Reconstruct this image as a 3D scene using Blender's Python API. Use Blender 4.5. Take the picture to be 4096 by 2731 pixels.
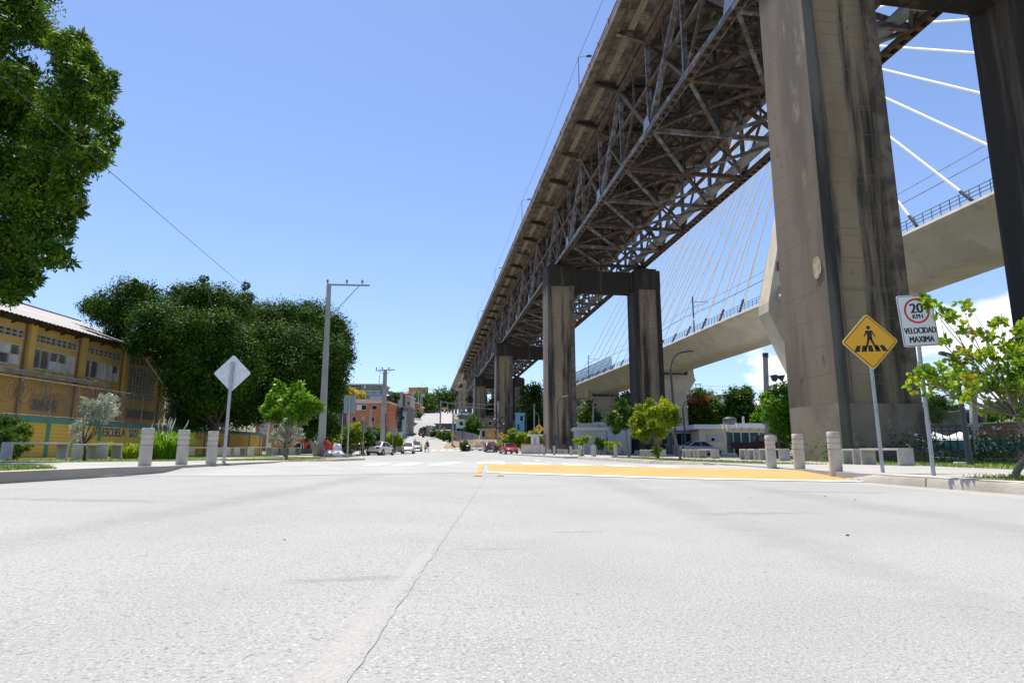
import bpy, math, random
import numpy as np
from mathutils import Vector, Matrix
R = math.radians
S = bpy.context.scene
for o in list(bpy.data.objects): bpy.data.objects.remove(o)
# ---------------------------------------------------------------- camera, sky, sun, exposure
FPX, CAMH, PITCH = 2450.0, 0.55, math.atan(434.5/2450.0)
cd = bpy.data.cameras.new('camera'); cam = bpy.data.objects.new('camera', cd); S.collection.objects.link(cam)
cam.location = (0, 0, CAMH); cam.rotation_euler = (R(90)+PITCH, 0, 0)
cd.sensor_width = 36; cd.lens = FPX/4096*36; cd.clip_start = .05; cd.clip_end = 6000
S.camera = cam
SUN_AZ, SUN_EL = R(-27), R(71)
w = bpy.data.worlds.new('World'); S.world = w; w.use_nodes = True
nt = w.node_tree; N = nt.nodes; Lk = nt.links
sky = N.new('ShaderNodeTexSky'); sky.sky_type = 'NISHITA'; sky.sun_disc = False
sky.sun_elevation = SUN_EL; sky.sun_rotation = SUN_AZ; sky.air_density = 1.0; sky.dust_density = .35; sky.ozone_density = 2.2
bg = N['Background']; bg.inputs['Strength'].default_value = .08
tc = N.new('ShaderNodeTexCoord'); sep = N.new('ShaderNodeSeparateXYZ'); Lk.new(tc.outputs['Generated'], sep.inputs[0])
mp = N.new('ShaderNodeMapping'); mp.inputs['Scale'].default_value = (1, 1, 2.0); Lk.new(tc.outputs['Generated'], mp.inputs[0])
nz = N.new('ShaderNodeTexNoise'); nz.inputs['Scale'].default_value = 5.2; nz.inputs['Detail'].default_value = 9; nz.inputs['Roughness'].default_value = .52; Lk.new(mp.outputs[0], nz.inputs['Vector'])
def wmath(op, a, b=None, c=None):
    n = N.new('ShaderNodeMath'); n.operation = op
    for i, v in enumerate((a, b, c)):
        if v is None: continue
        if isinstance(v, (int, float)): n.inputs[i].default_value = v
        else: Lk.new(v, n.inputs[i])
    return n.outputs[0]
def wramp(v, a, b, lo=0., hi=1.):
    n = N.new('ShaderNodeMapRange'); n.interpolation_type = 'SMOOTHSTEP'; Lk.new(v, n.inputs[0])
    for i, q in enumerate((a, b, lo, hi)): n.inputs[i+1].default_value = q
    return n.outputs[0]
# cumulus bank low in the east (right), a veil of pale sky near the horizon
east = wramp(sep.outputs['X'], .14, .46); low = wramp(sep.outputs['Z'], .13, .30, 1, 0)
thr = wmath('SUBTRACT', .74, wmath('MULTIPLY', wmath('MULTIPLY', east, low), .34))
cl = wramp(wmath('SUBTRACT', nz.outputs['Fac'], thr), 0., .09)
tint = N.new('ShaderNodeMix'); tint.data_type = 'RGBA'; tint.blend_type = 'MULTIPLY'; tint.inputs[0].default_value = 1
Lk.new(sky.outputs[0], tint.inputs[6]); tint.inputs[7].default_value = (.96, 1.06, 1.26, 1)
veil = N.new('ShaderNodeMix'); veil.data_type = 'RGBA'; Lk.new(wramp(sep.outputs['Z'], -.02, .8, .17, .05), veil.inputs[0])
Lk.new(tint.outputs[2], veil.inputs[6]); veil.inputs[7].default_value = (4.6, 5.3, 6.8, 1)
mixc = N.new('ShaderNodeMix'); mixc.data_type = 'RGBA'; Lk.new(cl, mixc.inputs[0])
Lk.new(veil.outputs[2], mixc.inputs[6]); mixc.inputs[7].default_value = (8.2, 8.4, 8.8, 1)
Lk.new(mixc.outputs[2], bg.inputs['Color'])
sd = bpy.data.lights.new('sun', 'SUN'); sd.energy = 4.2; sd.angle = R(.53); sd.color = (1, .955, .88)
so = bpy.data.objects.new('sun', sd); S.collection.objects.link(so)
so.rotation_euler = Vector((math.sin(SUN_AZ)*math.cos(SUN_EL), math.cos(SUN_AZ)*math.cos(SUN_EL), math.sin(SUN_EL))).to_track_quat('Z', 'Y').to_euler()
S.view_settings.view_transform = 'Standard'; S.view_settings.look = 'None'; S.view_settings.exposure = .92; S.view_settings.gamma = 1
S.render.engine = 'CYCLES'; S.render.resolution_x = 1024; S.render.resolution_y = 682
# ---------------------------------------------------------------- survey helpers: where a sight line meets the ground or a distance
CP, SP = math.cos(PITCH), math.sin(PITCH)
def ray(px, py):
    a = (px-2048)/FPX; b = (1365.5-py)/FPX
    return Vector((a, CP-b*SP, SP+b*CP))
def gp(px, py, z=0.0):
    r = ray(px, py); return Vector((0, 0, CAMH)) + r*((z-CAMH)/r.z)
def at(px, py, Y):
    r = ray(px, py); return Vector((0, 0, CAMH)) + r*(Y/r.y)
def onx(px, py, X):
    r = ray(px, py); return Vector((0, 0, CAMH)) + r*(X/r.x)
def lerp(pts, t):
    if t <= pts[0][0]: return pts[0][1]
    for (a, u), (b, v) in zip(pts, pts[1:]):
        if t <= b: return u+(v-u)*(t-a)/(b-a)
    return pts[-1][1]
def sst(a, b, x):
    t = min(1, max(0, (x-a)/(b-a))); return t*t*(3-2*t)
RP = [(-60, 0), (82, 0), (90, .2), (97, .45), (105, .85), (120, 1.7), (140, 3.0), (154, 4.2), (172, 6.6), (190, 9.3), (220, 12.4), (250, 14.8), (290, 17.7), (330, 20), (420, 24), (900, 30)]
LE = [(-40, -7.5), (0, -7.5), (10, -7.45), (11.5, -7.3), (12.3, -6.85), (18, -6.9), (21, -7.6), (25, -8.8), (28, -8.3), (33, -7.8), (35.5, -8.5), (38.5, -12.4), (63, -15.4), (93, -17.0), (110, -20), (130, -24.8), (154, -29.5), (190, -37), (250, -46), (330, -57), (420, -70)]
RE = [(-40, 6.6), (8, 6.42), (11, 6.12), (17, 6.35), (20, 6.35), (24.5, 5.6), (32.4, 5.1), (38.7, 4.1), (60, 2.4), (75, 1.0), (90, -1.8), (96, -4.2), (99.5, -8.4), (105, -10), (120, -13.5), (140, -17.6), (154, -19.3), (190, -22.5), (250, -29), (330, -37), (420, -48)]
def rp(Y): return lerp(RP, Y)
def tilt(X, Y): return .07*min(1.15, max(0, -X/7.4))*(1-.4*sst(16, 30, Y))*(1-sst(30, 60, Y))
def rz(X, Y): return rp(Y)+tilt(X, Y)
def PVL(Y): return .15+.09*(1-sst(14, 30, Y))
def lx(Y): return lerp(LE, Y)
def rx(Y): return lerp(RE, Y)
def T(X, Y):
    z = rp(Y); l, r = lx(Y), rx(Y)
    if X < l: z += sst(4, 40, l-X)*lerp([(70, 0), (100, 3.2), (150, 7), (220, 6), (420, 3)], Y)
    if X > r:
        f = sst(14, 60, X-r); far = 15*sst(105, 230, Y)+10*sst(230, 420, Y)
        z = z*(1-f) + f*far
    return z
# ---------------------------------------------------------------- object helpers
COL = S.collection; ORG = {}
def tag(o, label=None, cat=None, group=None, kind=None):
    for k, v in (('label', label), ('category', cat), ('group', group), ('kind', kind)):
        if v: o[k] = v
    return o
def thing(name, label, cat, loc=(0, 0, 0), rz=0, group=None):
    o = bpy.data.objects.new(name, None); COL.objects.link(o); o.location = loc; o.rotation_euler = (0, 0, rz); o.empty_display_size = .2
    return tag(o, label, cat, group)
def copy_tree(o, parent=None):
    c = o.copy(); COL.objects.link(c)
    if parent: c.parent = parent
    for ch in o.children: copy_tree(ch, c)
    return c
def again(o, label, loc, rz=None, group=None, sc=None):
    c = copy_tree(o); c.location = loc; c['label'] = label
    if rz is not None: c.rotation_euler[2] = rz
    if group: c['group'] = group
    if sc: c.scale = (sc, sc, sc)
    return c
class MB:
    def __init__(s, org=(0, 0, 0)): s.v = []; s.f = []; s.o = Vector(org)
    def add(s, vs, fs):
        n = len(s.v); s.v += [tuple(Vector(v)-s.o) for v in vs]; s.f += [tuple(i+n for i in f) for f in fs]; return s
    def box(s, x0, x1, y0, y1, z0, z1):
        v = [(x, y, z) for z in (z0, z1) for y in (y0, y1) for x in (x0, x1)]
        return s.add(v, [(0, 2, 3, 1), (4, 5, 7, 6), (0, 1, 5, 4), (2, 6, 7, 3), (0, 4, 6, 2), (1, 3, 7, 5)])
    def frame8(s, a, b):
        v = list(a)+list(b)
        return s.add(v, [(3, 2, 1, 0), (4, 5, 6, 7), (0, 1, 5, 4), (1, 2, 6, 5), (2, 3, 7, 6), (3, 0, 4, 7)])
    def beam(s, p, q, wd, ht, up=(0, 0, 1)):
        p, q = Vector(p), Vector(q); d = (q-p).normalized(); u = Vector(up)
        if abs(d.dot(u)) > .98: u = Vector((0, 1, 0))
        a = d.cross(u).normalized()*wd/2; b = a.cross(d).normalized()*ht/2
        return s.frame8([p-a-b, p+a-b, p+a+b, p-a+b], [q-a-b, q+a-b, q+a+b, q-a+b])
    def tube(s, pts, r, n=8, cap=True):
        pts = [Vector(p) for p in pts]; m = len(pts); rs = r if isinstance(r, (list, tuple)) else [r]*m
        vs = []; ref = Vector((.31, .95, .05))
        for i, p in enumerate(pts):
            d = (pts[min(i+1, m-1)]-pts[max(i-1, 0)]).normalized()
            a = d.cross(ref)
            if a.length < .05: a = d.cross(Vector((1, 0, 0)))
            a.normalize(); b = d.cross(a)
            vs += [p+(a*math.cos(k*2*math.pi/n)+b*math.sin(k*2*math.pi/n))*rs[i] for k in range(n)]
        fs = [(i*n+k, i*n+(k+1) % n, (i+1)*n+(k+1) % n, (i+1)*n+k) for i in range(m-1) for k in range(n)]
        if cap: fs += [tuple(range(n))[::-1], tuple((m-1)*n+k for k in range(n))]
        return s.add(vs, fs)
    def lathe(s, prof, c=(0, 0, 0), n=16, axis='z'):
        c = Vector(c); vs = []
        for r, z in prof:
            for k in range(n):
                a = k*2*math.pi/n
                q = (r*math.cos(a), r*math.sin(a), z)
                if axis == 'x': q = (q[2], q[0], q[1])
                if axis == 'y': q = (q[0], q[2], q[1])
                vs.append(c+Vector(q))
        m = len(prof)
        fs = [(i*n+k, i*n+(k+1) % n, (i+1)*n+(k+1) % n, (i+1)*n+k) for i in range(m-1) for k in range(n)]
        fs += [tuple(range(n))[::-1], tuple((m-1)*n+k for k in range(n))]
        return s.add(vs, fs)
    def prism(s, poly, d):
        n = len(poly); d = Vector(d); a = [Vector(p) for p in poly]; b = [p+d for p in a]
        return s.add(a+b, [tuple(range(n))[::-1], tuple(range(n, 2*n))]+[(i, (i+1) % n, n+(i+1) % n, n+i) for i in range(n)])
    def poly(s, pts): return s.add(pts, [tuple(range(len(pts)))])
    def grid(s, rows):
        n = len(rows[0]); vs = [p for r in rows for p in r]
        return s.add(vs, [(i*n+j, i*n+j+1, (i+1)*n+j+1, (i+1)*n+j) for i in range(len(rows)-1) for j in range(n-1)])
    def blob(s, c, rad, seed, nu=12, nv=8, amp=.25):
        rg = random.Random(seed); c = Vector(c); ph = [rg.uniform(0, 6.3) for _ in range(6)]; vs = []
        for i in range(nv+1):
            t = math.pi*i/nv
            for k in range(nu):
                a = 2*math.pi*k/nu; u = Vector((math.sin(t)*math.cos(a), math.sin(t)*math.sin(a), math.cos(t)))
                d = 1+amp*(math.sin(3*a+ph[0]+2*t)*.5+math.sin(5*t+ph[1])*.3+math.sin(7*a+ph[2]-3*t)*.3+rg.uniform(-.2, .2))
                vs.append(c+Vector((u.x*rad[0], u.y*rad[1], u.z*rad[2]))*d)
        return s.add(vs, [(i*nu+k, (i+1)*nu+k, (i+1)*nu+(k+1) % nu, i*nu+(k+1) % nu) for i in range(nv) for k in range(nu)])
    def build(s, name, m, parent=None, smooth=False, bevel=0):
        me = bpy.data.meshes.new(name); me.from_pydata(s.v, [], s.f); me.update()
        if m: me.materials.append(m)
        if smooth:
            me.polygons.foreach_set('use_smooth', [True]*len(me.polygons))
            try: me.set_sharp_from_angle(angle=R(40))
            except Exception: pass
        o = bpy.data.objects.new(name, me); COL.objects.link(o)
        if parent: o.parent = parent
        if bevel:
            b = o.modifiers.new('bevel', 'BEVEL'); b.width = bevel; b.segments = 2; b.limit_method = 'ANGLE'
        return o
def text(name, body, size, mat, parent=None, loc=(0, 0, 0), rot=(R(90), 0, 0), ext=.004, sx=1., bold=0., align='CENTER', fat=0.):
    cu = bpy.data.curves.new(name, 'FONT'); cu.body = body; cu.size = size; cu.extrude = ext; cu.align_x = align; cu.align_y = 'CENTER'; cu.offset = bold
    t = bpy.data.objects.new('tmp', cu); COL.objects.link(t); dg = bpy.context.evaluated_depsgraph_get()
    me = bpy.data.meshes.new_from_object(t.evaluated_get(dg)); bpy.data.objects.remove(t); me.name = name
    if fat:
        vv = [tuple(v.co) for v in me.vertices]; ff = [tuple(p.vertices) for p in me.polygons]; V, F = [], []
        for i, dx in enumerate((-fat, -fat*.33, fat*.33, fat)):
            n = len(V); V += [(x+dx, y, z+.0002*i) for x, y, z in vv]; F += [tuple(k+n for k in f) for f in ff]
        me = bpy.data.meshes.new(name); me.from_pydata(V, [], F)
    me.materials.clear(); me.materials.append(mat)
    o = bpy.data.objects.new(name, me); COL.objects.link(o); o.location = loc; o.rotation_euler = rot; o.scale = (sx, 1, 1)
    if parent: o.parent = parent
    return o
# ---------------------------------------------------------------- materials
MC = {}; BR = [1.0]
def mat(name, c, c2=None, sc=4., rough=.75, metal=0., bump=0., bsc=None, stretch=(1, 1, 1), lo=.35, hi=.65, stain=None, coord='Object', spec=.5, detail=6, coat=0., lines=0.):
    if name in MC: return MC[name]
    k_ = BR[0]; c = tuple(min(.82, q*k_) for q in c); c2 = tuple(min(.82, q*k_) for q in c2) if c2 else c2
    m = bpy.data.materials.new(name); m.use_nodes = True; MC[name] = m
    t = m.node_tree; n = t.nodes; l = t.links; b = n['Principled BSDF']
    b.inputs['Roughness'].default_value = rough; b.inputs['Metallic'].default_value = metal; b.inputs['Specular IOR Level'].default_value = spec
    if coat: b.inputs['Coat Weight'].default_value = coat; b.inputs['Coat Roughness'].default_value = .08
    c = tuple(c)+(1,); b.inputs['Base Color'].default_value = c
    if not (c2 or bump or stain): return m
    x = n.new('ShaderNodeTexCoord'); geo = n.new('ShaderNodeNewGeometry')
    src = geo.outputs['Position'] if coord == 'World' else x.outputs['Object']
    def noise(scale, st=(1, 1, 1), det=detail, ro=.6):
        mpn = n.new('ShaderNodeMapping'); mpn.inputs['Scale'].default_value = st; l.new(src, mpn.inputs[0])
        q = n.new('ShaderNodeTexNoise'); q.inputs['Scale'].default_value = scale; q.inputs['Detail'].default_value = det; q.inputs['Roughness'].default_value = ro
        l.new(mpn.outputs[0], q.inputs['Vector']); return q.outputs['Fac']
    def rampf(v, a, bb):
        q = n.new('ShaderNodeMapRange'); q.interpolation_type = 'SMOOTHSTEP'; l.new(v, q.inputs[0]); q.inputs[1].default_value = a; q.inputs[2].default_value = bb; return q.outputs[0]
    def mix(f, a, bb):
        q = n.new('ShaderNodeMix'); q.data_type = 'RGBA'; l.new(f, q.inputs[0])
        for i, v in ((6, a), (7, bb)):
            if isinstance(v, tuple): q.inputs[i].default_value = v
            else: l.new(v, q.inputs[i])
        return q.outputs[2]
    cur = c
    if c2: cur = mix(rampf(noise(sc, stretch), lo, hi), c, tuple(c2)+(1,))
    for stn in (stain or []):
        col, s_, st_, a, bb = stn
        cur = mix(rampf(noise(s_, st_, 8, .65), a, bb), cur, tuple(col)+(1,))
    if lines:
        sx = n.new('ShaderNodeSeparateXYZ'); l.new(src, sx.inputs[0]); q = n.new('ShaderNodeMath'); q.operation = 'MODULO'; l.new(sx.outputs[2], q.inputs[0]); q.inputs[1].default_value = lines
        q2 = n.new('ShaderNodeMath'); q2.operation = 'LESS_THAN'; l.new(q.outputs[0], q2.inputs[0]); q2.inputs[1].default_value = .045
        q3 = n.new('ShaderNodeMath'); q3.operation = 'MULTIPLY'; l.new(q2.outputs[0], q3.inputs[0]); l.new(noise(1.3), q3.inputs[1])
        cur = mix(q3.outputs[0], cur, tuple(v*.55 for v in c[:3])+(1,))
    if not isinstance(cur, tuple): l.new(cur, b.inputs['Base Color'])
    if bump:
        bn = n.new('ShaderNodeBump'); bn.inputs['Strength'].default_value = bump; bn.inputs['Distance'].default_value = .02
        l.new(noise(bsc or sc*4), bn.inputs['Height']); l.new(bn.outputs[0], b.inputs['Normal'])
    return m
def leafmat(name, cols, trans=.35, rough=.42, spec=.2):
    if name in MC: return MC[name]
    m = bpy.data.materials.new(name); m.use_nodes = True; MC[name] = m
    t = m.node_tree; n = t.nodes; l = t.links; b = n['Principled BSDF']; out = n['Material Output']
    g = n.new('ShaderNodeNewGeometry'); x = n.new('ShaderNodeTexCoord'); q = n.new('ShaderNodeTexNoise'); q.inputs['Scale'].default_value = .9; q.inputs['Detail'].default_value = 2
    l.new(x.outputs['Object'], q.inputs['Vector'])
    a = n.new('ShaderNodeMath'); a.operation = 'MULTIPLY_ADD'; l.new(g.outputs['Random Per Island'], a.inputs[0]); a.inputs[1].default_value = .62; 
    s2 = n.new('ShaderNodeMath'); s2.operation = 'MULTIPLY_ADD'; l.new(q.outputs['Fac'], s2.inputs[0]); s2.inputs[1].default_value = 1.2; s2.inputs[2].default_value = -.44; l.new(s2.outputs[0], a.inputs[2])
    r = n.new('ShaderNodeValToRGB'); l.new(a.outputs[0], r.inputs[0]); e = r.color_ramp.elements
    e[0].position = 0; e[0].color = tuple(cols[0])+(1,); e[1].position = 1; e[1].color = tuple(cols[-1])+(1,)
    for i, cc in enumerate(cols[1:-1]):
        k = e.new((i+1)/(len(cols)-1)); k.color = tuple(cc)+(1,)
    l.new(r.outputs[0], b.inputs['Base Color']); b.inputs['Roughness'].default_value = rough; b.inputs['Specular IOR Level'].default_value = spec
    tr = n.new('ShaderNodeBsdfTranslucent'); hs = n.new('ShaderNodeMix'); hs.data_type = 'RGBA'; hs.blend_type = 'MULTIPLY'; hs.inputs[0].default_value = 1; l.new(r.outputs[0], hs.inputs[6]); hs.inputs[7].default_value = (1.5, 1.35, .5, 1)
    l.new(hs.outputs[2], tr.inputs[0])
    ms = n.new('ShaderNodeMixShader'); ms.inputs[0].default_value = trans; l.new(b.outputs[0], ms.inputs[1]); l.new(tr.outputs[0], ms.inputs[2]); l.new(ms.outputs[0], out.inputs[0])
    return m
STREAK = (1, 1, .07)
concrete = mat('pale_concrete', (.52, .48, .41), (.40, .37, .32), 2.6, .85, bump=.3, bsc=30, stain=[((.15, .135, .11), 3.2, (1, 1, .35), .57, .72)])
kerbc = mat('kerb_concrete', (.50, .455, .375), (.38, .34, .27), 1.3, .85, bump=.3, bsc=25, coord='World', stain=[((.10, .09, .075), 1.1, (1, 1, 2.5), .58, .74)])
walkc = mat('pavement_concrete', (.35, .335, .31), (.29, .275, .25), .7, .85, bump=.15, bsc=30, coord='World', stain=[((.20, .195, .18), .5, (1, 1, 1), .55, .75)])
benchc = mat('bench_concrete', (.50, .47, .41), (.38, .36, .32), 2.5, .85, bump=.3, bsc=26, stain=[((.12, .11, .10), 3, (1, 1, .6), .60, .76)])
pierc = mat('pier_concrete', (.20, .150, .106), (.118, .089, .064), .45, .9, bump=.4, bsc=9, stretch=(1, 1, .16), lo=.38, hi=.60, lines=1.22, stain=[((.045, .037, .03), .6, STREAK, .53, .67), ((.27, .21, .145), .8, (1, 1, .25), .60, .72), ((.08, .066, .053), 2.6, (1, 1, .4), .60, .70)])
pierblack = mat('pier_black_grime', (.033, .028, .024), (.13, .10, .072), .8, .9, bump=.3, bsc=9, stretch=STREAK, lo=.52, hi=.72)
panelc = mat('pier_panel_concrete', (.345, .26, .165), (.235, .178, .116), .35, .9, bump=.3, bsc=7, stretch=(1, 1, .4), lines=1.22, stain=[((.035, .030, .026), .55, STREAK, .49, .62), ((.21, .16, .11), .9, (.15, .15, 4), .54, .74), ((.09, .075, .058), 2.2, (1, 1, .35), .60, .72)])
steel = mat('grey_bridge_steel', (.27, .27, .275), (.12, .105, .095), 1.1, .6, .1, lo=.40, hi=.58, stain=[((.15, .065, .03), 1.5, (1, 1, 1), .50, .62)])
steelr = mat('rusty_bridge_steel', (.145, .092, .066), (.07, .045, .034), 1.4, .75, .05, stain=[((.27, .14, .065), 2.2, (1, 1, 1), .54, .68), ((.24, .22, .21), 1.1, (1, 1, 1), .60, .68)])
steelk = mat('dark_bridge_steel', (.036, .031, .028), (.075, .052, .038), 1.1, .7, .05)
slabu = mat('deck_concrete', (.24, .205, .17), (.095, .08, .066), .7, .9, bump=.2, stain=[((.46, .39, .31), 1.1, (1, 1, 1), .59, .71), ((.06, .047, .04), .8, (1, 1, 1), .55, .70)])
viac = mat('viaduct_concrete', (.58, .52, .43), (.47, .42, .345), .3, .85, bump=.15, bsc=6, stain=[((.29, .255, .205), .35, (1, 1, .12), .56, .78), ((.22, .2, .165), 1.1, (1, 1, .25), .62, .74)])
galv = mat('galvanised_steel', (.42, .44, .46), (.33, .35, .37), 14, .45, .55)
signback = mat('sign_back_aluminium', (.74, .76, .78), (.62, .64, .66), 9, .5, .1)
signgrey = mat('dull_sign_back', (.28, .33, .34), (.22, .26, .27), 6, .6, .2)
signdark = mat('dark_sign_back', (.07, .075, .08), (.05, .055, .06), 6, .6)
yel = mat('sign_yellow', (.90, .42, .012), rough=.4)
blk = mat('sign_black', (.012, .012, .013), rough=.45)
wht = mat('sign_white', (.78, .79, .80), rough=.4)
redm = mat('sign_red', (.62, .018, .02), rough=.4)
lamppaint = mat('dark_lamp_paint', (.045, .05, .06), rough=.45)
polec = mat('pole_concrete', (.40, .385, .36), (.31, .30, .28), 2, .85, bump=.25, bsc=20, stretch=(1, 1, .3), stain=[((.2, .19, .18), 2.5, (1, 1, .4), .6, .75)])
white = mat('white_paint', (.76, .76, .75), (.66, .66, .65), 1.5, .7)
glassd = mat('dark_glass', (.02, .025, .03), rough=.08)
rubber = mat('rubber', (.02, .02, .02), rough=.8)
bark = mat('bark', (.115, .09, .07), (.065, .05, .04), 6, .9, bump=.6, bsc=24, stretch=(1, 1, .3))
barkpale = mat('pale_bark', (.25, .21, .17), (.15, .12, .10), 7, .9, bump=.5, bsc=24, stretch=(1, 1, .4))
Lficus = leafmat('ficus_leaves', [(.009, .031, .005), (.024, .068, .008), (.060, .13, .014), (.16, .245, .03)], .16, .55, .07)
Lover = leafmat('overhanging_leaves', [(.016, .045, .009), (.042, .10, .012), (.10, .19, .015), (.24, .35, .028)], .32, .55, .12)
Llime = leafmat('lime_leaves', [(.035, .09, .012), (.075, .19, .012), (.14, .30, .018), (.25, .42, .04)], .42, .35)
Lyel = leafmat('yellow_green_leaves', [(.05, .11, .012), (.13, .23, .016), (.27, .34, .02), (.48, .46, .06)], .40, .38)
Lsea = leafmat('sea_grape_leaves', [(.05, .12, .012), (.09, .20, .016), (.15, .28, .022), (.22, .35, .03), (.30, .39, .045), (.42, .38, .05), (.45, .17, .03)], .42, .4)
Lmid = leafmat('mid_green_leaves', [(.016, .048, .009), (.038, .095, .012), (.08, .15, .02), (.14, .22, .03)], .28, .55, .12)
Lsilver = leafmat('silver_leaves', [(.17, .21, .17), (.32, .37, .32), (.50, .54, .49), (.70, .72, .67)], .12, .45)
Lgrass = leafmat('grass_blades', [(.05, .10, .015), (.10, .18, .025), (.20, .27, .05), (.36, .34, .12)], .3, .6)
Lpalm = leafmat('palm_leaves', [(.04, .08, .02), (.09, .14, .03), (.20, .21, .06)], .25, .5)
# ---------------------------------------------------------------- ground, road, pavements
roadm = mat('road_concrete', (.31, .305, .29), (.272, .268, .256), .5, .9, coord='World', bump=.5, bsc=70, detail=3,
            stain=[((.185, .185, .188), .55, (1, .22, 1), .60, .86), ((.36, .335, .31), 1.1, (1, .45, 1), .66, .80), ((.16, .16, .16), 85, (1, 1, 1), .50, .66), ((.45, .45, .44), 100, (1, 1, 1), .54, .66), ((.15, .15, .152), 34, (1, 1, 1), .58, .70)])
def stain_mask(m, spots):
    t = m.node_tree; n = t.nodes; l = t.links; b = n['Principled BSDF']; src = b.inputs['Base Color'].links[0].from_socket; g = n.new('ShaderNodeNewGeometry'); nzz = n.new('ShaderNodeTexNoise'); nzz.inputs['Scale'].default_value = 5; nzz.inputs['Detail'].default_value = 6; l.new(g.outputs['Position'], nzz.inputs['Vector'])
    for (x, y, rx_, ry_, ang, col, amt) in spots:
        v = n.new('ShaderNodeMapping'); v.vector_type = 'TEXTURE'; v.inputs['Location'].default_value = (x, y, 0); v.inputs['Rotation'].default_value = (0, 0, ang); v.inputs['Scale'].default_value = (rx_, ry_, 1); l.new(g.outputs['Position'], v.inputs[0])
        sx = n.new('ShaderNodeSeparateXYZ'); l.new(v.outputs[0], sx.inputs[0]); cx = n.new('ShaderNodeCombineXYZ'); l.new(sx.outputs[0], cx.inputs[0]); l.new(sx.outputs[1], cx.inputs[1])
        ln = n.new('ShaderNodeVectorMath'); ln.operation = 'LENGTH'; l.new(cx.outputs[0], ln.inputs[0]); ad = n.new('ShaderNodeMath'); ad.operation = 'MULTIPLY_ADD'; l.new(nzz.outputs['Fac'], ad.inputs[0]); ad.inputs[1].default_value = 1.6; l.new(ln.outputs['Value'], ad.inputs[2])
        mr = n.new('ShaderNodeMapRange'); mr.interpolation_type = 'SMOOTHSTEP'; l.new(ad.outputs[0], mr.inputs[0])
        for i, q in enumerate((1.0, 1.9, amt, 0)): mr.inputs[i+1].default_value = q
        mx = n.new('ShaderNodeMix'); mx.data_type = 'RGBA'; l.new(mr.outputs[0], mx.inputs[0]); l.new(src, mx.inputs[6]); mx.inputs[7].default_value = tuple(col)+(1,); src = mx.outputs[2]
    l.new(src, b.inputs['Base Color'])
dk = (.17, .17, .175)
stain_mask(roadm, [(-.72, 2.75, .30, .07, .25, dk, .55), (.42, 4.35, .26, .05, .15, dk, .55), (-.05, 3.6, .26, .04, .1, dk, .35), (-.47, 1.85, .07, .9, .02, (.345, .322, .30), .55), (-.46, 3.2, .04, .9, 0, (.345, .325, .305), .5), (2.2, 5.6, .8, .16, .1, dk, .5), (-4.4, 6.5, 1.3, .22, -.1, dk, .5), (4.2, 8.4, 1.2, .2, -.25, dk, .6), (-2.9, 9, .35, 9, 0, dk, .35), (1.7, 8, .35, 9, 0, dk, .30), (3.6, 7, .35, 8, 0, dk, .3), (6.0, 9, .25, 5, .03, (.36, .32, .27), .8), (-8.4, 9, .3, 6, 0, (.36, .33, .28), .7)])
rampm = mat('ramp_concrete', (.335, .33, .315), (.29, .285, .275), .8, .9, coord='World', bump=.2, bsc=50, stain=[((.22, .215, .21), 30, (1, 1, 1), .58, .7)])
earth = mat('bare_ground', (.20, .17, .12), (.10, .12, .05), .16, .95, coord='World', bump=.3, bsc=3, stain=[((.30, .26, .19), .35, (1, 1, 1), .56, .7)])
lawn = mat('lawn_soil', (.15, .18, .05), (.085, .125, .03), .9, .95, coord='World', bump=.5, bsc=22, stain=[((.27, .22, .13), 1.2, (1, 1, 1), .58, .72)])
ypaint = mat('yellow_road_paint', (.43, .27, .072), (.365, .235, .075), .9, .8, coord='World', bump=.2, bsc=50, stain=[((.29, .255, .21), 1.6, (1, .35, 1), .58, .68), ((.27, .17, .07), .7, (.5, 1, 1), .55, .75), ((.30, .27, .23), 9, (1, 1, 1), .62, .70)])
wpaint = mat('white_road_paint', (.62, .62, .61), (.52, .52, .51), 2.5, .75, coord='World', stain=[((.30, .295, .29), 3.5, (1, 1, 1), .58, .68), ((.34, .33, .32), 14, (1, 1, 1), .58, .70)])
YS = [-40, -20, -8, 0, 4, 8, 10, 11.5, 12.3, 14, 17, 20, 22, 25, 28, 32.4, 33, 35.5, 38.5, 45, 52, 60, 68, 75, 82, 86, 90, 94, 96, 97, 99.5, 102, 105, 110, 115, 120, 130, 140, 147, 154, 163, 172, 181, 190, 205, 220, 235, 250, 270, 290, 310, 330, 375, 420]
g = MB(); xs = [-420, -300, -220, -170, -130, -105, -85, -70, -60, -52, -46, -40, -35, -30, -25, -20, -15, -10, -5, 0, 5, 10, 15, 20, 28, 36, 45, 55, 70, 90, 120, 160, 220, 320, 480]
g.grid([[(x, y, T(x, y)-.12 if y < 500 else 30) for x in xs] for y in [-60, -30, 0, 10, 20, 30, 40, 50, 60, 70, 78, 84, 90, 96, 102, 108, 115, 122, 130, 138, 146, 155, 165, 175, 185, 200, 220, 240, 260, 285, 310, 340, 380, 420, 600, 1000, 2500]])
tag(g.build('ground', earth, smooth=True), kind='structure')
def strip(name, fl, fr, ys, dz, m, n=6, kind='structure', skirt=.35, zf=None):
    b = MB(); rows = []
    for y in ys:
        a, c = fl(y), fr(y); rows.append([(a+(c-a)*i/n, y, (zf(a+(c-a)*i/n, y) if zf else rp(y))+dz) for i in range(n+1)])
    b.grid(rows)
    if skirt:
        for e in (0, -1): b.grid([[(r[e][0], r[e][1], r[e][2]), (r[e][0], r[e][1], r[e][2]-skirt)] for r in rows])
        for r in (rows[0], rows[-1]): b.grid([[(p[0], p[1], p[2]), (p[0], p[1], p[2]-skirt)] for p in r])
    o = b.build(name, m); return tag(o, kind=kind)
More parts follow.
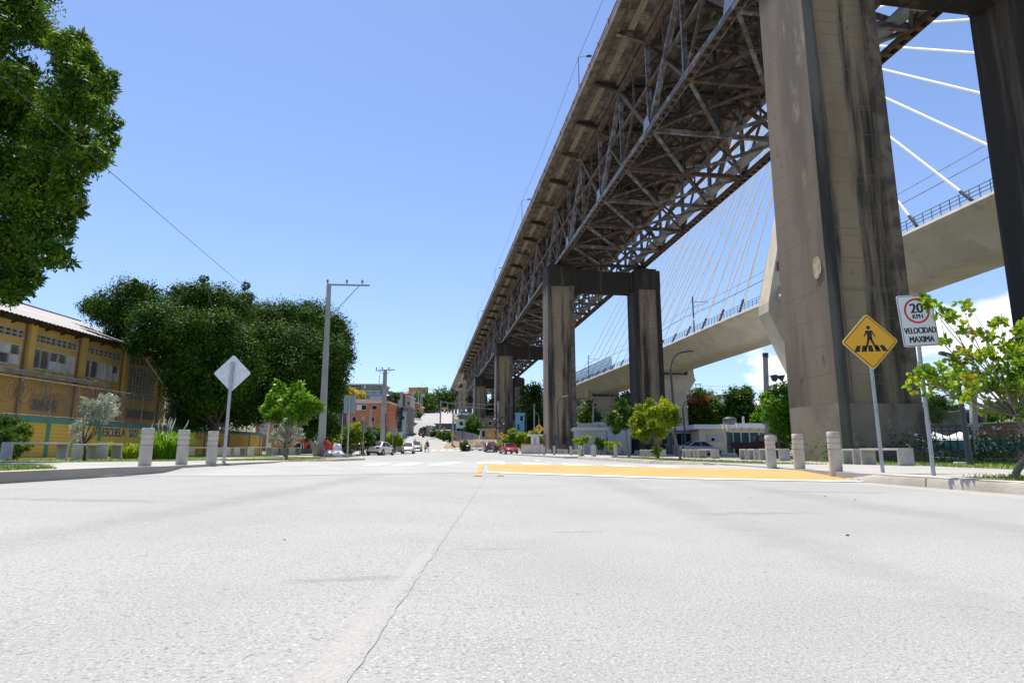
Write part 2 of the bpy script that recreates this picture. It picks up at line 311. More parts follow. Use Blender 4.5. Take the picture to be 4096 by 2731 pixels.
def dense(a, b, step):
    n = max(1, int(round((b-a)/step))); return [a+(b-a)*i/n for i in range(n+1)]
strip('road', lambda y: lx(y)-.35, lambda y: rx(y)+.35, YS, 0, roadm, 16, skirt=0, zf=rz)
# side opening on the right of the road between the kerbs, and the forecourt beyond it
strip('side_road', lambda y: rx(y)+.3, lambda y: 34, dense(39.5, 97, 4), .006, mat('forecourt_asphalt', (.24, .235, .23), (.31, .30, .29), .4, .9, coord='World'), 4, skirt=0)
# pavements with real kerbs (0.15 m)
PV = .15
strip('pavement', lambda y: -25.3 if y < 63 else lx(y)-6, lx, dense(-40, 11.5, 3)+[12.3, 13, 15, 17, 18, 19, 21, 23]+dense(25, 38.5, 1.2)+dense(40, 96, 4), 0, walkc, 4, zf=lambda x, y: rp(y)+PVL(y))
strip('pavement', lambda y: lx(y)-2.2, lambda y: lx(y), dense(97, 330, 6), PV, walkc, 2)
strip('pavement', rx, lambda y: 10.6, dense(-40, 8, 4)+dense(9, 38.7, 1.3), PV, walkc, 3)
strip('pavement', lambda y: rx(y)+.0, lambda y: rx(y)+4.6, dense(99.5, 330, 5), PV, walkc, 2)
strip('pavement', lambda y: 3.6-(y-43)*.115, lambda y: 9.8-(y-43)*.14, dense(43, 80, 4), .11, walkc, 2)
# kerb stones stand 2 mm proud of the pavement edge and are rounded along the top
def kerb(fx, y0, y1, side, name='kerb', drop0=0, drop1=0):
    b = MB(); ys = []; rows = []; jt = set()
    for i, y in enumerate(dense(y0, y1, .6)):
        if i % 3 == 1 and y < 45: ys += [y-.02, y-.006, y+.006, y+.02]; jt |= {y-.006, y+.006}
        else: ys.append(y)
    for y in ys:
        x = fx(y); d = (fx(y+.05)-fx(y-.05))/.1; nx = Vector((1, -d, 0)).normalized()*side
        h = (PVL(y) if side < 0 else PV)+rp(y)-rz(x, y)+.004
        if drop0: h *= .12+.88*sst(0, drop0, y-y0)
        if drop1: h *= .12+.88*sst(0, drop1, y1-y)
        z = rz(x, y); P = Vector((x, y, z))+(nx*.02 if y in jt else nx*0); h -= .014*(y in jt)
        rows.append([P-nx*.03+Vector((0, 0, -.05)), P-nx*.02+Vector((0, 0, h*.55)), P+nx*.0+Vector((0, 0, h*.88)), P+nx*.04+Vector((0, 0, h)), P+nx*.19+Vector((0, 0, h+.002)), P+nx*.2+Vector((0, 0, -.05))])
    b.grid(rows); n = len(rows[0]); b.add(rows[0], [tuple(range(n))]); b.add(rows[-1], [tuple(range(n))])
    return tag(b.build(name, kerbc, smooth=True), kind='structure')
kerb(lx, -40, 12.1, -1, drop1=1.5); kerb(lx, 25.0, 38.5, -1, drop0=1.5); kerb(lx, 38.5, 96, -1); kerb(lx, 97, 330, -1)
kerb(rx, -40, 11.9, 1, drop1=1.5); kerb(rx, 17.8, 38.7, 1, drop0=1.5); kerb(rx, 99.5, 330, 1)
# raised crossing table with its yellow ramp
F0 = [(-7.35, 11.5), (-4.7, 12.6), (-.62, 15.5), (.9, 14.25), (3.2, 12.28), (6.15, 10.95)]
F1 = [(-6.9, 12.9), (-5.0, 15.6), (-.72, 19.7), (1.85, 18.1), (4.1, 15.66), (6.75, 13.1)]
F2 = [(-7.6, 20.6), (-5.6, 22.6), (-.9, 23.7), (1.3, 22.9), (3.6, 20.8), (6.75, 17.4)]
F3 = [(-8.9, 24.6), (-5.6, 25.6), (-.9, 26.4), (1.2, 25.6), (3.6, 23.5), (6.75, 20.0)]
z4 = lambda row, z: [(x, y, z) for x, y in row]
def sub(row, i0, z, dy=0): return [(x, y+dy, z) for x, y in row[i0:]]
def tabz(x, y):
    f = [lerp([(q[0], q[1]) for q in F], x) for F in (F0, F1, F2, F3)]
    return lerp(list(zip(f, (.004, .12, .12, .004))), y)+tilt(x, y)
def marks(name, quads, z, m, zf=None):
    b = MB()
    for q in quads:
        pp = []
        for x, y in q:
            zq = .12
            for _ in range(40): P = gp(x, y, zq); zq += .5*(tabz(P.x, P.y)-zq)
            pp.append(P)
        n = 6; rows = [[pp[0].lerp(pp[3], j/n).lerp(pp[1].lerp(pp[2], j/n), i/n) for i in range(n+1)] for j in range(n+1)]
        b.grid([[(p.x, p.y, tabz(p.x, p.y)+z) for p in r] for r in rows])
    return tag(b.build(name, m), kind='structure')
zz = lambda l: [[(1600+x/2.138, 1780+y/2.138) for x, y in q] for q in l]
marks('crossing_stripes', zz([[(-330, 178), (-200, 176), (-60, 154), (-170, 156)], [(-60, 174), (100, 171), (205, 150), (60, 150)], [(242, 172), (400, 169), (550, 143), (390, 147)], [(650, 166), (898, 164), (888, 138), (690, 140)], [(1062, 170), (1300, 174), (1200, 152), (1028, 146)], [(1440, 180), (1700, 185), (1560, 165), (1372, 156)], [(1872, 190), (2110, 195), (1960, 177), (1705, 165)], [(2250, 196), (2500, 205), (2300, 184), (2080, 175)]]), .0045, wpaint)
marks('yellow_lane_marks', zz([[(630, 264), (700, 264), (690, 242), (650, 242)], [(650, 240), (690, 240), (722, 168), (676, 168)], [(830, 264), (888, 264), (884, 251), (835, 252)]]), .009, ypaint)
def onramp(u0, u1, dz, A=None, B=None, q0=2, za=.004, zb=.12):
    A, B = A or F0, B or F1
    rows = []
    for j in range(7):
        u = u0+(u1-u0)*j/6; r = []
        for i in range(25):
            q = q0+(5-q0)*i/24; k = min(4, int(q)); w_ = q-k; A_ = [A[k][c]*(1-w_)+A[k+1][c]*w_ for c in (0, 1)]; B_ = [B[k][c]*(1-w_)+B[k+1][c]*w_ for c in (0, 1)]
            x, y = A_[0]*(1-u)+B_[0]*u, A_[1]*(1-u)+B_[1]*u; r.append((x, y, max(.004, za*(1-u)+zb*u)+dz+tilt(x, y)))
        rows.append(r)
    return rows
b = MB(); b.grid(onramp(0, 1, 0)); b.grid(onramp(0, 1, 0, [(q[0], q[1]) for q in F0[:3]]+[F0[2]]*3, F1[:3]+[F1[2]]*3, 0)); b.grid(onramp(0, 1, 0, F1, F2, 0, .12, .12)); b.grid(onramp(0, 1, 0, F2, F3, 0, .12, .004)); tag(b.build('crossing_table', rampm), kind='structure')
b = MB(); b.grid(onramp(.065, 1., .006)); tag(b.build('yellow_ramp_paint', ypaint), kind='structure')
b = MB(); b.grid(onramp(-.05, .065, .006)); tag(b.build('white_edge_line', wpaint), kind='structure')
def lineon(name, pts, wd, m, dash=None, dz=.006):
    b = MB(); pp = []
    for (x0, y0), (x1, y1) in zip(pts, pts[1:]):
        n = max(1, int(math.hypot(x1-x0, y1-y0)/1.0)); pp += [(x0+(x1-x0)*i/n, y0+(y1-y0)*i/n) for i in range(n)]
    pp.append(pts[-1]); d = 0
    for (x0, y0), (x1, y1) in zip(pp, pp[1:]):
        L = math.hypot(x1-x0, y1-y0); nx, ny = (y1-y0)/L*wd/2, -(x1-x0)/L*wd/2
        if not dash or (d % (dash*2)) < dash: b.poly([(x0-nx, y0-ny, rp(y0)+dz), (x0+nx, y0+ny, rp(y0)+dz), (x1+nx, y1+ny, rp(y1)+dz), (x1-nx, y1-ny, rp(y1)+dz)])
        d += L
    return tag(b.build(name, m), kind='structure')
cl_ = [(-1.2, 27.5), (-2.2, 40), (-4.4, 60), (-7.5, 80), (-11, 97), (-15.2, 120), (-21.5, 145), (-31, 190)]
lineon('yellow_centre_line', [(x-.25, y) for x, y in cl_], .14, ypaint); lineon('yellow_centre_line', [(x+.25, y) for x, y in cl_], .14, ypaint)
lineon('white_edge_line', [(1.9, 27), (1.0, 40), (-.9, 60), (-3, 75)], .14, wpaint, dash=3)
lineon('white_edge_line', [(-12.6, 86), (-12.0, 74), (-9.8, 60), (-9.7, 48), (-8.6, 40)], .14, wpaint, dash=3)
b = MB()
for i in range(9):
    x = -15.5+i*1.35; b.poly([(x, 97.6, rp(97.6)+.006), (x+.7, 97.6, rp(97.6)+.006), (x+.7, 100.4, rp(100.4)+.006), (x, 100.4, rp(100.4)+.006)])
tag(b.build('far_crossing_stripes', wpaint), kind='structure')
# construction joint: a shallow ragged groove with crumbled edges
rg = random.Random(4); b = MB(); ys = dense(.6, 15.2, .07); rows = []
for y in ys:
    x = -.375-.0118*y+rg.uniform(-.006, .006); wd = .0007+.0016*rg.random()*(1 if y < 6 else .7); rows.append([(x-wd, y, .003+tilt(x, y)), (x+wd, y, .003+tilt(x, y))])
b.grid(rows); tag(b.build('road_joint', mat('joint_dirt', (.235, .205, .18), (.285, .265, .24), 8, .95, coord='World')), kind='structure')
# loose grit and pebbles on the road
b = MB()
for i in range(150):
    y = 1.3+rg.random()**1.5*16; x = rg.uniform(-.84, .84)*y; s_ = rg.uniform(.0006, .0018)*(1+.10*y)
    b.blob((x, y, s_*.4+tilt(x, y)), (s_*1.2, s_, s_*.6), i, 5, 3, .2)
for px, py, s_ in ((3390, 2142, .011), (1137, 2168, .006), (3005, 1990, .007), (3300, 1985, .009), (3420, 1998, .008)):
    P = gp(px, py); b.blob((P.x, P.y, s_*.4+tilt(P.x, P.y)), (s_*1.3, s_, s_*.6), py, 6, 4, .25)
tag(b.build('road_grit', mat('grit', (.14, .135, .13), (.22, .21, .2), 20, .9)), kind='stuff', label='loose grit and pebbles scattered on the pale road', cat='grit')
# lawns and verges: soil sheets with blades of grass on them
def blades(name, polys, n, h, m, seed, label, wd=.008, zf=None):
    rgn = np.random.default_rng(seed); V = []; F = []
    for poly_, dens, z in polys:
        xs_ = [p[0] for p in poly_]; ys_ = [p[1] for p in poly_]; k = 0; tries = 0
        while k < int(n*dens) and tries < n*30:
            tries += 1; x = rgn.uniform(min(xs_), max(xs_)); y = rgn.uniform(min(ys_), max(ys_)); ins = False; j = len(poly_)-1
            for i in range(len(poly_)):
                (xi, yi), (xj, yj) = poly_[i], poly_[j]
                if (yi > y) != (yj > y) and x < (xj-xi)*(y-yi)/(yj-yi)+xi: ins = not ins
                j = i
            if not ins: continue
            k += 1; a = rgn.uniform(0, 6.28); hh = h*rgn.uniform(.4, 1.2); lean = rgn.normal(0, .45, 2)*hh; q = wd*rgn.uniform(.7, 1.5)
            zz_ = z(x, y) if callable(z) else z
            o = len(V); dx, dy = math.cos(a)*q, math.sin(a)*q
            V += [(x-dx, y-dy, zz_), (x+dx, y+dy, zz_), (x+dx*.5+lean[0]*.5, y+dy*.5+lean[1]*.5, zz_+hh*.62), (x+lean[0], y+lean[1], zz_+hh)]; F += [(o, o+1, o+2), (o, o+2, o+3)]
    b = MB(); b.v = V; b.f = F; return tag(b.build(name, m), label, 'grass', kind='stuff')
def sheet(name, poly_, z, m=lawn):
    b = MB()
    if callable(z):  # follow the falling pavement: fan from the middle, edges cut short
        n = len(poly_); pts = []
        for i in range(n):
            (x0, y0), (x1, y1) = poly_[i], poly_[(i+1) % n]; k = max(1, int(math.hypot(x1-x0, y1-y0)/1.5)); pts += [(x0+(x1-x0)*j/k, y0+(y1-y0)*j/k) for j in range(k)]
        cx, cy = sum(p[0] for p in pts)/len(pts), sum(p[1] for p in pts)/len(pts); m_ = len(pts); R_ = 8
        V = [(cx, cy, z(cx, cy))]+[(cx+(x-cx)*r/R_, cy+(y-cy)*r/R_, z(cx+(x-cx)*r/R_, cy+(y-cy)*r/R_)) for r in range(1, R_+1) for x, y in pts]
        b.add(V, [(0, 1+i, 1+(i+1) % m_) for i in range(m_)]+[(1+(r-1)*m_+i, 1+r*m_+i, 1+r*m_+(i+1) % m_, 1+(r-1)*m_+(i+1) % m_) for r in range(1, R_) for i in range(m_)])
    else: b.poly([(x, y, z+rp(y)) for x, y in poly_])
    return tag(b.build(name, m), kind='structure')
vl = [(-7.72, 2), (-7.62, 10.5), (-8.3, 11.2), (-14, 12.1), (-14, 2)]
vl2 = [(-16, 15.8), (-12.3, 16.3), (-10.4, 18.5), (-10.6, 22), (-13, 28), (-17, 34), (-18, 38), (-25.2, 38), (-25.2, 14)]
vl3 = [(-9.1, 20.5), (-8.75, 23), (-8.9, 26.4), (-8.55, 29.5), (-10, 30), (-10.8, 26), (-10.0, 21)]
vl4 = [(-13.5, 34.2), (-9.2, 31.9), (-8.8, 34.2), (-11, 35.8), (-14, 37.8), (-25, 62), (-25.2, 38)]
vr = [(6.7, 2), (9.6, 2), (9.6, 9.2), (8.7, 9.6), (6.75, 9.4)]
vr2 = [(7.4, 18.4), (9.2, 18.0), (8.0, 25.5), (7.3, 33), (5.9, 37.5), (5.5, 34), (6.1, 25), (6.7, 20.5)]
vr3 = [(10.55, 11), (36, 11), (36, 39), (10.55, 39)]
lz = lambda x, y: rp(y)+PVL(y)+.008
for i, (q, z) in enumerate(((vl, lz), (vl2, lz), (vl3, lz), (vl4, lz), (vr, .156), (vr2, .156))): sheet('lawn', q, z)
sheet('lawn', vr3, .10)
blades('grass', [(vl, 1.0, lz), (vl2, .25, lz), (vl3, .12, lz), (vl4, .12, lz), (vr, .2, .156), (vr2, .14, .156)], 26000, .065, Lgrass, 3, 'short green grass on the verges beside both kerbs', .007)
blades('grass', [([(10.6, 12), (26, 12), (26, 27), (10.6, 25)], 1., .10)], 9000, .08, Lgrass, 8, 'shaded grass of the lawn in front of the near bridge pier', .012)
# ---------------------------------------------------------------- steel truss bridge, its piers and the concrete approach
TH = R(8.5); KT = math.tan(TH); XL, WT, DH = 19.0, 12.55, 8.2
VB = Vector((math.cos(TH), math.sin(TH), 0)); UB = Vector((-math.sin(TH), math.cos(TH), 0))
def TP(Y, off=0, dz=0): return Vector((XL-KT*Y, Y, 28.3-.02*Y+dz)) + VB*off
SPAN = 56.7; PN = SPAN/8
def make_span(Y0):
    t = thing('truss_bridge', 'rusty steel truss span carrying the old road deck, %s', 'bridge', TP(Y0), group='spans of the steel truss bridge')
    o = TP(Y0); nd = [Y0+i*PN for i in range(9)]
    def P(i, off, dz): return TP(Y0+i*PN, off, dz)
    def one(name, m, *segs):
        b = MB(o)
        for p, q, wd, ht in segs: b.beam(p, q, wd, ht)
        return b.build(name, m, t)
    for off, m in ((0, steel), (WT, steelr)):
        c = one('bottom_chord', m, (P(0, off, .17), P(8, off, .17), .62, .07), (P(0, off-.27, 0), P(8, off-.27, 0), .07, .5), (P(0, off+.27, 0), P(8, off+.27, 0), .07, .5))
        b = MB(o)
        for i in range(64):
            p = P(i/8+.04, off, -.22); b.beam(p, p+(P(8, off, 0)-P(0, off, 0)).normalized()*.36, .58, .03)
        c.data.materials.append(steelr); nv = len(c.data.vertices)
        me = bpy.data.meshes.new('bottom_chord'); vv = [tuple(v.co) for v in c.data.vertices]+b.v; n0 = len(c.data.polygons)
        me.from_pydata(vv, [], [tuple(p.vertices) for p in c.data.polygons]+[tuple(i+nv for i in f) for f in b.f]); me.materials.append(m); me.materials.append(steelr)
        for i_, pl_ in enumerate(me.polygons): pl_.material_index = 1 if i_ >= n0 else 0
        c.data = me
        one('top_chord', steelr, (P(0, off, DH), P(8, off, DH), .5, .5))
        one('longitudinal_strut', steelr, (P(0, off, 4.1), P(8, off, 4.1), .26, .34))
        for i in range(8):
            one('vertical_post', steel, (P(i, off, .25), P(i, off, DH-.25), .36, .10), (P(i, off-.16, .25), P(i, off-.16, DH-.25), .05, .34), (P(i, off+.16, .25), P(i, off+.16, DH-.25), .05, .34))
        for i in range(1, 8, 2):
            for j, wd in ((i-1, .42), (i+1, .30)): one('diagonal', steel if j < i else steelr, (P(i, off, .1), P(j, off, DH-.1), wd, .40))
        for i in range(8):
            lo_, hi_ = (i, i+1) if i % 2 else (i+1, i)
            one('sub_diagonal', steelr, (P((i+i+1)/2, off, 4.1), P(hi_, off, .2), .2, .22), (P((i+i+1)/2, off, 4.1), P((i+i+1)/2, off, DH-.2), .16, .18))
        for i in range(1, 8, 2):
            b = MB(o); s_ = -.33 if off == 0 else .33; ux = (P(8, off, 0)-P(0, off, 0)).normalized(); c0 = P(i, off+s_, 0)
            b.prism([c0-ux*.75+Vector((0, 0, .1)), c0+ux*.75+Vector((0, 0, .1)), c0+ux*.42+Vector((0, 0, 1.15)), c0-ux*.42+Vector((0, 0, 1.15))], VB*.03*(-1 if s_ < 0 else 1))
            for a in range(6):
                for k in range(6):
                    q = c0+ux*(-.42+.168*a)+Vector((0, 0, .2+.15*k))+VB*(-.055 if s_ < 0 else .03); b.beam(q, q+VB*.025, .045, .045)
            b.build('gusset_plate', galv, t)
    for i in range(8):
        one('cross_strut', steel if i % 2 else steelr, (P(i, .3, .05), P(i, WT-.3, .05), .34, .36))
        h = WT/2
        one('lateral_brace', steel, (P(i, .2, .05), P(i+1, h, .05), .26, .24)); one('lateral_brace', steel, (P(i, WT-.2, .05), P(i+1, h, .05), .26, .24))
        one('lateral_brace', steelr, (P(i+1, .2, .05), P(i, h, .05), .2, .16)); one('lateral_brace', steelr, (P(i+1, WT-.2, .05), P(i, h, .05), .2, .16))
        one('top_lateral', steelk, (P(i, .2, 8.05), P(i+1, WT-.2, 8.05), .22, .18), (P(i+1, .2, 7.95), P(i, WT-.2, 7.95), .22, .18), (P(i+.5, .2, 6.2), P(i+.5, WT-.2, 6.2), .16, .2), (P(i+.5, h, 6.2), P(i+.5, h, 8.8), .16, .16), (P(i, h, 6.3), P(i+.5, h, 8.7), .14, .14), (P(i+1, h, 6.3), P(i+.5, h, 8.7), .14, .14))
        one('sway_frame', steelk, (P(i, .2, 6.3), P(i, WT-.2, 6.3), .2, .28), (P(i, h, .2), P(i, h, 8.2), .24, .22), (P(i, .2, 6.3), P(i, 2.1, 8.3), .16, .16), (P(i, 4.2, 8.3), P(i, 2.1, 6.3), .16, .16), (P(i, 4.2, 8.3), P(i, h, 6.3), .16, .16), (P(i, 8.3, 8.3), P(i, h, 6.3), .16, .16), (P(i, 8.3, 8.3), P(i, WT-2.1, 6.3), .16, .16), (P(i, WT-.2, 6.3), P(i, WT-2.1, 8.3), .16, .16), (P(i, .2, 1.2), P(i, h, 6.2), .18, .18), (P(i, WT-.2, 1.2), P(i, h, 6.2), .18, .18), (P(i, 2.1, 6.3), P(i, 2.1, 8.3), .12, .12), (P(i, WT-2.1, 6.3), P(i, WT-2.1, 8.3), .12, .12))
        # floor beam with tapered brackets reaching out under the footways
        b = MB(o); d = UB*.17
        for s_ in (-1, 1):
            pr = [P(i, -2.75, 9.12), P(i, WT+2.75, 9.12), P(i, WT+2.75, 8.82), P(i, WT+.2, 8.32), P(i, -.2, 8.32), P(i, -2.75, 8.82)]
        b.prism([p-d*.3 for p in pr], d*.6)
        b.beam(P(i, -2.75, 8.80), P(i, -.2, 8.30), .34, .05); b.beam(P(i, -.2, 8.30), P(i, WT+.2, 8.30), .34, .05); b.beam(P(i, WT+.2, 8.30), P(i, WT+2.75, 8.80), .34, .05)
        b.build('floor_beam', steelk if i % 3 else steel, t)
    for k in range(7):
        off = .9+k*(WT-1.8)/6; one('stringer', steelr if k % 3 == 1 else slabu, (P(0, off, 8.98), P(8, off, 8.98), .26, .42))
    for off in (-2.65, WT+2.65): one('edge_stringer', steelr, (P(0, off, 9.02), P(8, off, 9.02), .16, .30))
    for off in (-.35, WT+.35): one('edge_stringer', slabu, (P(0, off, 9.0), P(8, off, 9.0), .36, .40))
    cb = MB(o)  # pale strips: bounce light on the overhang beams put into their colour
    for k in range(4):
        for i in range(8): cb.beam(P(i+.06, -1.78+k*.15, 9.12), P(i+.94, -1.78+k*.15, 9.12), .11, .10)
    cb.build('lit_beam_strips', mat('lit_strip_pale', (.40, .35, .26), (.30, .25, .18), 2, .7), t)
    b = MB(o); L = [(-3.4, 9.2), (-3.4, 9.72), (-2.9, 9.72), (-2.9, 9.5), (WT+3.2, 9.5), (WT+3.2, 9.72), (WT+3.75, 9.72), (WT+3.75, 9.2)]
    b.prism([P(0, *q) for q in L], P(8, 0, 0)-P(0, 0, 0)); sl = b.build('deck_slab', slabu, t)
    b = MB(o)
    for i in range(32): b.beam(P(i/4+.12, -3.38, 9.175), P(i/4+.12, -.6, 9.175), .10, .05)
    b.build('formwork_ribs', slabu, sl)
    for off, first in ((-3.15, True), (WT+3.5, False)):
        n = 18
        if first:
            for k in range(n):
                b = MB(o); p = P(k*8/n, off, 9.72); b.beam(p, p+Vector((0, 0, 1.15)), .17, .22); b.build('railing_post', mat('railing_post_paint', (.44, .27, .21), (.30, .15, .10), 3, .8), t)
        b = MB(o)
        for dz in (10.05, 10.4, 10.75): b.beam(P(0, off, dz), P(8, off, dz), .09 if dz > 10.7 else .05, .09 if dz > 10.7 else .05)
        for k in range(150): p = P(k*8/150, off, 9.72); b.beam(p, p+Vector((0, 0, 1.02)), .022, .022)
        b.build('railing', mat('railing_rust', (.28, .075, .035), (.16, .05, .03), 3, .8), t)
    return t
sp0 = make_span(27.0)
names = {-1: 'the one reaching out over the viewer', 0: 'between the nearest two tall piers', 1: 'beyond the second tall pier', 2: 'third beyond the nearest pier', 3: 'farthest one before the concrete approach'}
base_lab = sp0['label']; sp0['label'] = base_lab % names[0]
for n in (-1, 1, 2, 3): again(sp0, base_lab % names[n], TP(27+SPAN*n))
# portal piers: two panelled columns and a cross beam
def make_pier():
    Yp = 27.0; top = 28.3-.02*Yp-.95; c0 = TP(Yp); c0.z = 0
    t = thing('bridge_pier', '', 'bridge pier', c0, rz=TH, group='portal piers of the steel truss bridge')
    a, d = 1.93, 1.7; zb, zt = 2.45, top-2.7
    for cx in (0, WT):
        b = MB(); k = .985
        def ring(z, ex=0, tp=True):
            s_ = 1-.011*z/10 if tp else 1
            return [(cx-(a+ex)*s_, -(d+ex)*s_, z), (cx+(a+ex)*s_, -(d+ex)*s_, z), (cx+(a+ex)*s_, (d+ex)*s_, z), (cx-(a+ex)*s_, (d+ex)*s_, z)]
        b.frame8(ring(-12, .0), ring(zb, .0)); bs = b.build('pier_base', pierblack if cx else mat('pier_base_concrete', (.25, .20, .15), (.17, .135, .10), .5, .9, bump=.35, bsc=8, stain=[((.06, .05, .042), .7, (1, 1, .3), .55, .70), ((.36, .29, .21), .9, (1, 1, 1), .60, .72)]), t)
        # shaft: solid core set back, with side walls and corner strips standing proud of the recessed panels
        b = MB(); s0, s1 = 1-.011*zb/10, 1-.011*zt/10
        for sx in (-1, 1):
            b.frame8([(cx+sx*a*s0, -d*s0, zb), (cx+sx*(a-.5)*s0, -d*s0, zb), (cx+sx*(a-.5)*s0, d*s0, zb), (cx+sx*a*s0, d*s0, zb)][::(1 if sx < 0 else -1)],
                     [(cx+sx*a*s1, -d*s1, zt), (cx+sx*(a-.5)*s1, -d*s1, zt), (cx+sx*(a-.5)*s1, d*s1, zt), (cx+sx*a*s1, d*s1, zt)][::(1 if sx < 0 else -1)])
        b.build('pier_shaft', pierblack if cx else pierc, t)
        b = MB()
        for sx in (-1, 1):
            for sy in (-1, 1):
                b.frame8([(cx+sx*(a-.02)*s0, sy*(d+.006), zb), (cx+sx*(a-.56)*s0, sy*(d+.006), zb), (cx+sx*(a-.56)*s0, sy*(d-.3), zb), (cx+sx*(a-.02)*s0, sy*(d-.3), zb)], [(cx+sx*(a-.02)*s1, sy*(d*s1+.006), zt), (cx+sx*(a-.56)*s1, sy*(d*s1+.006), zt), (cx+sx*(a-.56)*s1, sy*(d-.3)*s1, zt), (cx+sx*(a-.02)*s1, sy*(d-.3)*s1, zt)])
        b.frame8([(cx-a+.02, -(d+.006), -2), (cx-a+.50, -(d+.006), -2), (cx-a+.50, -(d-.3), -2), (cx-a+.02, -(d-.3), -2)], [(cx-(a-.02)*s0, -(d+.006), zb), (cx-(a-.50)*s0, -(d+.006), zb), (cx-(a-.50)*s0, -(d-.3), zb), (cx-(a-.02)*s0, -(d-.3), zb)])
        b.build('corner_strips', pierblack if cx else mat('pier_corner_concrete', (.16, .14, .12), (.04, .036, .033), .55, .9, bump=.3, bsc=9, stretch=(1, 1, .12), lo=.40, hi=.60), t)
        b = MB(); e = .28
        b.frame8([(cx-(a-.55), -(d-e), zb), (cx+(a-.55), -(d-e), zb), (cx+(a-.55), d-e, zb), (cx-(a-.55), d-e, zb)], [(cx-(a-.55)*s1, -(d-e)*s1, zt), (cx+(a-.55)*s1, -(d-e)*s1, zt), (cx+(a-.55)*s1, (d-e)*s1, zt), (cx-(a-.55)*s1, (d-e)*s1, zt)])
        b.build('recessed_panel', panelc, t)
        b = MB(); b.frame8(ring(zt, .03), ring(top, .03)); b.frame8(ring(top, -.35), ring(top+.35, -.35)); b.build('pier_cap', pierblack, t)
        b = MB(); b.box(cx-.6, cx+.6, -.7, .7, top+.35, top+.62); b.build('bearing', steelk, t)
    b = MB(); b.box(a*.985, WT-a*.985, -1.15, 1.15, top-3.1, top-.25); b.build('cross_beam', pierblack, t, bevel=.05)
    return t
pr0 = make_pier(); pr0['label'] = 'massive stained concrete pier nearest the viewer, right of the yellow crossing sign'
for ch in pr0.children:
    if ch.name.startswith('corner_strips') and ch.data.materials[0] is not pierblack:
        ch.data = ch.data.copy(); ch.data.materials.append(mat('pier_edge_blocks', (.20, .155, .112), (.10, .078, .058), 1.1, .9, bump=.4, bsc=8, stretch=(1, 1, .9), lo=.42, hi=.58, lines=1.22, stain=[((.035, .03, .026), .9, (1, 1, .3), .55, .68)]))
        for p_ in ch.data.polygons: p_.material_index = 1 if 12 <= p_.index < 24 else 0
b = MB(); rg = random.Random(3); pts = []
for i in range(18): a_ = i*2*math.pi/18; pts.append((-1.93-.012, -1.15+.30*math.cos(a_)*rg.uniform(.8, 1.1), 8.35+.50*math.sin(a_)*rg.uniform(.85, 1.08)))
b.prism(pts[::-1], (-.012, 0, 0)); b.build('plaster_patch', mat('plaster_patch', (.52, .43, .29), (.34, .27, .17), 5, .9, bump=.5), pr0)
pl = {1: 'black stained concrete portal pier with graffiti at its foot, second from the viewer', 2: 'concrete portal pier behind the round wire coils, third from the viewer', 3: 'concrete portal pier above the brown brick house, fourth from the viewer', 4: 'small dark concrete portal pier beside the concrete approach columns'}
piers = {}
for n in (1, 2, 3, 4):
    q = TP(27+SPAN*n); piers[n] = again(pr0, pl[n], (q.x, q.y, -.02*SPAN*n))
piers[4].scale = (.5, 1, 1); piers[4].location += VB*1.4
for n in piers:
    for ch in list(piers[n].children):
        if ch.name.startswith('plaster_patch'): bpy.data.objects.remove(ch)
# graffiti on the second pier: scrawled strokes
b = MB(); x0, y0, z0 = -1.15, -1.75, 3.0
def stroke(b, pts, wd=.06):
    for p, q in zip(pts, pts[1:]): b.beam((x0+p[0], y0, z0+p[1]), (x0+q[0], y0, z0+q[1]), .012, wd, up=(0, 1, 0)) if 0 else b.beam((x0+p[0], y0, z0+p[1]), (x0+q[0], y0, z0+q[1]), wd, .012, up=(0, 1, 0))
for s_ in ([(0, .5), (.12, .3), (.25, .52)], [(.14, .3), (.14, -.05)], [(.36, .5), (.36, -.02)], [(.5, .5), (.5, 0), (.66, 0)], [(1.15, .5), (1.12, 0)], [(1.15, .28), (1.32, .28)], [(1.34, .55), (1.3, -.05)], [(1.48, .45), (1.48, 0)], [(1.6, .5), (1.6, 0), (1.78, .1), (1.62, .26)], [(1.9, .5), (2.1, .5)], [(1.9, .27), (2.08, .27)], [(1.9, 0), (2.12, 0)], [(2.25, .5), (2.22, 0)], [(2.25, .5), (2.42, .38), (2.25, .26), (2.45, 0)]): stroke(b, s_)
b.build('graffiti', blk, piers[1])
# big grey water pipe slung inside the right hand truss
b = MB(); b.tube([TP(y, WT-1.25, .55) for y in (-29, 27, 84, 140, 197)], .48, 14)
for y in range(-24, 197, 14): b.beam(TP(y, WT-1.25, .1), TP(y+.5, WT-1.25, .1), .9, .3)
tag(b.build('water_pipe', mat('pipe_grey', (.34, .34, .32), (.24, .22, .20), .8, .6, .1), smooth=True), 'long fat grey pipe slung inside the right truss of the steel bridge', 'pipe')
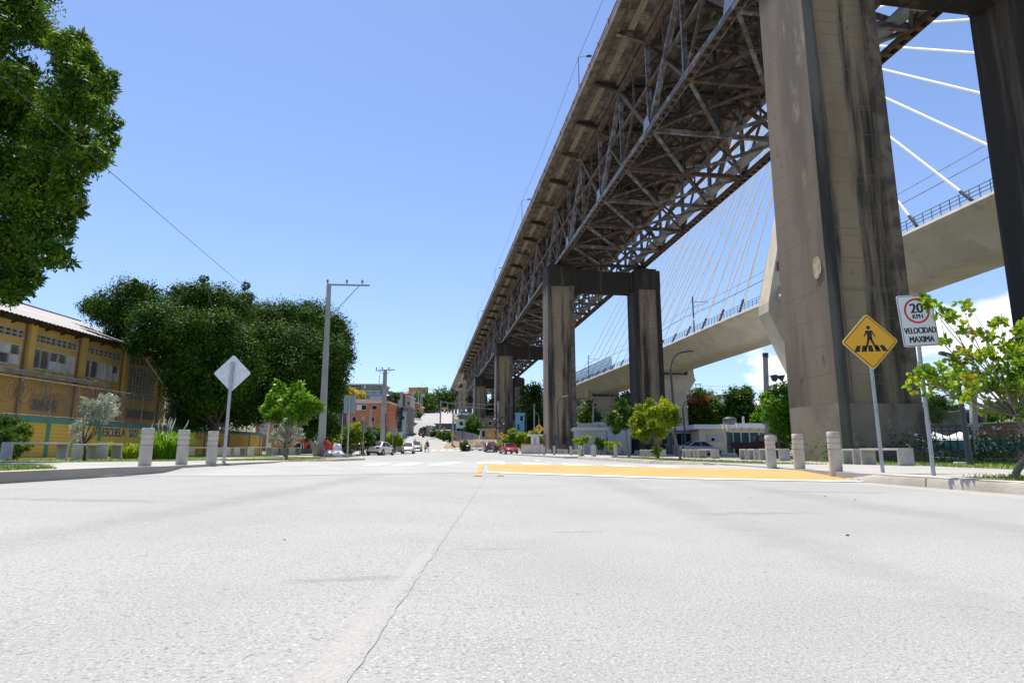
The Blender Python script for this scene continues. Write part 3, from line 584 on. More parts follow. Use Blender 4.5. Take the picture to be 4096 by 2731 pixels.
# lamps along the footway of the old bridge
def deck_lamp(Y, label):
    p = TP(Y, -3.2, 9.72); t = thing('deck_lamp', label, 'street lamp', p, group='lamps on the old bridge deck')
    MB().tube([(0, 0, 0), (0, 0, 2.8), (0, 0, 4.6)], [.08, .06, .05], 8).build('lamp_pole', galv, t, True)
    a = VB*1.5; MB().tube([(0, 0, 4.5), VB*.4+Vector((0, 0, 4.7)), a*.7+Vector((0, 0, 4.8))], .035, 6).build('lamp_arm', galv, t)
    MB().beam(a*.6+Vector((0, 0, 4.8)), a*.95+Vector((0, 0, 4.85)), .28, .12).build('lamp_head', lamppaint, t); return t
for Y, l in ((59, 'tall street lamp on the old bridge edge, nearest of its row'), (95, 'second street lamp along the old bridge edge'), (131, 'third street lamp along the old bridge edge'), (170, 'fourth street lamp along the old bridge edge'), (215, 'distant street lamp on the old bridge above the concrete approach'), (262, 'farthest street lamp on the old bridge edge')): deck_lamp(Y, l)
b = MB(); pts = [TP(Y, -3.2, 9.72+4.5-.6*math.sin(math.pi*((Y-23) % 36)/36)) for Y in range(23, 270, 3)]; b.tube(pts, .022, 4)
tag(b.build('deck_cable', lamppaint), 'thin cable strung between the street lamps of the old bridge', 'cable')
# concrete approach beyond the last truss
Ya = 27+4*SPAN; t = thing('approach_viaduct', 'concrete beam approach of the old bridge climbing onto the hill', 'bridge', TP(Ya))
o = TP(Ya); Ye = 430
b = MB(o); b.prism([TP(Ya, *q) for q in ((-3.4, 9.1), (-3.4, 9.72), (WT+3.75, 9.72), (WT+3.75, 9.1))], TP(Ye)-TP(Ya)); b.build('deck_slab', slabu, t)
for k in range(5): off = -1.2+k*(WT+2.4)/4; MB(o).beam(TP(Ya, off, 8.45), TP(Ye, off, 8.45), .5, 1.3).build('girder', viac, t)
b = MB(o)
for Y in range(int(Ya)+2, Ye, 4): b.beam(TP(Y, -3.3, 8.9), TP(Y, -1.2, 8.6), .4, .45)
b.build('deck_brackets', viac, t)
b = MB(o); b.beam(TP(Ya, -3.2, 10.3), TP(Ye, -3.2, 10.3), .12, .9); b.build('railing', mat('railing_rust', (.28, .075, .035)), t)
tanc = mat('bent_concrete', (.46, .38, .28), (.36, .30, .22), .5, .9, bump=.2, stretch=(1, 1, .4), stain=[((.1, .09, .08), .8, STREAK, .6, .75)])
def bent(Y, lab):
    p = TP(Y); p.z = 0; t = thing('viaduct_bent', lab, 'bridge pier', p, rz=TH, group='concrete bents of the approach viaduct'); z = TP(Y, 0, 7.75).z
    for x in (.0, WT): MB().box(x-.6, x+.6, -.6, .6, -2, z-1.6).build('column', tanc, t)
    MB().prism([(-2.6, -.8, z), (WT+2.6, -.8, z), (WT+2.6, -.8, z-.9), (WT+1, -.8, z-1.6), (-1, -.8, z-1.6), (-2.6, -.8, z-.9)][::-1], (0, 1.6, 0)).build('cap_beam', viac, t); return t
for Y, l in ((267, 'concrete two-column bent nearest the last truss span'), (295, 'second concrete bent up the approach slope'), (326, 'third concrete bent up the approach slope'), (358, 'fourth concrete bent, half hidden by the shop roof'), (395, 'farthest concrete bent under the approach')): bent(Y, l)
# ---------------------------------------------------------------- cable stayed rail bridge
ED = [(43.5, -60), (42.3, -10), (41.2, 20), (39.85, 47), (38.4, 57), (35.45, 84), (33.5, 94.5), (29.4, 119), (26.6, 139), (18.6, 180), (8, 225), (-4, 270)]
def edge(Y): return Vector((lerp([(y, x) for x, y in ED], Y), Y, 21.5-.015*(Y-48)))
def eside(Y):
    d = edge(Y+3)-edge(Y-3); d.z = 0; d.normalize(); return Vector((d.y, -d.x, 0))
def E(Y, off=0, dz=0): return edge(Y)+eside(Y)*off+Vector((0, 0, dz))
DW = 13.6
t = thing('rail_bridge', 'pale concrete cable-stayed rail bridge sweeping behind the old truss bridge', 'bridge', edge(84)); o = edge(84)
sec = [(.0, .10), (-.10, -.2), (.05, -.55), (.5, -.75), (1.6, -1.15), (2.9, -2.0), (3.8, -3.0), (4.6, -3.35), (DW-4.6, -3.35), (DW-3.8, -3.0), (DW-2.9, -2.0), (DW-1.6, -1.15), (DW-.5, -.75), (DW-.05, -.55), (DW+.1, -.2), (DW, .10), (DW-.5, .1), (DW-.5, -.2), (.5, -.2), (.5, .1), (.0, .10)]
YR = dense(-60, 270, 3.0)
b = MB(o); b.grid([[E(y, *q) for q in sec] for y in YR]); b.build('box_girder', viac, t, True)
blue = mat('railing_blue_grey', (.13, .17, .23), rough=.5)
b = MB(o)
for y0, y1 in zip(YR, YR[1:]):
    for dz in (.55, .9, 1.25): b.beam(E(y0, .2, dz), E(y1, .2, dz), .06, .06)
    for k in range(3):
        y = y0+k; b.beam(E(y, .2, .1), E(y, .2, 1.27), .06, .05)
b.build('railing', blue, t)
b = MB(o)
for y in [150+i*.45 for i in range(90)]: b.tube([E(y, .25, .1), E(y, .25, 2.6), E(y, .05, 3.2), E(y, -.3, 3.5)], .05, 4)
for dz in (.8, 1.9, 2.7): b.tube([E(y, .25, dz) for y in range(150, 191, 4)], .05, 4)
b.build('noise_fence', mat('noise_fence_blue', (.16, .22, .32), rough=.5), t)
# inverted-Y pylon astride the deck
PX, PY, PZ = 42.6, 82.3, 20.9
pt = lambda x, z, y=0: Vector((PX+x, PY+y, z))
b = MB(o)
for s_ in (-1, 1):
    def sct(xo, xi, z, dy): return [pt(s_*xo, z, -dy), pt(s_*xi, z, -dy), pt(s_*xi, z, dy), pt(s_*xo, z, dy)][::(1 if s_ < 0 else -1)]
    lv = [(3.4, .6, -8, 1.8), (3.6, .8, 8.6, 1.8), (5.2, 2.6, 12, 1.75), (8.0, 5.4, 19.0, 1.7), (7.9, 5.2, 20.3, 1.7), (1.6, .02, 47, 1.35)]
    for p, q in zip(lv, lv[1:]): b.frame8(sct(*p), sct(*q))
b.frame8([pt(-1.6, 47, -1.35), pt(1.6, 47, -1.35), pt(1.6, 47, 1.35), pt(-1.6, 47, 1.35)], [pt(-1.1, 74, -1.1), pt(1.1, 74, -1.1), pt(1.1, 74, 1.1), pt(-1.1, 74, 1.1)])
b.build('pylon', viac, t)
b = MB(o); b.box(PX-6.4, PX-4.6, PY-1.95, PY-1.62, 24.6, 25.0); b.box(PX-6.3, PX-6.1, PY-2.2, PY-1.62, 25.0, 25.9); b.box(PX-4.9, PX-4.7, PY-2.2, PY-1.60, 25.0, 25.9); b.box(PX-6.0, PX-5.2, PY-1.95, PY-1.62, 26.3, 26.6); b.build('service_bracket', lamppaint, t)
cabm = mat('cable_sheath', (.82, .80, .76), rough=.5)
for i in range(16):
    for sgn in (-1, 1):
        Ya_ = PY + sgn*(8.5+i*6.0)
        if sgn > 0 and Ya_ > 184: continue
        for off, dx in (((.35, -.5), (DW-.35, .5)) if sgn > 0 else ((.35, -.5),)):
            p = pt(dx, 50+i*1.45, sgn*1.0); q = E(Ya_, off, .1); c = MB(o).tube([p, q], .10 if sgn > 0 else .125, 6).build('stay_cable', cabm, t, True)
            MB(o).tube([q, q+(p-q).normalized()*2.2], .17, 6).build('cable_anchor', lamppaint, c)
b = MB(o)
for y in (-5, 40, 108, 140, 172): 
    for off in (1.6,): b.tube([E(y, off, 0), E(y, off, 7.5)], .12, 6); b.beam(E(y, off, 6.4), E(y, off+3, 6.6), .08, .08); b.beam(E(y, off, 5.4), E(y, off+3, 6.4), .06, .06)
b.build('catenary_mast', lamppaint, t)
b = MB(o)
for off, dz in ((3.4, 5.4), (3.4, 6.6), (1.6, 4.4)): b.tube([E(y, off, dz-.5*math.sin(math.pi*((y+5) % 40)/40)) for y in range(-40, 220, 5)], .03, 4)
b.build('catenary_wire', lamppaint, t)
def vpier(Y, lab, hw=4.9):
    c = E(Y, DW/2); z = c.z-3.3; c.z = 0; d = eside(Y); t = thing('viaduct_pier', lab, 'bridge pier', c, rz=math.atan2(d.y, d.x), group='hammerhead piers of the rail viaduct')
    b = MB(); b.frame8([(-3.0, -1.5, -6), (3.0, -1.5, -6), (3.0, 1.5, -6), (-3.0, 1.5, -6)], [(-2.75, -1.4, z-4.6), (2.75, -1.4, z-4.6), (2.75, 1.4, z-4.6), (-2.75, 1.4, z-4.6)]); b.build('pier_shaft', viac, t, bevel=.12)
    b = MB(); b.frame8([(-2.75, -1.4, z-4.6), (2.75, -1.4, z-4.6), (2.75, 1.4, z-4.6), (-2.75, 1.4, z-4.6)], [(-hw, -1.6, z-1.6), (hw, -1.6, z-1.6), (hw, 1.6, z-1.6), (-hw, 1.6, z-1.6)])
    b.frame8([(-hw, -1.6, z-1.6), (hw, -1.6, z-1.6), (hw, 1.6, z-1.6), (-hw, 1.6, z-1.6)], [(-hw+.4, -1.2, z-.5), (hw-.4, -1.2, z-.5), (hw-.4, 1.2, z-.5), (-hw+.4, 1.2, z-.5)])
    for s_ in (-1, 1): b.frame8([(s_*(hw-.1)-.75*(s_+1), -1.2, z-1.0), (s_*(hw-.1)+.75*(1-s_), -1.2, z-1.0), (s_*(hw-.1)+.75*(1-s_), 1.2, z-1.0), (s_*(hw-.1)-.75*(s_+1), 1.2, z-1.0)], [(s_*(hw-.4)-.6*(s_+1), -1.1, z+1.8), (s_*(hw-.4)+.6*(1-s_), -1.1, z+1.8), (s_*(hw-.4)+.6*(1-s_), 1.1, z+1.8), (s_*(hw-.4)-.6*(s_+1), 1.1, z+1.8)])
    b.build('hammerhead', viac, t); MB().box(-3, 3, -.6, .6, z-.5, z+.02).build('bearing', lamppaint, t); return t
vpier(131, 'broad hammerhead viaduct pier behind the arching street lamp'); vpier(176, 'hammerhead viaduct pier behind the white flat-roofed building'); vpier(205, 'far viaduct pier partly hidden by the second bridge pier')
# ---------------------------------------------------------------- street furniture
def bollard_thing(label, loc, rz=0):
    t = thing('bollard', label, 'bollard', loc, rz, 'ringed concrete bollards')
    prof = [(.118, -.1), (.116, .0)]
    for z in (.42, .535, .645): prof += [(.115, z-.014), (.099, z-.007), (.099, z+.007), (.115, z+.014)]
    prof += [(.112, .742), (.103, .755)]
    MB().lathe(prof, n=20).build('shaft', concrete, t, True); return t
bl = [((3345, 1884.6), 'ringed concrete bollard right of the yellow ramp, nearest of its three'), ((3199, 1874), 'middle ringed concrete bollard of the three by the yellow ramp'), ((3087, 1868), 'farthest ringed concrete bollard of the three by the yellow ramp'), ((578, 1864), 'ringed concrete bollard on the left pavement, nearest its grass verge'), ((725, 1859), 'middle ringed concrete bollard of the three on the left pavement'), ((844, 1855), 'ringed concrete bollard on the left pavement next to the grey diamond sign'), ((2177, 1817), 'small bollard at the left edge of the second pier'), ((2217, 1817.5), 'small bollard left of the lamp post at the second pier'), ((2284, 1818), 'small bollard below the right edge of the second pier'), ((2320, 1822), 'small bollard at the end of the far right kerb, left of a pair'), ((2332, 1821), 'small bollard at the end of the far right kerb, right of a pair'), ((2369, 1820), 'small bollard beside the low leafy sapling, left of two'), ((2378, 1823), 'small bollard beside the low leafy sapling, right of two'), ((2463, 1824), 'small bollard in front of the grey kiosk wall, farthest right of its row')]
B0 = None
for i, ((px, py), l) in enumerate(bl):
    P = gp(px, py, .235 if px < 1000 else PV)
    if B0 is None: B0 = bollard_thing(l, P, .3)
    else: again(B0, l, P, i*.9)
B0.children[0].data.materials[0] = concrete
# benches and stools: cast concrete hoops, the long ones two hoop lengths
def hoop(L, nm):
    b = MB(); h, d, w_ = .45, .225, .055
    b.prism([(d, -L/2, 0), (d, -L/2, h), (d, L/2, h), (d, L/2, 0), (d, L/2-w_, 0), (d, L/2-w_, h-w_), (d, -L/2+w_, h-w_), (d, -L/2+w_, 0)], (-2*d, 0, 0))
    return b.build(nm, benchc, bevel=.012)
def seat(kind, label, loc, rz):
    o = SEAT[kind]
    if o.get('label'): o = o.copy(); COL.objects.link(o)
    o.location = loc; o.rotation_euler = (0, 0, rz); tag(o, label, 'bench' if kind == 'bench' else 'stool', 'concrete benches' if kind == 'bench' else 'concrete cube stools'); return o
SEAT = {'bench': hoop(1.45, 'concrete_bench'), 'stool': hoop(.5, 'concrete_stool')}
def seats(lst, rz, hgt=.45):
    for kind, cx, by, hpx, lab in lst:
        Y = hgt*2488/hpx; P = at(cx, by, Y); seat(kind, lab, P, rz)
# (kind, centre px, base py, height px)
seats([('stool', 3366, 1857, 58, 'concrete cube stool half behind the nearest right bollard'), ('stool', 3422, 1858, 62, 'concrete cube stool left of the long bench by the nearest pier'), ('bench', 3548, 1860, 66, 'long concrete bench in front of the nearest pier'),
  ('stool', 2990, 1838, 42, 'concrete cube stool, left of two beside the maroon truck'), ('stool', 3025, 1839.5, 43, 'concrete cube stool, right of two beside the maroon truck'), ('bench', 3098, 1841, 46, 'long concrete bench behind the farthest right bollard'),
  ('stool', 2753, 1830, 33, 'concrete cube stool, left of two beside the silver car'), ('stool', 2783, 1831, 34, 'concrete cube stool, right of two beside the silver car'), ('bench', 2835, 1832.5, 36, 'long concrete bench in front of the silver car'),
  ('stool', 2577, 1825.5, 27, 'concrete cube stool, left of two by the yellow-green tree'), ('stool', 2596, 1826, 27.5, 'concrete cube stool, right of two by the yellow-green tree'), ('bench', 2634, 1827, 29, 'long concrete bench behind the yellow-green tree'),
  ('stool', 2238, 1814.5, 18, 'small stool at the foot of the graffiti pier'), ('bench', 2258, 1815, 18, 'long bench at the foot of the graffiti pier'), ('stool', 2297, 1817, 18, 'small stool at the right corner of the second pier'), ('bench', 2312, 1817, 18.5, 'bench half hidden by the paired bollards'), ('stool', 2196, 1813, 16, 'small stool left of the graffiti pier'),
  ('stool', 2112, 1810, 13, 'small bench block under the leafy trees behind the red car'), ('stool', 2146, 1811, 13, 'small bench block by the ball player sign'),
  ('bench', 2498, 1815, 15, 'shaded long bench at the foot of the right column of the second pier'), ('stool', 2405, 1814, 14, 'shaded stool below the dark shrub, left of two'), ('stool', 2433, 1814, 14, 'shaded stool below the dark shrub, right of two'), ('stool', 2546, 1814.5, 14, 'shaded stool right of the shaded long bench')], R(188))
seats([('bench', 138, 1836, 66, 'long grey concrete bench in the left corner before the yellow wall'), ('stool', 336, 1836, 60, 'grey concrete cube stool below the silvery bush, left of two'), ('stool', 436, 1834, 59, 'grey concrete cube stool below the silvery bush, right of two'), ('stool', 555, 1822, 44, 'pale stool beside the tall grass clump'),
  ('bench', 806, 1821, 32, 'grey bench partly hidden by a left bollard'), ('stool', 893, 1821, 31.5, 'grey stool right of a left bollard, first of three'), ('stool', 921, 1822, 32, 'grey stool at the grey diamond sign post, second of three'), ('stool', 958, 1821, 32, 'grey stool right of the grey diamond sign post'),
  ('bench', 1040, 1820, 32, 'dark grey long bench before the curved end of the yellow wall'), ('stool', 1112, 1819.5, 28, 'dark stool behind the silvery bush, left one'), ('stool', 1140, 1819.5, 28, 'dark stool behind the trunk of the lime tree'), ('stool', 1178, 1820, 30, 'dark stool before the red shop front'), ('stool', 1215, 1814, 20, 'pale stool before the cream shop front, left of two'), ('stool', 1240, 1814, 20, 'pale stool before the cream shop front, right of two'), ('stool', 1372, 1813, 18, 'pale block stool beside the parked motorcycle')], R(-22))
# ---------------------------------------------------------------- signs
def sign(name, label, cat, base, ctr, shape, w_, h_, m_face, m_back, group=None, yaw=0, front=True, pr=.032, roll=0, ptop=None):
    """pole from base leaning to the plate centre; plate faces -Y (towards the road) when front"""
    base = Vector(base); ctr = Vector(ctr); t = thing(name, label, cat, base, 0, group); d = ctr-base
    top = d*((d.length+(ptop if ptop is not None else h_*.42))/d.length)
    MB().tube([(0, 0, -.15), tuple(d*.5), tuple(top)], pr, 10).build('sign_post', galv, t, True)
    s_ = -1 if front else 1
    if shape == 'diamond': pts = []; 
    rr = .07*w_
    def rounded(hw, hh, r_, n=5):
        out = []
        for cx, cy, a0 in ((hw-r_, hh-r_, 0), (-hw+r_, hh-r_, 90), (-hw+r_, -hh+r_, 180), (hw-r_, -hh+r_, 270)):
            for k in range(n): a = R(a0+90*k/(n-1)); out.append((cx+r_*math.cos(a), cy+r_*math.sin(a)))
        return out
    def place(pts, y, th, nm, mm, par):
        a = R(45) if shape == 'diamond' else 0
        q = [(x*math.cos(a)-z*math.sin(a), x*math.sin(a)+z*math.cos(a)) for x, z in pts]
        b = MB(); b.prism([(x, 0, z) for x, z in q][::-1], (0, th, 0)); o = b.build(nm, mm, par); return o
    pl = place(rounded(w_/2, h_/2, rr), 0, .006, 'sign_plate', m_back, t); pl.location = d+Vector((0, s_*(pr+.010)-.003, 0)); pl.rotation_euler = (0, roll, yaw)
    if front:
        f = place(rounded(w_/2-.004, h_/2-.004, rr), 0, -.003, 'sign_face', m_face, pl); f.location = (0, -.0005, 0)
        return t, pl, rounded, place
    return t, pl, None, None
# pedestrian crossing sign near right
t, pl, rnd, plc = sign('crossing_sign', 'yellow diamond pedestrian crossing sign in front of the nearest pier', 'road sign', gp(3532, 1889, PV), at(3474, 1368, 11.43), 'diamond', .765, .765, yel, signback, roll=R(-2), ptop=.33)
def ringplate(par, hw, hh, r_, wd, m, y, diamond):
    a = R(45) if diamond else 0; P1 = rnd(hw, hh, r_); P2 = rnd(hw-wd, hh-wd, max(.01, r_-wd)); b = MB(); n = len(P1)
    rot = lambda p: (p[0]*math.cos(a)-p[1]*math.sin(a), y, p[0]*math.sin(a)+p[1]*math.cos(a))
    b.add([rot(p) for p in P1]+[rot(p) for p in P2], [(i, (i+1) % n, n+(i+1) % n, n+i) for i in range(n)]); return b.build('sign_border', m, par)
ringplate(pl, .355, .355, .045, .012, blk, -.0042, True)
b = MB(); yy = -.0044
def disc(b, cx, cz, r_, y=yy, n=20): b.poly([(cx+r_*math.cos(2*math.pi*k/n), y, cz-r_*math.sin(2*math.pi*k/n)) for k in range(n)])
def bar(b, p, q, w0, w1=None, y=yy):
    w1 = w1 or w0; d = Vector((q[0]-p[0], 0, q[1]-p[1])); nrm = Vector((-d.z, 0, d.x)).normalized(); P, Q = Vector((p[0], y, p[1])), Vector((q[0], y, q[1]))
    b.poly([P+nrm*w0/2, Q+nrm*w1/2, Q-nrm*w1/2, P-nrm*w0/2])
def walker(b, s=1., y=yy):
    disc(b, .0, .27*s, .038*s, y)
    b.poly([(-.05*s, y, .215*s), (.055*s, y, .215*s), (.05*s, y, .05*s), (-.035*s, y, .05*s)])
    for p, q, a, c in (((-.045, .205), (-.085, .12), .03, .024), ((-.085, .12), (-.105, .10), .024, .02), ((.05, .205), (.095, .13), .03, .024), ((.095, .13), (.115, .085), .024, .02), ((-.015, .07), (-.055, -.05), .05, .04), ((-.055, -.05), (-.105, -.15), .04, .034), ((.02, .07), (.06, -.04), .05, .042), ((.06, -.04), (.12, -.145), .042, .034), ((.11, -.135), (.145, -.145), .03, .026), ((-.11, -.145), (-.08, -.16), .028, .024)): bar(b, (p[0]*s, p[1]*s), (q[0]*s, q[1]*s), a*s, c*s, y)
walker(b); 
for x, sl in ((-.27, .055), (-.135, .025), (0, 0), (.135, -.025), (.27, -.055)): b.poly([(x-.045+sl-.0, yy, -.07), (x+.03+sl, yy, -.07), (x+.05, yy, -.19), (x-.05, yy, -.19)][::1])
b.build('pedestrian_symbol', blk, pl)
# speed limit sign
t, pl, rnd, plc = sign('speed_sign', 'white speed limit board reading 20 KPH VELOCIDAD MAXIMA', 'road sign', gp(3735, 1901, PV), at(3664, 1284, 10.08), 'rect', .60, .875, wht, signback, roll=R(-3.2), ptop=.30)
ringplate(pl, .288, .425, .035, .009, blk, -.0042, False)
b = MB(); n = 40; C0 = (.01, .165)
b.add([(C0[0]+r_*math.cos(2*math.pi*k/n), yy, C0[1]+r_*math.sin(2*math.pi*k/n)) for r_ in (.215, .182) for k in range(n)], [(k, (k+1) % n, n+(k+1) % n, n+k) for k in range(n)]); b.build('speed_ring', redm, pl)
for tx, sz, z, sx, bo in (('20', .235, .20, .95, .010), ('KPH', .11, .065, .88, .005), ('VELOCIDAD', .145, -.175, .66, .008), ('MAXIMA', .145, -.325, .74, .008)): text('lettering', tx, sz, blk, pl, (.01, -.0045, z), (R(90), 0, 0), .001, sx, 0, 'CENTER', bo)
# small yellow warning signs down the road
def warn(name, label, bx, by, bz, cx, cy, Y, half, sym):
    ctr = at(cx, cy, Y); base = Vector((ctr.x+(bx-cx)*Y/2488, Y, bz)); t, pl, r_, p_ = sign(name, label, 'road sign', base, ctr, 'diamond', half*1.414, half*1.414, yel, signback, 'small yellow warning signs down the road', pr=.045)
    ringplate(pl, half*.66, half*.66, .04, .02, blk, -.0042, True); b = MB(); k = half/.54
    if sym == 'walk': walker(b, k*.85); [b.poly([(x*k-.05*k, yy, -.08*k), (x*k+.05*k, yy, -.08*k), (x*k+.05*k, yy, -.18*k), (x*k-.05*k, yy, -.18*k)]) for x in (-.24, -.12, 0, .12, .24)]
    if sym == 'ball':
        disc(b, -.31*k, .06*k, .045*k); disc(b, 0, .27*k, .05*k)
        for p, q, a in (((-.02, .2), (.03, 0), .14), ((-.04, .17), (-.25, .07), .05), ((.04, .18), (.2, .1), .05), ((.02, 0), (-.09, -.14), .07), ((-.09, -.14), (-.14, -.28), .06), ((.05, .0), (.17, -.1), .07), ((.17, -.1), (.29, -.08), .055)): bar(b, (p[0]*k, p[1]*k), (q[0]*k, q[1]*k), a*k)
    if sym == 'bump': b.poly([(x*k, yy, z*k) for x, z in ((-.34, -.05), (-.26, .03), (-.16, .05), (-.08, .15), (.06, .17), (.14, .06), (.24, .04), (.34, -.05))])
    b.build('warning_symbol', blk, pl); return t
warn('warning_sign', 'yellow diamond sign of a ball player at the foot of the second pier', 2157, 0, .13, 2156, 1715, 60, .50, 'ball')
warn('warning_sign', 'yellow diamond speed hump sign half hidden by the leafy tree behind the red car', 2010, 0, .1, 2005, 1740, 76, .42, 'bump')
warn('warning_sign', 'yellow diamond crossing sign left of a close pair', 1960, 0, .3, 1959, 1743, 92, .42, 'walk')
warn('warning_sign', 'yellow diamond running player sign right of a close pair', 1973, 0, .3, 1972, 1743, 93, .42, 'ball')
warn('warning_sign', 'small yellow diamond sign above the close pair', 1969, 0, .6, 1969, 1719, 110, .40, 'walk')
warn('warning_sign', 'yellow diamond crossing sign on the concrete pole by the far kerb', 1812, 0, .9, 1812, 1741, 105.5, .42, 'walk')
warn('warning_sign', 'small yellow diamond sign over the corrugated fence', 1776, 0, 3.3, 1776, 1712, 150, .50, 'walk')
warn('warning_sign', 'small yellow diamond sign on the far left slope of the road', 1624, 0, 2.6, 1624, 1702, 132, .48, 'walk')
warn('warning_sign', 'tiny yellow diamond sign high on the hill road, left of two', 1773, 0, 14, 1774, 1633, 255, .7, 'walk'); warn('warning_sign', 'tiny yellow diamond sign high on the hill road, right of two', 1782, 0, 14, 1783, 1633, 256, .7, 'walk')
# plates seen from the back along the left pavement
def backsign(label, bx, by, Y, cx, cy, shape, w_, h_, m, pr=.035):
    P = at(bx, by, Y); return sign('sign_back', label, 'road sign', P, at(cx, cy, Y), shape, w_, h_, m, m, 'road signs seen from behind on the left', front=False, pr=pr, ptop=h_*.42)[0]
backsign('large bare aluminium diamond sign back on the near left pavement', 895, 1849, 15.7, 926, 1492, 'diamond', .685, .685, signback, .04)
backsign('tall blue grey rectangular sign back beside the rubbish heap', 1389, 1827, 33.5, 1398, 1616, 'rect', .635, 1.0, signgrey, .045)
backsign('dark rectangular sign back left of the tall blue grey one', 1363, 1820, 46, 1370, 1678, 'rect', .58, .94, signdark)
backsign('dark square sign back, left of an overlapping pair', 1439, 1815, 62, 1441, 1707, 'rect', .60, 1.05, signdark); backsign('grey square sign back, right of an overlapping pair', 1450, 1815, 60, 1456, 1708, 'rect', .52, 1.0, signgrey)
backsign('pale diamond sign back beside the overlapping pair', 1471, 1814, 66, 1480, 1718, 'diamond', .62, .62, mat('faded_sign_back', (.36, .37, .42), (.30, .31, .35), 6, .6))
backsign('small grey diamond sign back above the white saloon', 1493, 1812, 72, 1495, 1746, 'diamond', .45, .45, signgrey)
backsign('grey rectangular sign back over the yellow-green bush', 1570, 1806, 82, 1573, 1722, 'rect', .68, 1.15, signgrey); backsign('pale panel sign on the wiry pole', 1602, 1800, 92, 1602, 1740, 'rect', .45, .9, signback)
backsign('grey diamond sign back above the white hatchback', 1619, 1798, 96, 1618, 1745, 'diamond', .60, .60, signgrey)
# ---------------------------------------------------------------- poles and lamps
def cpole(label, base, top, r0, r1, name='utility_pole', cat='utility pole', group='concrete poles'):
    base, top = Vector(base), Vector(top); t = thing(name, label, cat, base, 0, group); d = top-base
    def sq(c, r): return [c+Vector((x*r, y*r, 0)) for x, y in ((-1, -.8), (1, -.8), (1, .8), (-1, .8))]
    MB().frame8(sq(Vector((0, 0, -.4)), r0), sq(d, r1)).build('pole_shaft', polec, t, bevel=.02); return t, d
def insulator(t, p):
    MB().lathe([(.03, 0), (.03, .10), (.10, .12), (.05, .16), (.10, .20), (.05, .25), (.085, .28), (.03, .36)], p, 8).build('insulator', mat('insulator_grey', (.25, .24, .24), rough=.35), t, True)
p1, d1 = cpole('tall concrete power pole with a one-sided steel crossarm beside the lime tree', at(1284, 1823, 42.2), at(1317, 1135, 42.2), .235, .125)
arm = d1+Vector((2.6, .1, -.10))
b = MB(); b.beam(d1+Vector((-.15, 0, -.06)), arm+Vector((.25, 0, 0)), .10, .11); b.build('crossarm', galv, p1)
MB().tube([d1+Vector((.05, 0, -2.55)), d1+Vector((2.15, .05, -.12))], .035, 6).build('arm_brace', galv, p1)
for q in (d1+Vector((-.12, 0, .0)), d1+Vector((1.25, 0, -.02)), d1+Vector((2.35, 0, -.04))): insulator(p1, q)
MB().tube([d1+Vector((-.18, 0, -.1)), d1+Vector((-.22, 0, -1.6)), d1+Vector((-.16, -.02, -2.6))], .015, 4).build('ground_wire', lamppaint, p1)
MB().box(-.2, .2, -.17, .17, d1.z-5.05, d1.z-4.95).build('pole_band', galv, p1).location = (d1.x*.58, 0, 0)
p2, d2 = cpole('concrete power pole with a T-shaped crossarm behind the white saloon', at(1530, 1812, 72), at(1541, 1478, 72), .30, .20)
b = MB(); b.beam(d2+Vector((-1.15, 0, -.12)), d2+Vector((1.15, 0, .0)), .09, .10); b.build('crossarm', galv, p2)
for s_ in (-1, 1): MB().tube([d2+Vector((0, 0, -.75)), d2+Vector((s_*.65, 0, -.1))], .03, 5).build('arm_brace', galv, p2)
for x in (-1.05, -.35, .42): insulator(p2, d2+Vector((x, 0, -.05)))
MB().tube([(.3, -.25, 0), (.35, -.25, 2), (.25, -.25, 4.6)], .05, 5).build('riser_pipe', lamppaint, p2)
p3, d3 = cpole('grey wire-laden pole with a crossarm above the white hatchback', at(1600, 1795, 95), at(1606, 1567, 95), .24, .17); b = MB(); b.beam(d3+Vector((-.3, 0, -.1)), d3+Vector((1.6, 0, -.05)), .09, .10); b.build('crossarm', galv, p3)
b = MB(); rg = random.Random(5)
for i in range(12): b.tube([(rg.uniform(-.3, .3), -.35, rg.uniform(1.5, 6)) for _ in range(4)], .03, 4)
for i in range(5): b.lathe([(.28, -.05), (.33, 0), (.28, .05)], (rg.uniform(-.3, .3), -.4, rg.uniform(3.2, 6)), 10, 'y')
b.build('cable_bundle', blk, p3)
p4, d4 = cpole('slim concrete pole beside the wire-laden pole', at(1588, 1798, 98), at(1597, 1600, 98), .22, .17); b = MB()
for i in range(9): b.tube([(rg.uniform(-.35, .35), -.3, rg.uniform(3, 7)) for _ in range(4)], .03, 4)
b.build('cable_bundle', blk, p4)
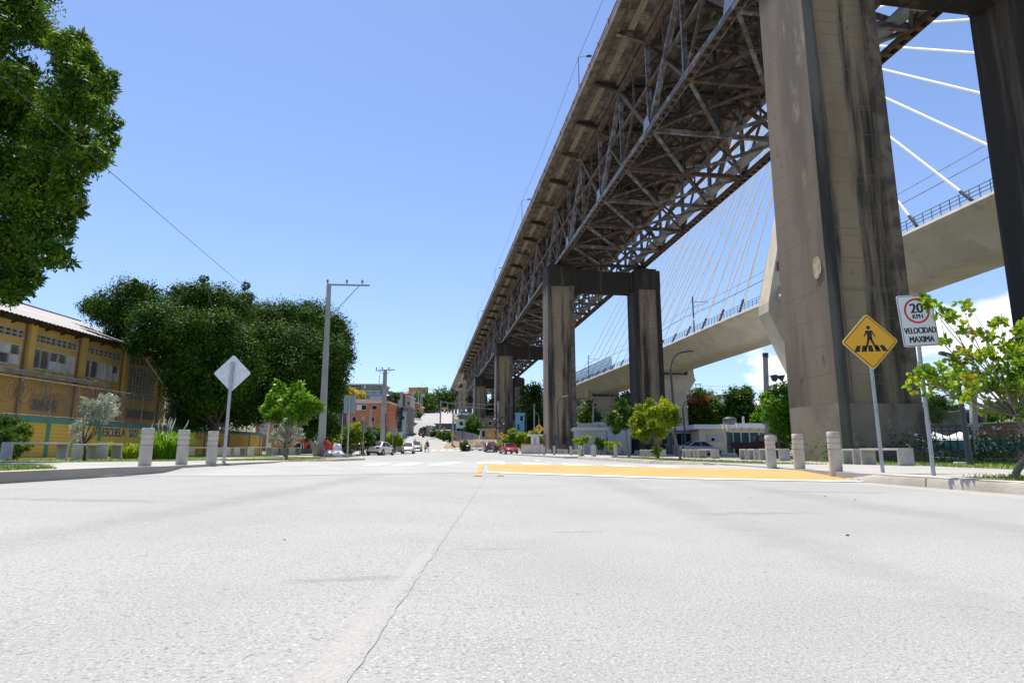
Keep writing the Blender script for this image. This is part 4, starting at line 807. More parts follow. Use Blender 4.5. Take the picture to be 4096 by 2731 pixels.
for lab, bx, by, tx, ty, Y, r in (('short bare pole in front of the orange house', 1475, 1790, 1484, 1636, 82, .2), ('leaning pole on the far kerb carrying a yellow sign', 1809, 1789, 1813, 1655, 106, .17), ('pole with three round wire coils before the third pier', 1991, 1790, 1993, 1604, 108, .22), ('tall pole with a coil at its top left of the approach columns', 1759, 1728, 1764, 1602, 146, .2), ('thin pole in front of the dark portal pier', 1893, 1715, 1893, 1608, 160, .2), ('pole at the teal house by the fourth pier', 1896, 1672, 1899, 1514, 165, .2), ('far pole on the hill road, left of four', 1650, 1662, 1651, 1577, 205, .22), ('far pole on the hill road below the billboard', 1673, 1650, 1674, 1566, 240, .22), ('far slim pole on the hill road', 1682, 1648, 1682, 1580, 250, .2), ('far pole with a box near the hill crest', 1688, 1648, 1687, 1556, 255, .22), ('white stub pole at the hill crest', 1718, 1652, 1718, 1617, 300, .25), ('thin pole among the approach columns', 1790, 1650, 1791, 1615, 240, .2), ('grey pole beside the far viaduct pier', 2372, 1720, 2373, 1613, 95, .14), ('leaning grey pole among trees by the blue house', 2136, 1760, 2137, 1615, 125, .2)):
    q, dq = cpole(lab, at(bx, by, Y), at(tx, ty, Y), r, r*.72)
    if 'coils' in lab or 'coil at' in lab:
        for k, (x, z) in enumerate(((-.7, -2.6), (.9, -3.4), (.1, -4.2)) if 'coils' in lab else ((-.9, -.8),)):
            b = MB(); b.tube([dq+Vector((x+.6*math.cos(a*.42), -.3, z+.6*math.sin(a*.42))) for a in range(16)], .09, 5); b.build('wire_coil', blk, q)
    if 'box' in lab: MB().box(dq.x-.1, dq.x+1.3, -.3, .3, dq.z-3.2, dq.z-1.8).build('transformer_box', galv, q); 
fl, df = cpole('tall concrete floodlight pole behind the leafy tree at the nearest pier', at(3072, 1790, 60), at(3061, 1412, 60), .21, .20, 'floodlight_pole', 'floodlight')
MB().box(-.22, .22, -.2, .2, df.z-.45, df.z+.01).build('pole_cap', lamppaint, fl).location = (df.x, 0, 0)
for x, rzz in ((.35, R(190)), (.95, R(250))):
    h = MB(); h.lathe([(.12, 0), (.16, .12), (.36, .55), (.36, .60)], n=14, axis='y'); o_ = h.build('floodlight', lamppaint, fl, True); o_.location = (df.x*.75+x+.1, -.2, df.z-2.35); o_.rotation_euler = (R(-22), 0, rzz)
MB().beam((df.x*.75, 0, df.z-2.3), (df.x*.75+1.1, -.1, df.z-2.15), .06, .06).build('lamp_bracket', lamppaint, fl)
c2, _ = cpole('speckled concrete pole behind the dark lamp post at right', at(3897, 1775, 44), at(3888, 1500, 44), .20, .19)
def curved_lamp(label, bx, by, ty, Y, armpx, dark=True, h=None):
    P = at(bx, by, Y); tp = at(bx, ty, Y); H = tp.z-P.z; L = armpx*Y/2488; t = thing('street_lamp', label, 'street lamp', P, 0, 'dark curved street lamps')
    lean = -.02*H; pts = [(0, 0, -.2), (lean*.5, 0, H*.55), (lean, 0, H*.80)]
    for k in range(1, 8): a = math.pi/2*k/7; pts.append((lean+L*.62*(1-math.cos(a)), 0, H*.80+H*.19*math.sin(a)))
    pts.append((lean+L*.9, 0, H)); MB().tube(pts, [.11, .10, .085]+[.055]*8, 10).build('lamp_pole', lamppaint if dark else galv, t, True)
    b = MB(); b.frame8([(lean+L*.85, -.08, H-.03), (lean+L+.25, -.13, H-.04), (lean+L+.25, .13, H-.04), (lean+L*.85, .08, H-.03)], [(lean+L*.85, -.06, H+.06), (lean+L+.22, -.10, H+.03), (lean+L+.22, .10, H+.03), (lean+L*.85, .06, H+.06)]); b.build('lamp_head', lamppaint if dark else galv, t)
    return t
curved_lamp('tall dark curved street lamp before the hammerhead viaduct pier', 2706, 1822, 1405, 45, 84)
curved_lamp('dark curved street lamp right of the tall one', 2744, 1812, 1597, 75, 50)
curved_lamp('dark curved street lamp in front of the graffiti pier', 2236, 1812, 1583, 70, 54)
curved_lamp('far curved street lamp beside the blue house', 2107, 1790, 1630, 110, 32); curved_lamp('far thin curved lamp behind the ball player sign', 2159, 1790, 1649, 120, -18, False)
t = thing('lamp_post', 'short dark lamp post with a small lantern behind the near right tree', 'street lamp', gp(3882, 1861, .10)); MB().tube([(0, 0, 0), (-.04, 0, 1.8), (-.09, 0, 3.3)], [.085, .075, .06], 12).build('lamp_pole', lamppaint, t, True)
MB().box(-.16, .16, -.16, .16, 0, .02).build('base_plate', galv, t); MB().beam((-.09, 0, 3.3), (-.5, 0, 3.42), .16, .09).build('lamp_head', lamppaint, t)
# wires
def wire(label, pts, sag, r=.012, grp='overhead wires'):
    b = MB(); out = []
    for p, q in zip(pts, pts[1:]):
        p, q = Vector(p), Vector(q); n = 14
        for k in range(n): u = k/n; out.append(p.lerp(q, u)-Vector((0, 0, sag*4*u*(1-u))))
    out.append(Vector(pts[-1])); b.tube(out, r, 4); return tag(b.build('overhead_wire', lamppaint), label, 'wire', grp)
wp = p1.location+Vector((d1.x*.58, 0, d1.z-5.0))
wire('long thin wire crossing the sky from the upper left to the tall power pole', [at(-120, 200, 9), wp], .12, .010); wire('thin wire sloping from the tall power pole to the grey hilltop house', [wp, at(1395, 1512, 140)], .5, .016)
P4, P3, PC, PT = (Vector(x) for x in (at(1597, 1690, 98), at(1604, 1690, 95), at(1993, 1610, 108), at(1764, 1606, 146)))
for i in range(9): wire('one of the black cables sagging from the slim wiry pole past the orange house', [at(1470+5*i, 1640+14*i, 84), P4+Vector((0, 0, 1.5-.5*i))], .5+.12*i, .028, 'black cables at the orange house')
for i in range(5): wire('one of the black cables drooping right of the wire-laden pole', [P3+Vector((0, 0, .5-.5*i)), at(1660+15*i, 1690, 150)], .9, .028, 'black cables past the wiry poles')
wire('pale twisted wire from the coil-topped pole to the third pier, upper one', [PT, at(2000, 1617, 112)], .2, .05); wire('pale twisted wire from the coil-topped pole to the third pier, lower one', [PT, at(1985, 1636, 112)], .3, .05)
wire('thin wire over the teal house up to the pole with coils', [at(1700, 1652, 150), at(1860, 1628, 130), PC], .3, .03); wire('thin wire from the pole with coils across the right pier columns', [PC, at(2110, 1618, 110), at(2200, 1625, 110)], .3, .03)
wire('thin horizontal wire across the far hill road', [at(1500, 1640, 90), at(1810, 1636, 110)], .25, .02); wire('upper thin aerial cable above the eastern trees', [at(2780, 1541, 240), at(3062, 1545, 240)], .3, .05); wire('lower thin aerial cable above the eastern trees', [at(2780, 1553, 240), at(3062, 1561, 240)], .3, .05)
# ---------------------------------------------------------------- vegetation: trunks with limbs, crowns of separate leaves
def leaf_mesh(name, m, P, U, L, asp, rgn, parent=None, oval=False, droop=0., spread=.8, tang=0.):
    n = len(P); D = U*(1-spread)+rgn.normal(0, spread*.75, (n, 3)); D[:, 2] -= droop
    D /= np.linalg.norm(D, axis=1)[:, None]+1e-9
    Rn = rgn.normal(0, 1, (n, 3))+np.array([0, 0, .9])
    if tang:
        tv = rgn.normal(0, 1, (n, 3)); tv -= U*(tv*U).sum(1)[:, None]; tv /= np.linalg.norm(tv, axis=1)[:, None]+1e-9
        D = tv+U*.45; D[:, 2] -= droop; D /= np.linalg.norm(D, axis=1)[:, None]+1e-9; Rn = U*tang+rgn.normal(0, .42, (n, 3))+np.array([0, 0, .25])
    Sd = np.cross(D, Rn); Sd /= np.linalg.norm(Sd, axis=1)[:, None]+1e-9; Nn = np.cross(Sd, D)
    Ln = (L*rgn.uniform(.6, 1.25, n))[:, None]; W = Ln*asp
    if oval:
        V = np.stack([P, P+D*Ln*.3+Sd*W*.42, P+D*Ln*.7+Sd*W*.5+Nn*Ln*.05, P+D*Ln*1.0+Nn*Ln*.02, P+D*Ln*.7-Sd*W*.5+Nn*Ln*.05, P+D*Ln*.3-Sd*W*.42], 1); k = 6
        F = np.array([[0, 1, 2, 3], [0, 3, 4, 5]])
    else:
        V = np.stack([P, P+D*Ln*.5+Sd*W*.5, P+D*Ln, P+D*Ln*.5-Sd*W*.5], 1); k = 4; F = np.array([[0, 1, 2, 3]])
    V = V.reshape(-1, 3); F = (F[None]+np.arange(n)[:, None, None]*k).reshape(-1, 4)
    me = bpy.data.meshes.new(name); me.vertices.add(len(V)); me.vertices.foreach_set('co', V.astype(np.float32).ravel())
    me.loops.add(F.size); me.loops.foreach_set('vertex_index', F.astype(np.int32).ravel())
    me.polygons.add(len(F)); me.polygons.foreach_set('loop_start', (np.arange(len(F))*4).astype(np.int32)); me.polygons.foreach_set('loop_total', np.full(len(F), 4, np.int32))
    me.update(calc_edges=True); me.materials.append(m); o = bpy.data.objects.new(name, me); COL.objects.link(o)
    if parent: o.parent = parent
    return o
def crown(clumps, n, rgn, per=14, jit=.16, fill=.5):
    C = np.array([c[:3] for c in clumps], float); Rd = np.array([c[3:6] if len(c) >= 6 else (c[3],)*3 for c in clumps], float)
    wgt = (Rd.prod(1))**(2/3.); wgt /= wgt.sum(); m = max(1, n//per); i = rgn.choice(len(C), m, p=wgt)
    u = rgn.normal(0, 1, (m, 3)); u /= np.linalg.norm(u, axis=1)[:, None]
    rad = 1-fill*rgn.random(m)**2.2
    bump = 1+.16*np.sin(u[:, 0]*5+i)*np.sin(u[:, 1]*6+2*i)+.10*rgn.normal(0, 1, m)
    c = C[i]+u*Rd[i]*(rad*bump)[:, None]
    q = np.repeat(np.arange(m), per); sz = Rd[i].mean(1)[q][:, None]
    P = c[q]+rgn.normal(0, 1, (len(q), 3))*np.minimum(sz*jit*1.6, jit*2.2)
    off = P-c[q]; off /= np.linalg.norm(off, axis=1)[:, None]+1e-9; uu = u[q]*.75+off*.65; uu /= np.linalg.norm(uu, axis=1)[:, None]+1e-9
    return P, uu
def limbs(base, fork, clumps, r, rgn, m, parent, name='trunk', each=1, bend=.25):
    b = MB(); base, fork = Vector(base), Vector(fork)
    mid = (base+fork)*.5+Vector((rgn.normal(0, .05), rgn.normal(0, .05), 0))*(fork-base).length
    b.tube([base-Vector((0, 0, .25)), base+Vector((0, 0, .06)), mid, fork], [r*1.45, r*1.15, r*.9, r*.78], 9)
    for k, c in enumerate(clumps):
        if k % each: continue
        e = Vector(c[:3]); L = (e-fork).length
        a = fork+(e-fork)*.35+Vector((rgn.normal(0, bend*.3), rgn.normal(0, bend*.3), -.06*L+rgn.normal(0, .05)*L)); f = fork+(e-fork)*.72+Vector((rgn.normal(0, .05), rgn.normal(0, .05), rgn.normal(0, .04)))*L
        rr = r*.5*min(1, .45+.25*c[3]/max(.3, r*4)); b.tube([fork-Vector((0, 0, r*.4)), a, f, e], [rr*1.2, rr*.85, rr*.55, rr*.22], 6)
    return b.build(name, m, parent, True)
def tree(name, label, cat, base, fork, clumps, n, leaf, lm, bm, r, seed, group=None, asp=.45, per=14, jit=.16, fill=.5, oval=False, droop=.1, each=1, spread=.8, core=0., tang=0.):
    rgn = np.random.default_rng(seed); base = Vector(base); t = thing(name, label, cat, base, 0, group)
    cl = [tuple(Vector(c[:3])-base)+tuple(c[3:]) for c in clumps]; P, U = crown(cl, n, rgn, per, jit, fill)
    limbs((0, 0, 0), Vector(fork)-base, cl, r, rgn, bm, t, each=each)
    if core:
        cc = [c[:3]+tuple(q*.78 for q in c[3:6]) for c in [(c if len(c) >= 6 else c[:3]+(c[3],)*3) for c in cl]]
        P2, U2 = crown(cc, int(n*core), rgn, 6, jit, .8); P = np.concatenate([P, P2]); U = np.concatenate([U, U2]); leaf = np.concatenate([np.full(len(P)-len(P2), leaf), np.full(len(P2), leaf*2.0)])
    leaf_mesh('crown', lm, P, U, leaf, asp, rgn, t, oval, droop, spread, tang); return t
def px(lst, Y, spread=.0, seed=1, k=1.0):
    """clumps given by what they cover in the picture: (px, py, radius px[, depth offset]) at distance Y"""
    rr = random.Random(seed); out = []
    for c in lst:
        dy = c[3] if len(c) > 3 else rr.uniform(-spread, spread); P = at(c[0], c[1], Y+dy); r = c[2]*(Y+dy)/2488*k; out.append((P.x, P.y, P.z, r, r, r)); 
    return out
# big ficus pair behind the school wall
A = [(430, 1235, 75), (375, 1225, 45), (520, 1190, 75), (590, 1190, 60), (480, 1305, 72), (620, 1290, 95), (560, 1375, 58), (700, 1240, 60), (560, 1160, 25), (545, 1135, 14), (720, 1190, 60), (780, 1190, 65), (830, 1240, 85), (890, 1210, 75), (820, 1150, 24), (815, 1115, 15), (940, 1260, 80), (985, 1190, 28), (980, 1140, 16), (735, 1370, 105), (850, 1380, 110), (930, 1390, 100), (725, 1490, 66), (780, 1520, 100), (880, 1510, 100), (965, 1480, 90), (715, 1590, 52), (740, 1630, 70), (830, 1620, 60), (930, 1600, 80), (670, 1440, 52), (725, 1680, 45), (735, 1560, 55), (800, 1450, 95, -4.5), (885, 1545, 85, -4.5), (735, 1505, 85, -4.5), (955, 1420, 85, -4), (705, 1655, 48), (780, 1670, 55), (850, 1670, 50), (960, 1660, 60), (660, 1350, 62, -4), (870, 1320, 90, -4.5), (760, 1320, 85, -4.5), (820, 1600, 70, -4)]
tree('ficus_tree', 'huge dark ficus tree leaning over the yellow school roof', 'tree', at(866, 1822, 46.2), at(860, 1690, 46.2), px(A, 47.5, 4.2, 3, .84), 150000, .18, Lficus, bark, .42, 11, 'big dark ficus trees', .55, 40, .17, .30, each=5, core=.12, tang=1.)
Bc = [(1060, 1290, 80), (1130, 1270, 70), (1010, 1250, 45), (1200, 1280, 70), (1260, 1270, 65), (1235, 1220, 16), (1230, 1265, 30), (1330, 1310, 60), (1375, 1360, 42), (1360, 1300, 20), (1385, 1420, 38), (1110, 1390, 100), (1210, 1390, 100), (1300, 1410, 85), (1345, 1480, 60), (1050, 1480, 90), (1160, 1500, 100), (1260, 1510, 90), (1340, 1560, 50), (1090, 1590, 80), (1190, 1590, 80), (1290, 1600, 55), (1020, 1640, 60), (1350, 1620, 35), (1000, 1570, 70), (1040, 1380, 80)]
tree('ficus_tree', 'big dark ficus tree behind the tall power pole', 'tree', at(825, 1815, 58), at(930, 1650, 57), px(Bc, 56, 4.2, 5, .86), 105000, .20, Lficus, bark, .36, 12, 'big dark ficus trees', .55, 40, .19, .30, each=5, core=.12, tang=1.)
# tree hanging into the picture at the upper left
O = [(70, 40, 120), (-60, 120, 140), (150, 130, 60), (250, 190, 62), (310, 170, 55), (340, 240, 55), (280, 290, 70), (380, 300, 60), (430, 320, 42), (400, 370, 55), (300, 380, 55), (50, 330, 75), (110, 290, 60), (180, 370, 75), (260, 420, 70), (350, 450, 70), (430, 490, 48), (430, 560, 45), (90, 470, 100), (200, 520, 95), (310, 560, 80), (390, 620, 50), (60, 640, 110), (180, 660, 100), (290, 680, 70), (360, 650, 45), (90, 790, 110), (210, 790, 80), (270, 770, 60), (300, 830, 42), (60, 930, 95), (160, 920, 80), (250, 900, 55), (250, 1000, 42), (180, 1020, 55), (270, 1045, 30), (60, 1060, 80), (130, 1110, 45), (40, 1170, 50), (110, 1150, 35), (-80, 400, 150), (-90, 700, 150), (-80, 980, 130), (-200, 250, 200), (-230, 600, 200), (-180, 20, 200), (60, -120, 160), (-150, -220, 220), (200, -60, 60), (-40, 1080, 80)]
tree('broadleaf_tree', 'tall bright leafy tree hanging in from the upper left corner', 'tree', (-19.4, 20.4, .2), (-18.6, 20.2, 4.6), px(O, 17.8, 2.0, 7, .92), 125000, .14, Lover, bark, .26, 13, None, .38, 26, .115, .42, droop=.3, each=9, core=.15, tang=.8)
# young trees along the pavements
tree('young_tree', 'lime green young tree in the grass strip left of the tall power pole', 'tree', gp(1146, 1838, .19), at(1150, 1752, 23.6), px([(1095, 1600, 28), (1065, 1640, 22), (1120, 1560, 22), (1112, 1538, 13), (1150, 1610, 32), (1180, 1560, 20), (1195, 1538, 13), (1210, 1600, 30), (1245, 1620, 28), (1275, 1625, 20), (1230, 1650, 26), (1170, 1655, 32), (1110, 1655, 28), (1085, 1662, 18), (1205, 1680, 18), (1155, 1690, 18), (1190, 1575, 20)], 23.6, .40, 2), 7200, .12, Llime, barkpale, .055, 21, 'young trees along the pavements', .38, 10, .085, .75, True, -.1, core=.08, tang=.6)
tree('young_tree', 'sparse young tree with glossy round leaves beside the speed limit board', 'tree', gp(4066, 1906, PV), at(4066, 1660, 9.60), px([(3655, 1520, 28), (3640, 1540, 22), (3700, 1500, 40), (3740, 1540, 42), (3780, 1490, 40), (3830, 1540, 55), (3890, 1500, 50), (3880, 1570, 50), (3960, 1540, 60), (3830, 1450, 40), (3790, 1380, 28), (3900, 1420, 40), (3970, 1450, 45), (3960, 1340, 32), (4000, 1290, 32), (3860, 1330, 34), (3810, 1270, 30), (3760, 1240, 30), (3720, 1215, 22), (3700, 1195, 16), (3880, 1230, 24), (3840, 1200, 16), (4030, 1410, 50), (4060, 1560, 60), (4110, 1480, 70), (4140, 1350, 60), (3990, 1620, 40), (3930, 1620, 34), (4080, 1300, 40), (4110, 1640, 40)], 9.55, .5, 9), 2900, .10, Lsea, barkpale, .045, 22, 'young trees along the pavements', .56, 9, .055, .9, True, -.15, spread=.7)
tree('young_tree', 'leaning young tree with yellow-green crown, right of three before the second pier', 'tree', gp(2722, 1839, PV), at(2678, 1692, 26.0), px([(2600, 1655, 20), (2640, 1640, 24), (2665, 1620, 18), (2690, 1650, 22), (2700, 1680, 18), (2650, 1680, 22), (2610, 1690, 16), (2680, 1700, 14), (2655, 1605, 10)], 26, .5, 4), 3400, .125, Lyel, barkpale, .05, 23, 'young trees along the pavements', .42, 10, .08, .8, True, core=.08, tang=.6)
tree('young_tree', 'bushy yellow-green young tree, middle one of three before the second pier', 'tree', gp(2632, 1832, PV), at(2625, 1752, 31.6), px([(2560, 1660, 26), (2585, 1690, 28), (2545, 1725, 20), (2580, 1730, 26), (2615, 1700, 26), (2640, 1730, 22), (2600, 1610, 14), (2590, 1635, 18), (2560, 1630, 15), (2540, 1690, 22), (2580, 1755, 14), (2635, 1690, 22), (2627, 1800, 16), (2620, 1815, 13)], 31.6, .5, 6), 5200, .14, Lyel, barkpale, .055, 24, 'young trees along the pavements', .42, 10, .09, .8, True, core=.08, tang=.6)
tree('young_tree', 'darker green young tree, left one of three before the second pier', 'tree', gp(2516, 1827, PV), at(2506, 1722, 37.4), px([(2450, 1665, 20), (2480, 1630, 22), (2490, 1610, 14), (2510, 1650, 24), (2470, 1690, 22), (2500, 1690, 22), (2530, 1640, 16), (2440, 1690, 14), (2465, 1715, 14), (2535, 1670, 16)], 37.4, .5, 8), 4200, .155, Lmid, barkpale, .06, 25, 'young trees along the pavements', .42, 10, .10, .8, True, core=.08, tang=.6)
tree('young_tree', 'leafy young tree right behind the red car', 'tree', at(2149, 1808, 96), at(2149, 1778, 96), px([(2120, 1745, 16), (2140, 1735, 16), (2155, 1755, 15), (2130, 1765, 14), (2100, 1760, 12), (2085, 1740, 14)], 96, .6, 4), 3600, .28, Lyel, barkpale, .07, 26, 'young trees along the pavements', .45, 10, .14, .8, core=.08, tang=.6)
tree('young_tree', 'round leafy young tree left behind the red car', 'tree', at(2083, 1808, 97), at(2083, 1785, 97), px([(2050, 1740, 16), (2070, 1750, 18), (2030, 1760, 16), (2055, 1770, 16), (2045, 1725, 10), (2010, 1770, 13), (2000, 1785, 12), (2080, 1775, 12)], 97, .6, 5), 4200, .28, Lyel, barkpale, .07, 27, 'young trees along the pavements', .45, 10, .14, .8, core=.08, tang=.6)
for i, (lab, bx, by, Y, lst, n, lm) in enumerate((('low flat-topped sapling at the right corner of the second pier', 2328, 1818, 47, [(2300, 1760, 9), (2315, 1765, 11), (2330, 1755, 9), (2350, 1750, 8), (2320, 1775, 10), (2345, 1763, 8)], 1000, Lyel), ('dark round shrub tree before the low grey kiosk', 2403, 1812, 60, [(2390, 1765, 14), (2410, 1770, 14), (2400, 1785, 12), (2425, 1772, 10)], 1300, Lmid), ('low yellow-green sapling behind a small bollard', 2452, 1818, 48, [(2430, 1775, 10), (2450, 1778, 12), (2470, 1780, 9), (2440, 1790, 9)], 900, Lyel),
    ('young street tree, farthest of the row on the far kerb', 1741, 1752, 142, [(1735, 1728, 9), (1748, 1735, 9), (1728, 1737, 7)], 700, Lmid), ('young street tree, second of the row on the far kerb', 1765, 1760, 135, [(1760, 1740, 9), (1770, 1748, 8)], 600, Lmid), ('young street tree, third of the row on the far kerb', 1783, 1764, 128, [(1778, 1738, 10), (1790, 1745, 9), (1775, 1750, 8)], 800, Lmid), ('young street tree, nearest of the row on the far kerb', 1797, 1770, 122, [(1795, 1742, 9), (1803, 1755, 9)], 700, Lmid))):
    tree('young_tree', lab, 'tree', at(bx, by, Y), at(bx, by-8, Y), px(lst, Y, .4, i), n, .0032*Y+.02, lm, barkpale, .05, 40+i, 'young trees along the pavements', .45, 8, .002*Y, .8)
tree('leafy_tree', 'bright bushy tree standing against the left edge of the nearest pier', 'tree', at(3118, 1818, 34), at(3112, 1740, 34), px([(3070, 1590, 26), (3110, 1560, 26), (3140, 1550, 22), (3150, 1600, 28), (3100, 1620, 34), (3140, 1650, 34), (3080, 1660, 26), (3110, 1690, 26), (3150, 1700, 26), (3145, 1745, 20), (3070, 1620, 18), (3160, 1640, 30), (3100, 1720, 16), (3155, 1775, 12)], 34, .7, 9), 7600, .19, Llime, bark, .10, 31, None, .36, 12, .12, .6, droop=.3, core=.08, tang=.6)
tree('leafy_tree', 'round dark green tree just right of the tall power pole foot', 'tree', at(1271, 1816, 58), at(1270, 1770, 58), px([(1210, 1690, 38), (1250, 1650, 40), (1300, 1660, 44), (1330, 1690, 36), (1270, 1700, 44), (1310, 1720, 34), (1230, 1730, 28), (1340, 1720, 22), (1290, 1620, 26), (1350, 1700, 16)], 58, 1.2, 9), 8200, .25, Lmid, bark, .16, 32, None, .4, 12, .17, .5, droop=.2, core=.08, tang=.6)
tree('silver_bush', 'silvery shrub tree standing before the yellow wall by the cube stools', 'bush', at(338, 1838, 20), at(335, 1775, 20), px([(410, 1615, 34), (440, 1600, 26), (390, 1640, 34), (355, 1630, 28), (340, 1600, 14), (430, 1650, 34), (450, 1630, 22), (320, 1690, 24), (305, 1720, 24), (300, 1760, 20), (330, 1740, 18), (290, 1790, 14), (370, 1660, 22), (415, 1690, 12), (300, 1820, 14)], 20, .35, 4), 5200, .075, Lsilver, bark, .05, 33, 'silvery shrubs on the left', .42, 10, .06, .8)
tree('silver_bush', 'silvery spreading shrub behind the trunk of the lime tree', 'bush', at(1140, 1815, 40), at(1140, 1775, 40), px([(1100, 1740, 18), (1130, 1720, 24), (1160, 1715, 22), (1190, 1730, 20), (1205, 1745, 14), (1150, 1745, 24), (1120, 1760, 20), (1170, 1760, 20), (1090, 1748, 11), (1200, 1725, 12)], 40, .7, 4), 4200, .12, Lsilver, bark, .07, 34, 'silvery shrubs on the left', .42, 10, .08, .7)
tree('garden_bush', 'dark leafy bush at the left edge before the yellow wall', 'bush', at(30, 1838, 19.5), at(35, 1815, 19.5), px([(10, 1690, 34), (50, 1700, 34), (90, 1720, 26), (20, 1750, 40), (80, 1760, 30), (110, 1735, 16), (120, 1730, 10), (40, 1800, 34), (90, 1800, 20), (-40, 1740, 50), (120, 1790, 12)], 19.5, .5, 6), 4200, .12, Lmid, bark, .05, 35, None, .36, 10, .08, .8)
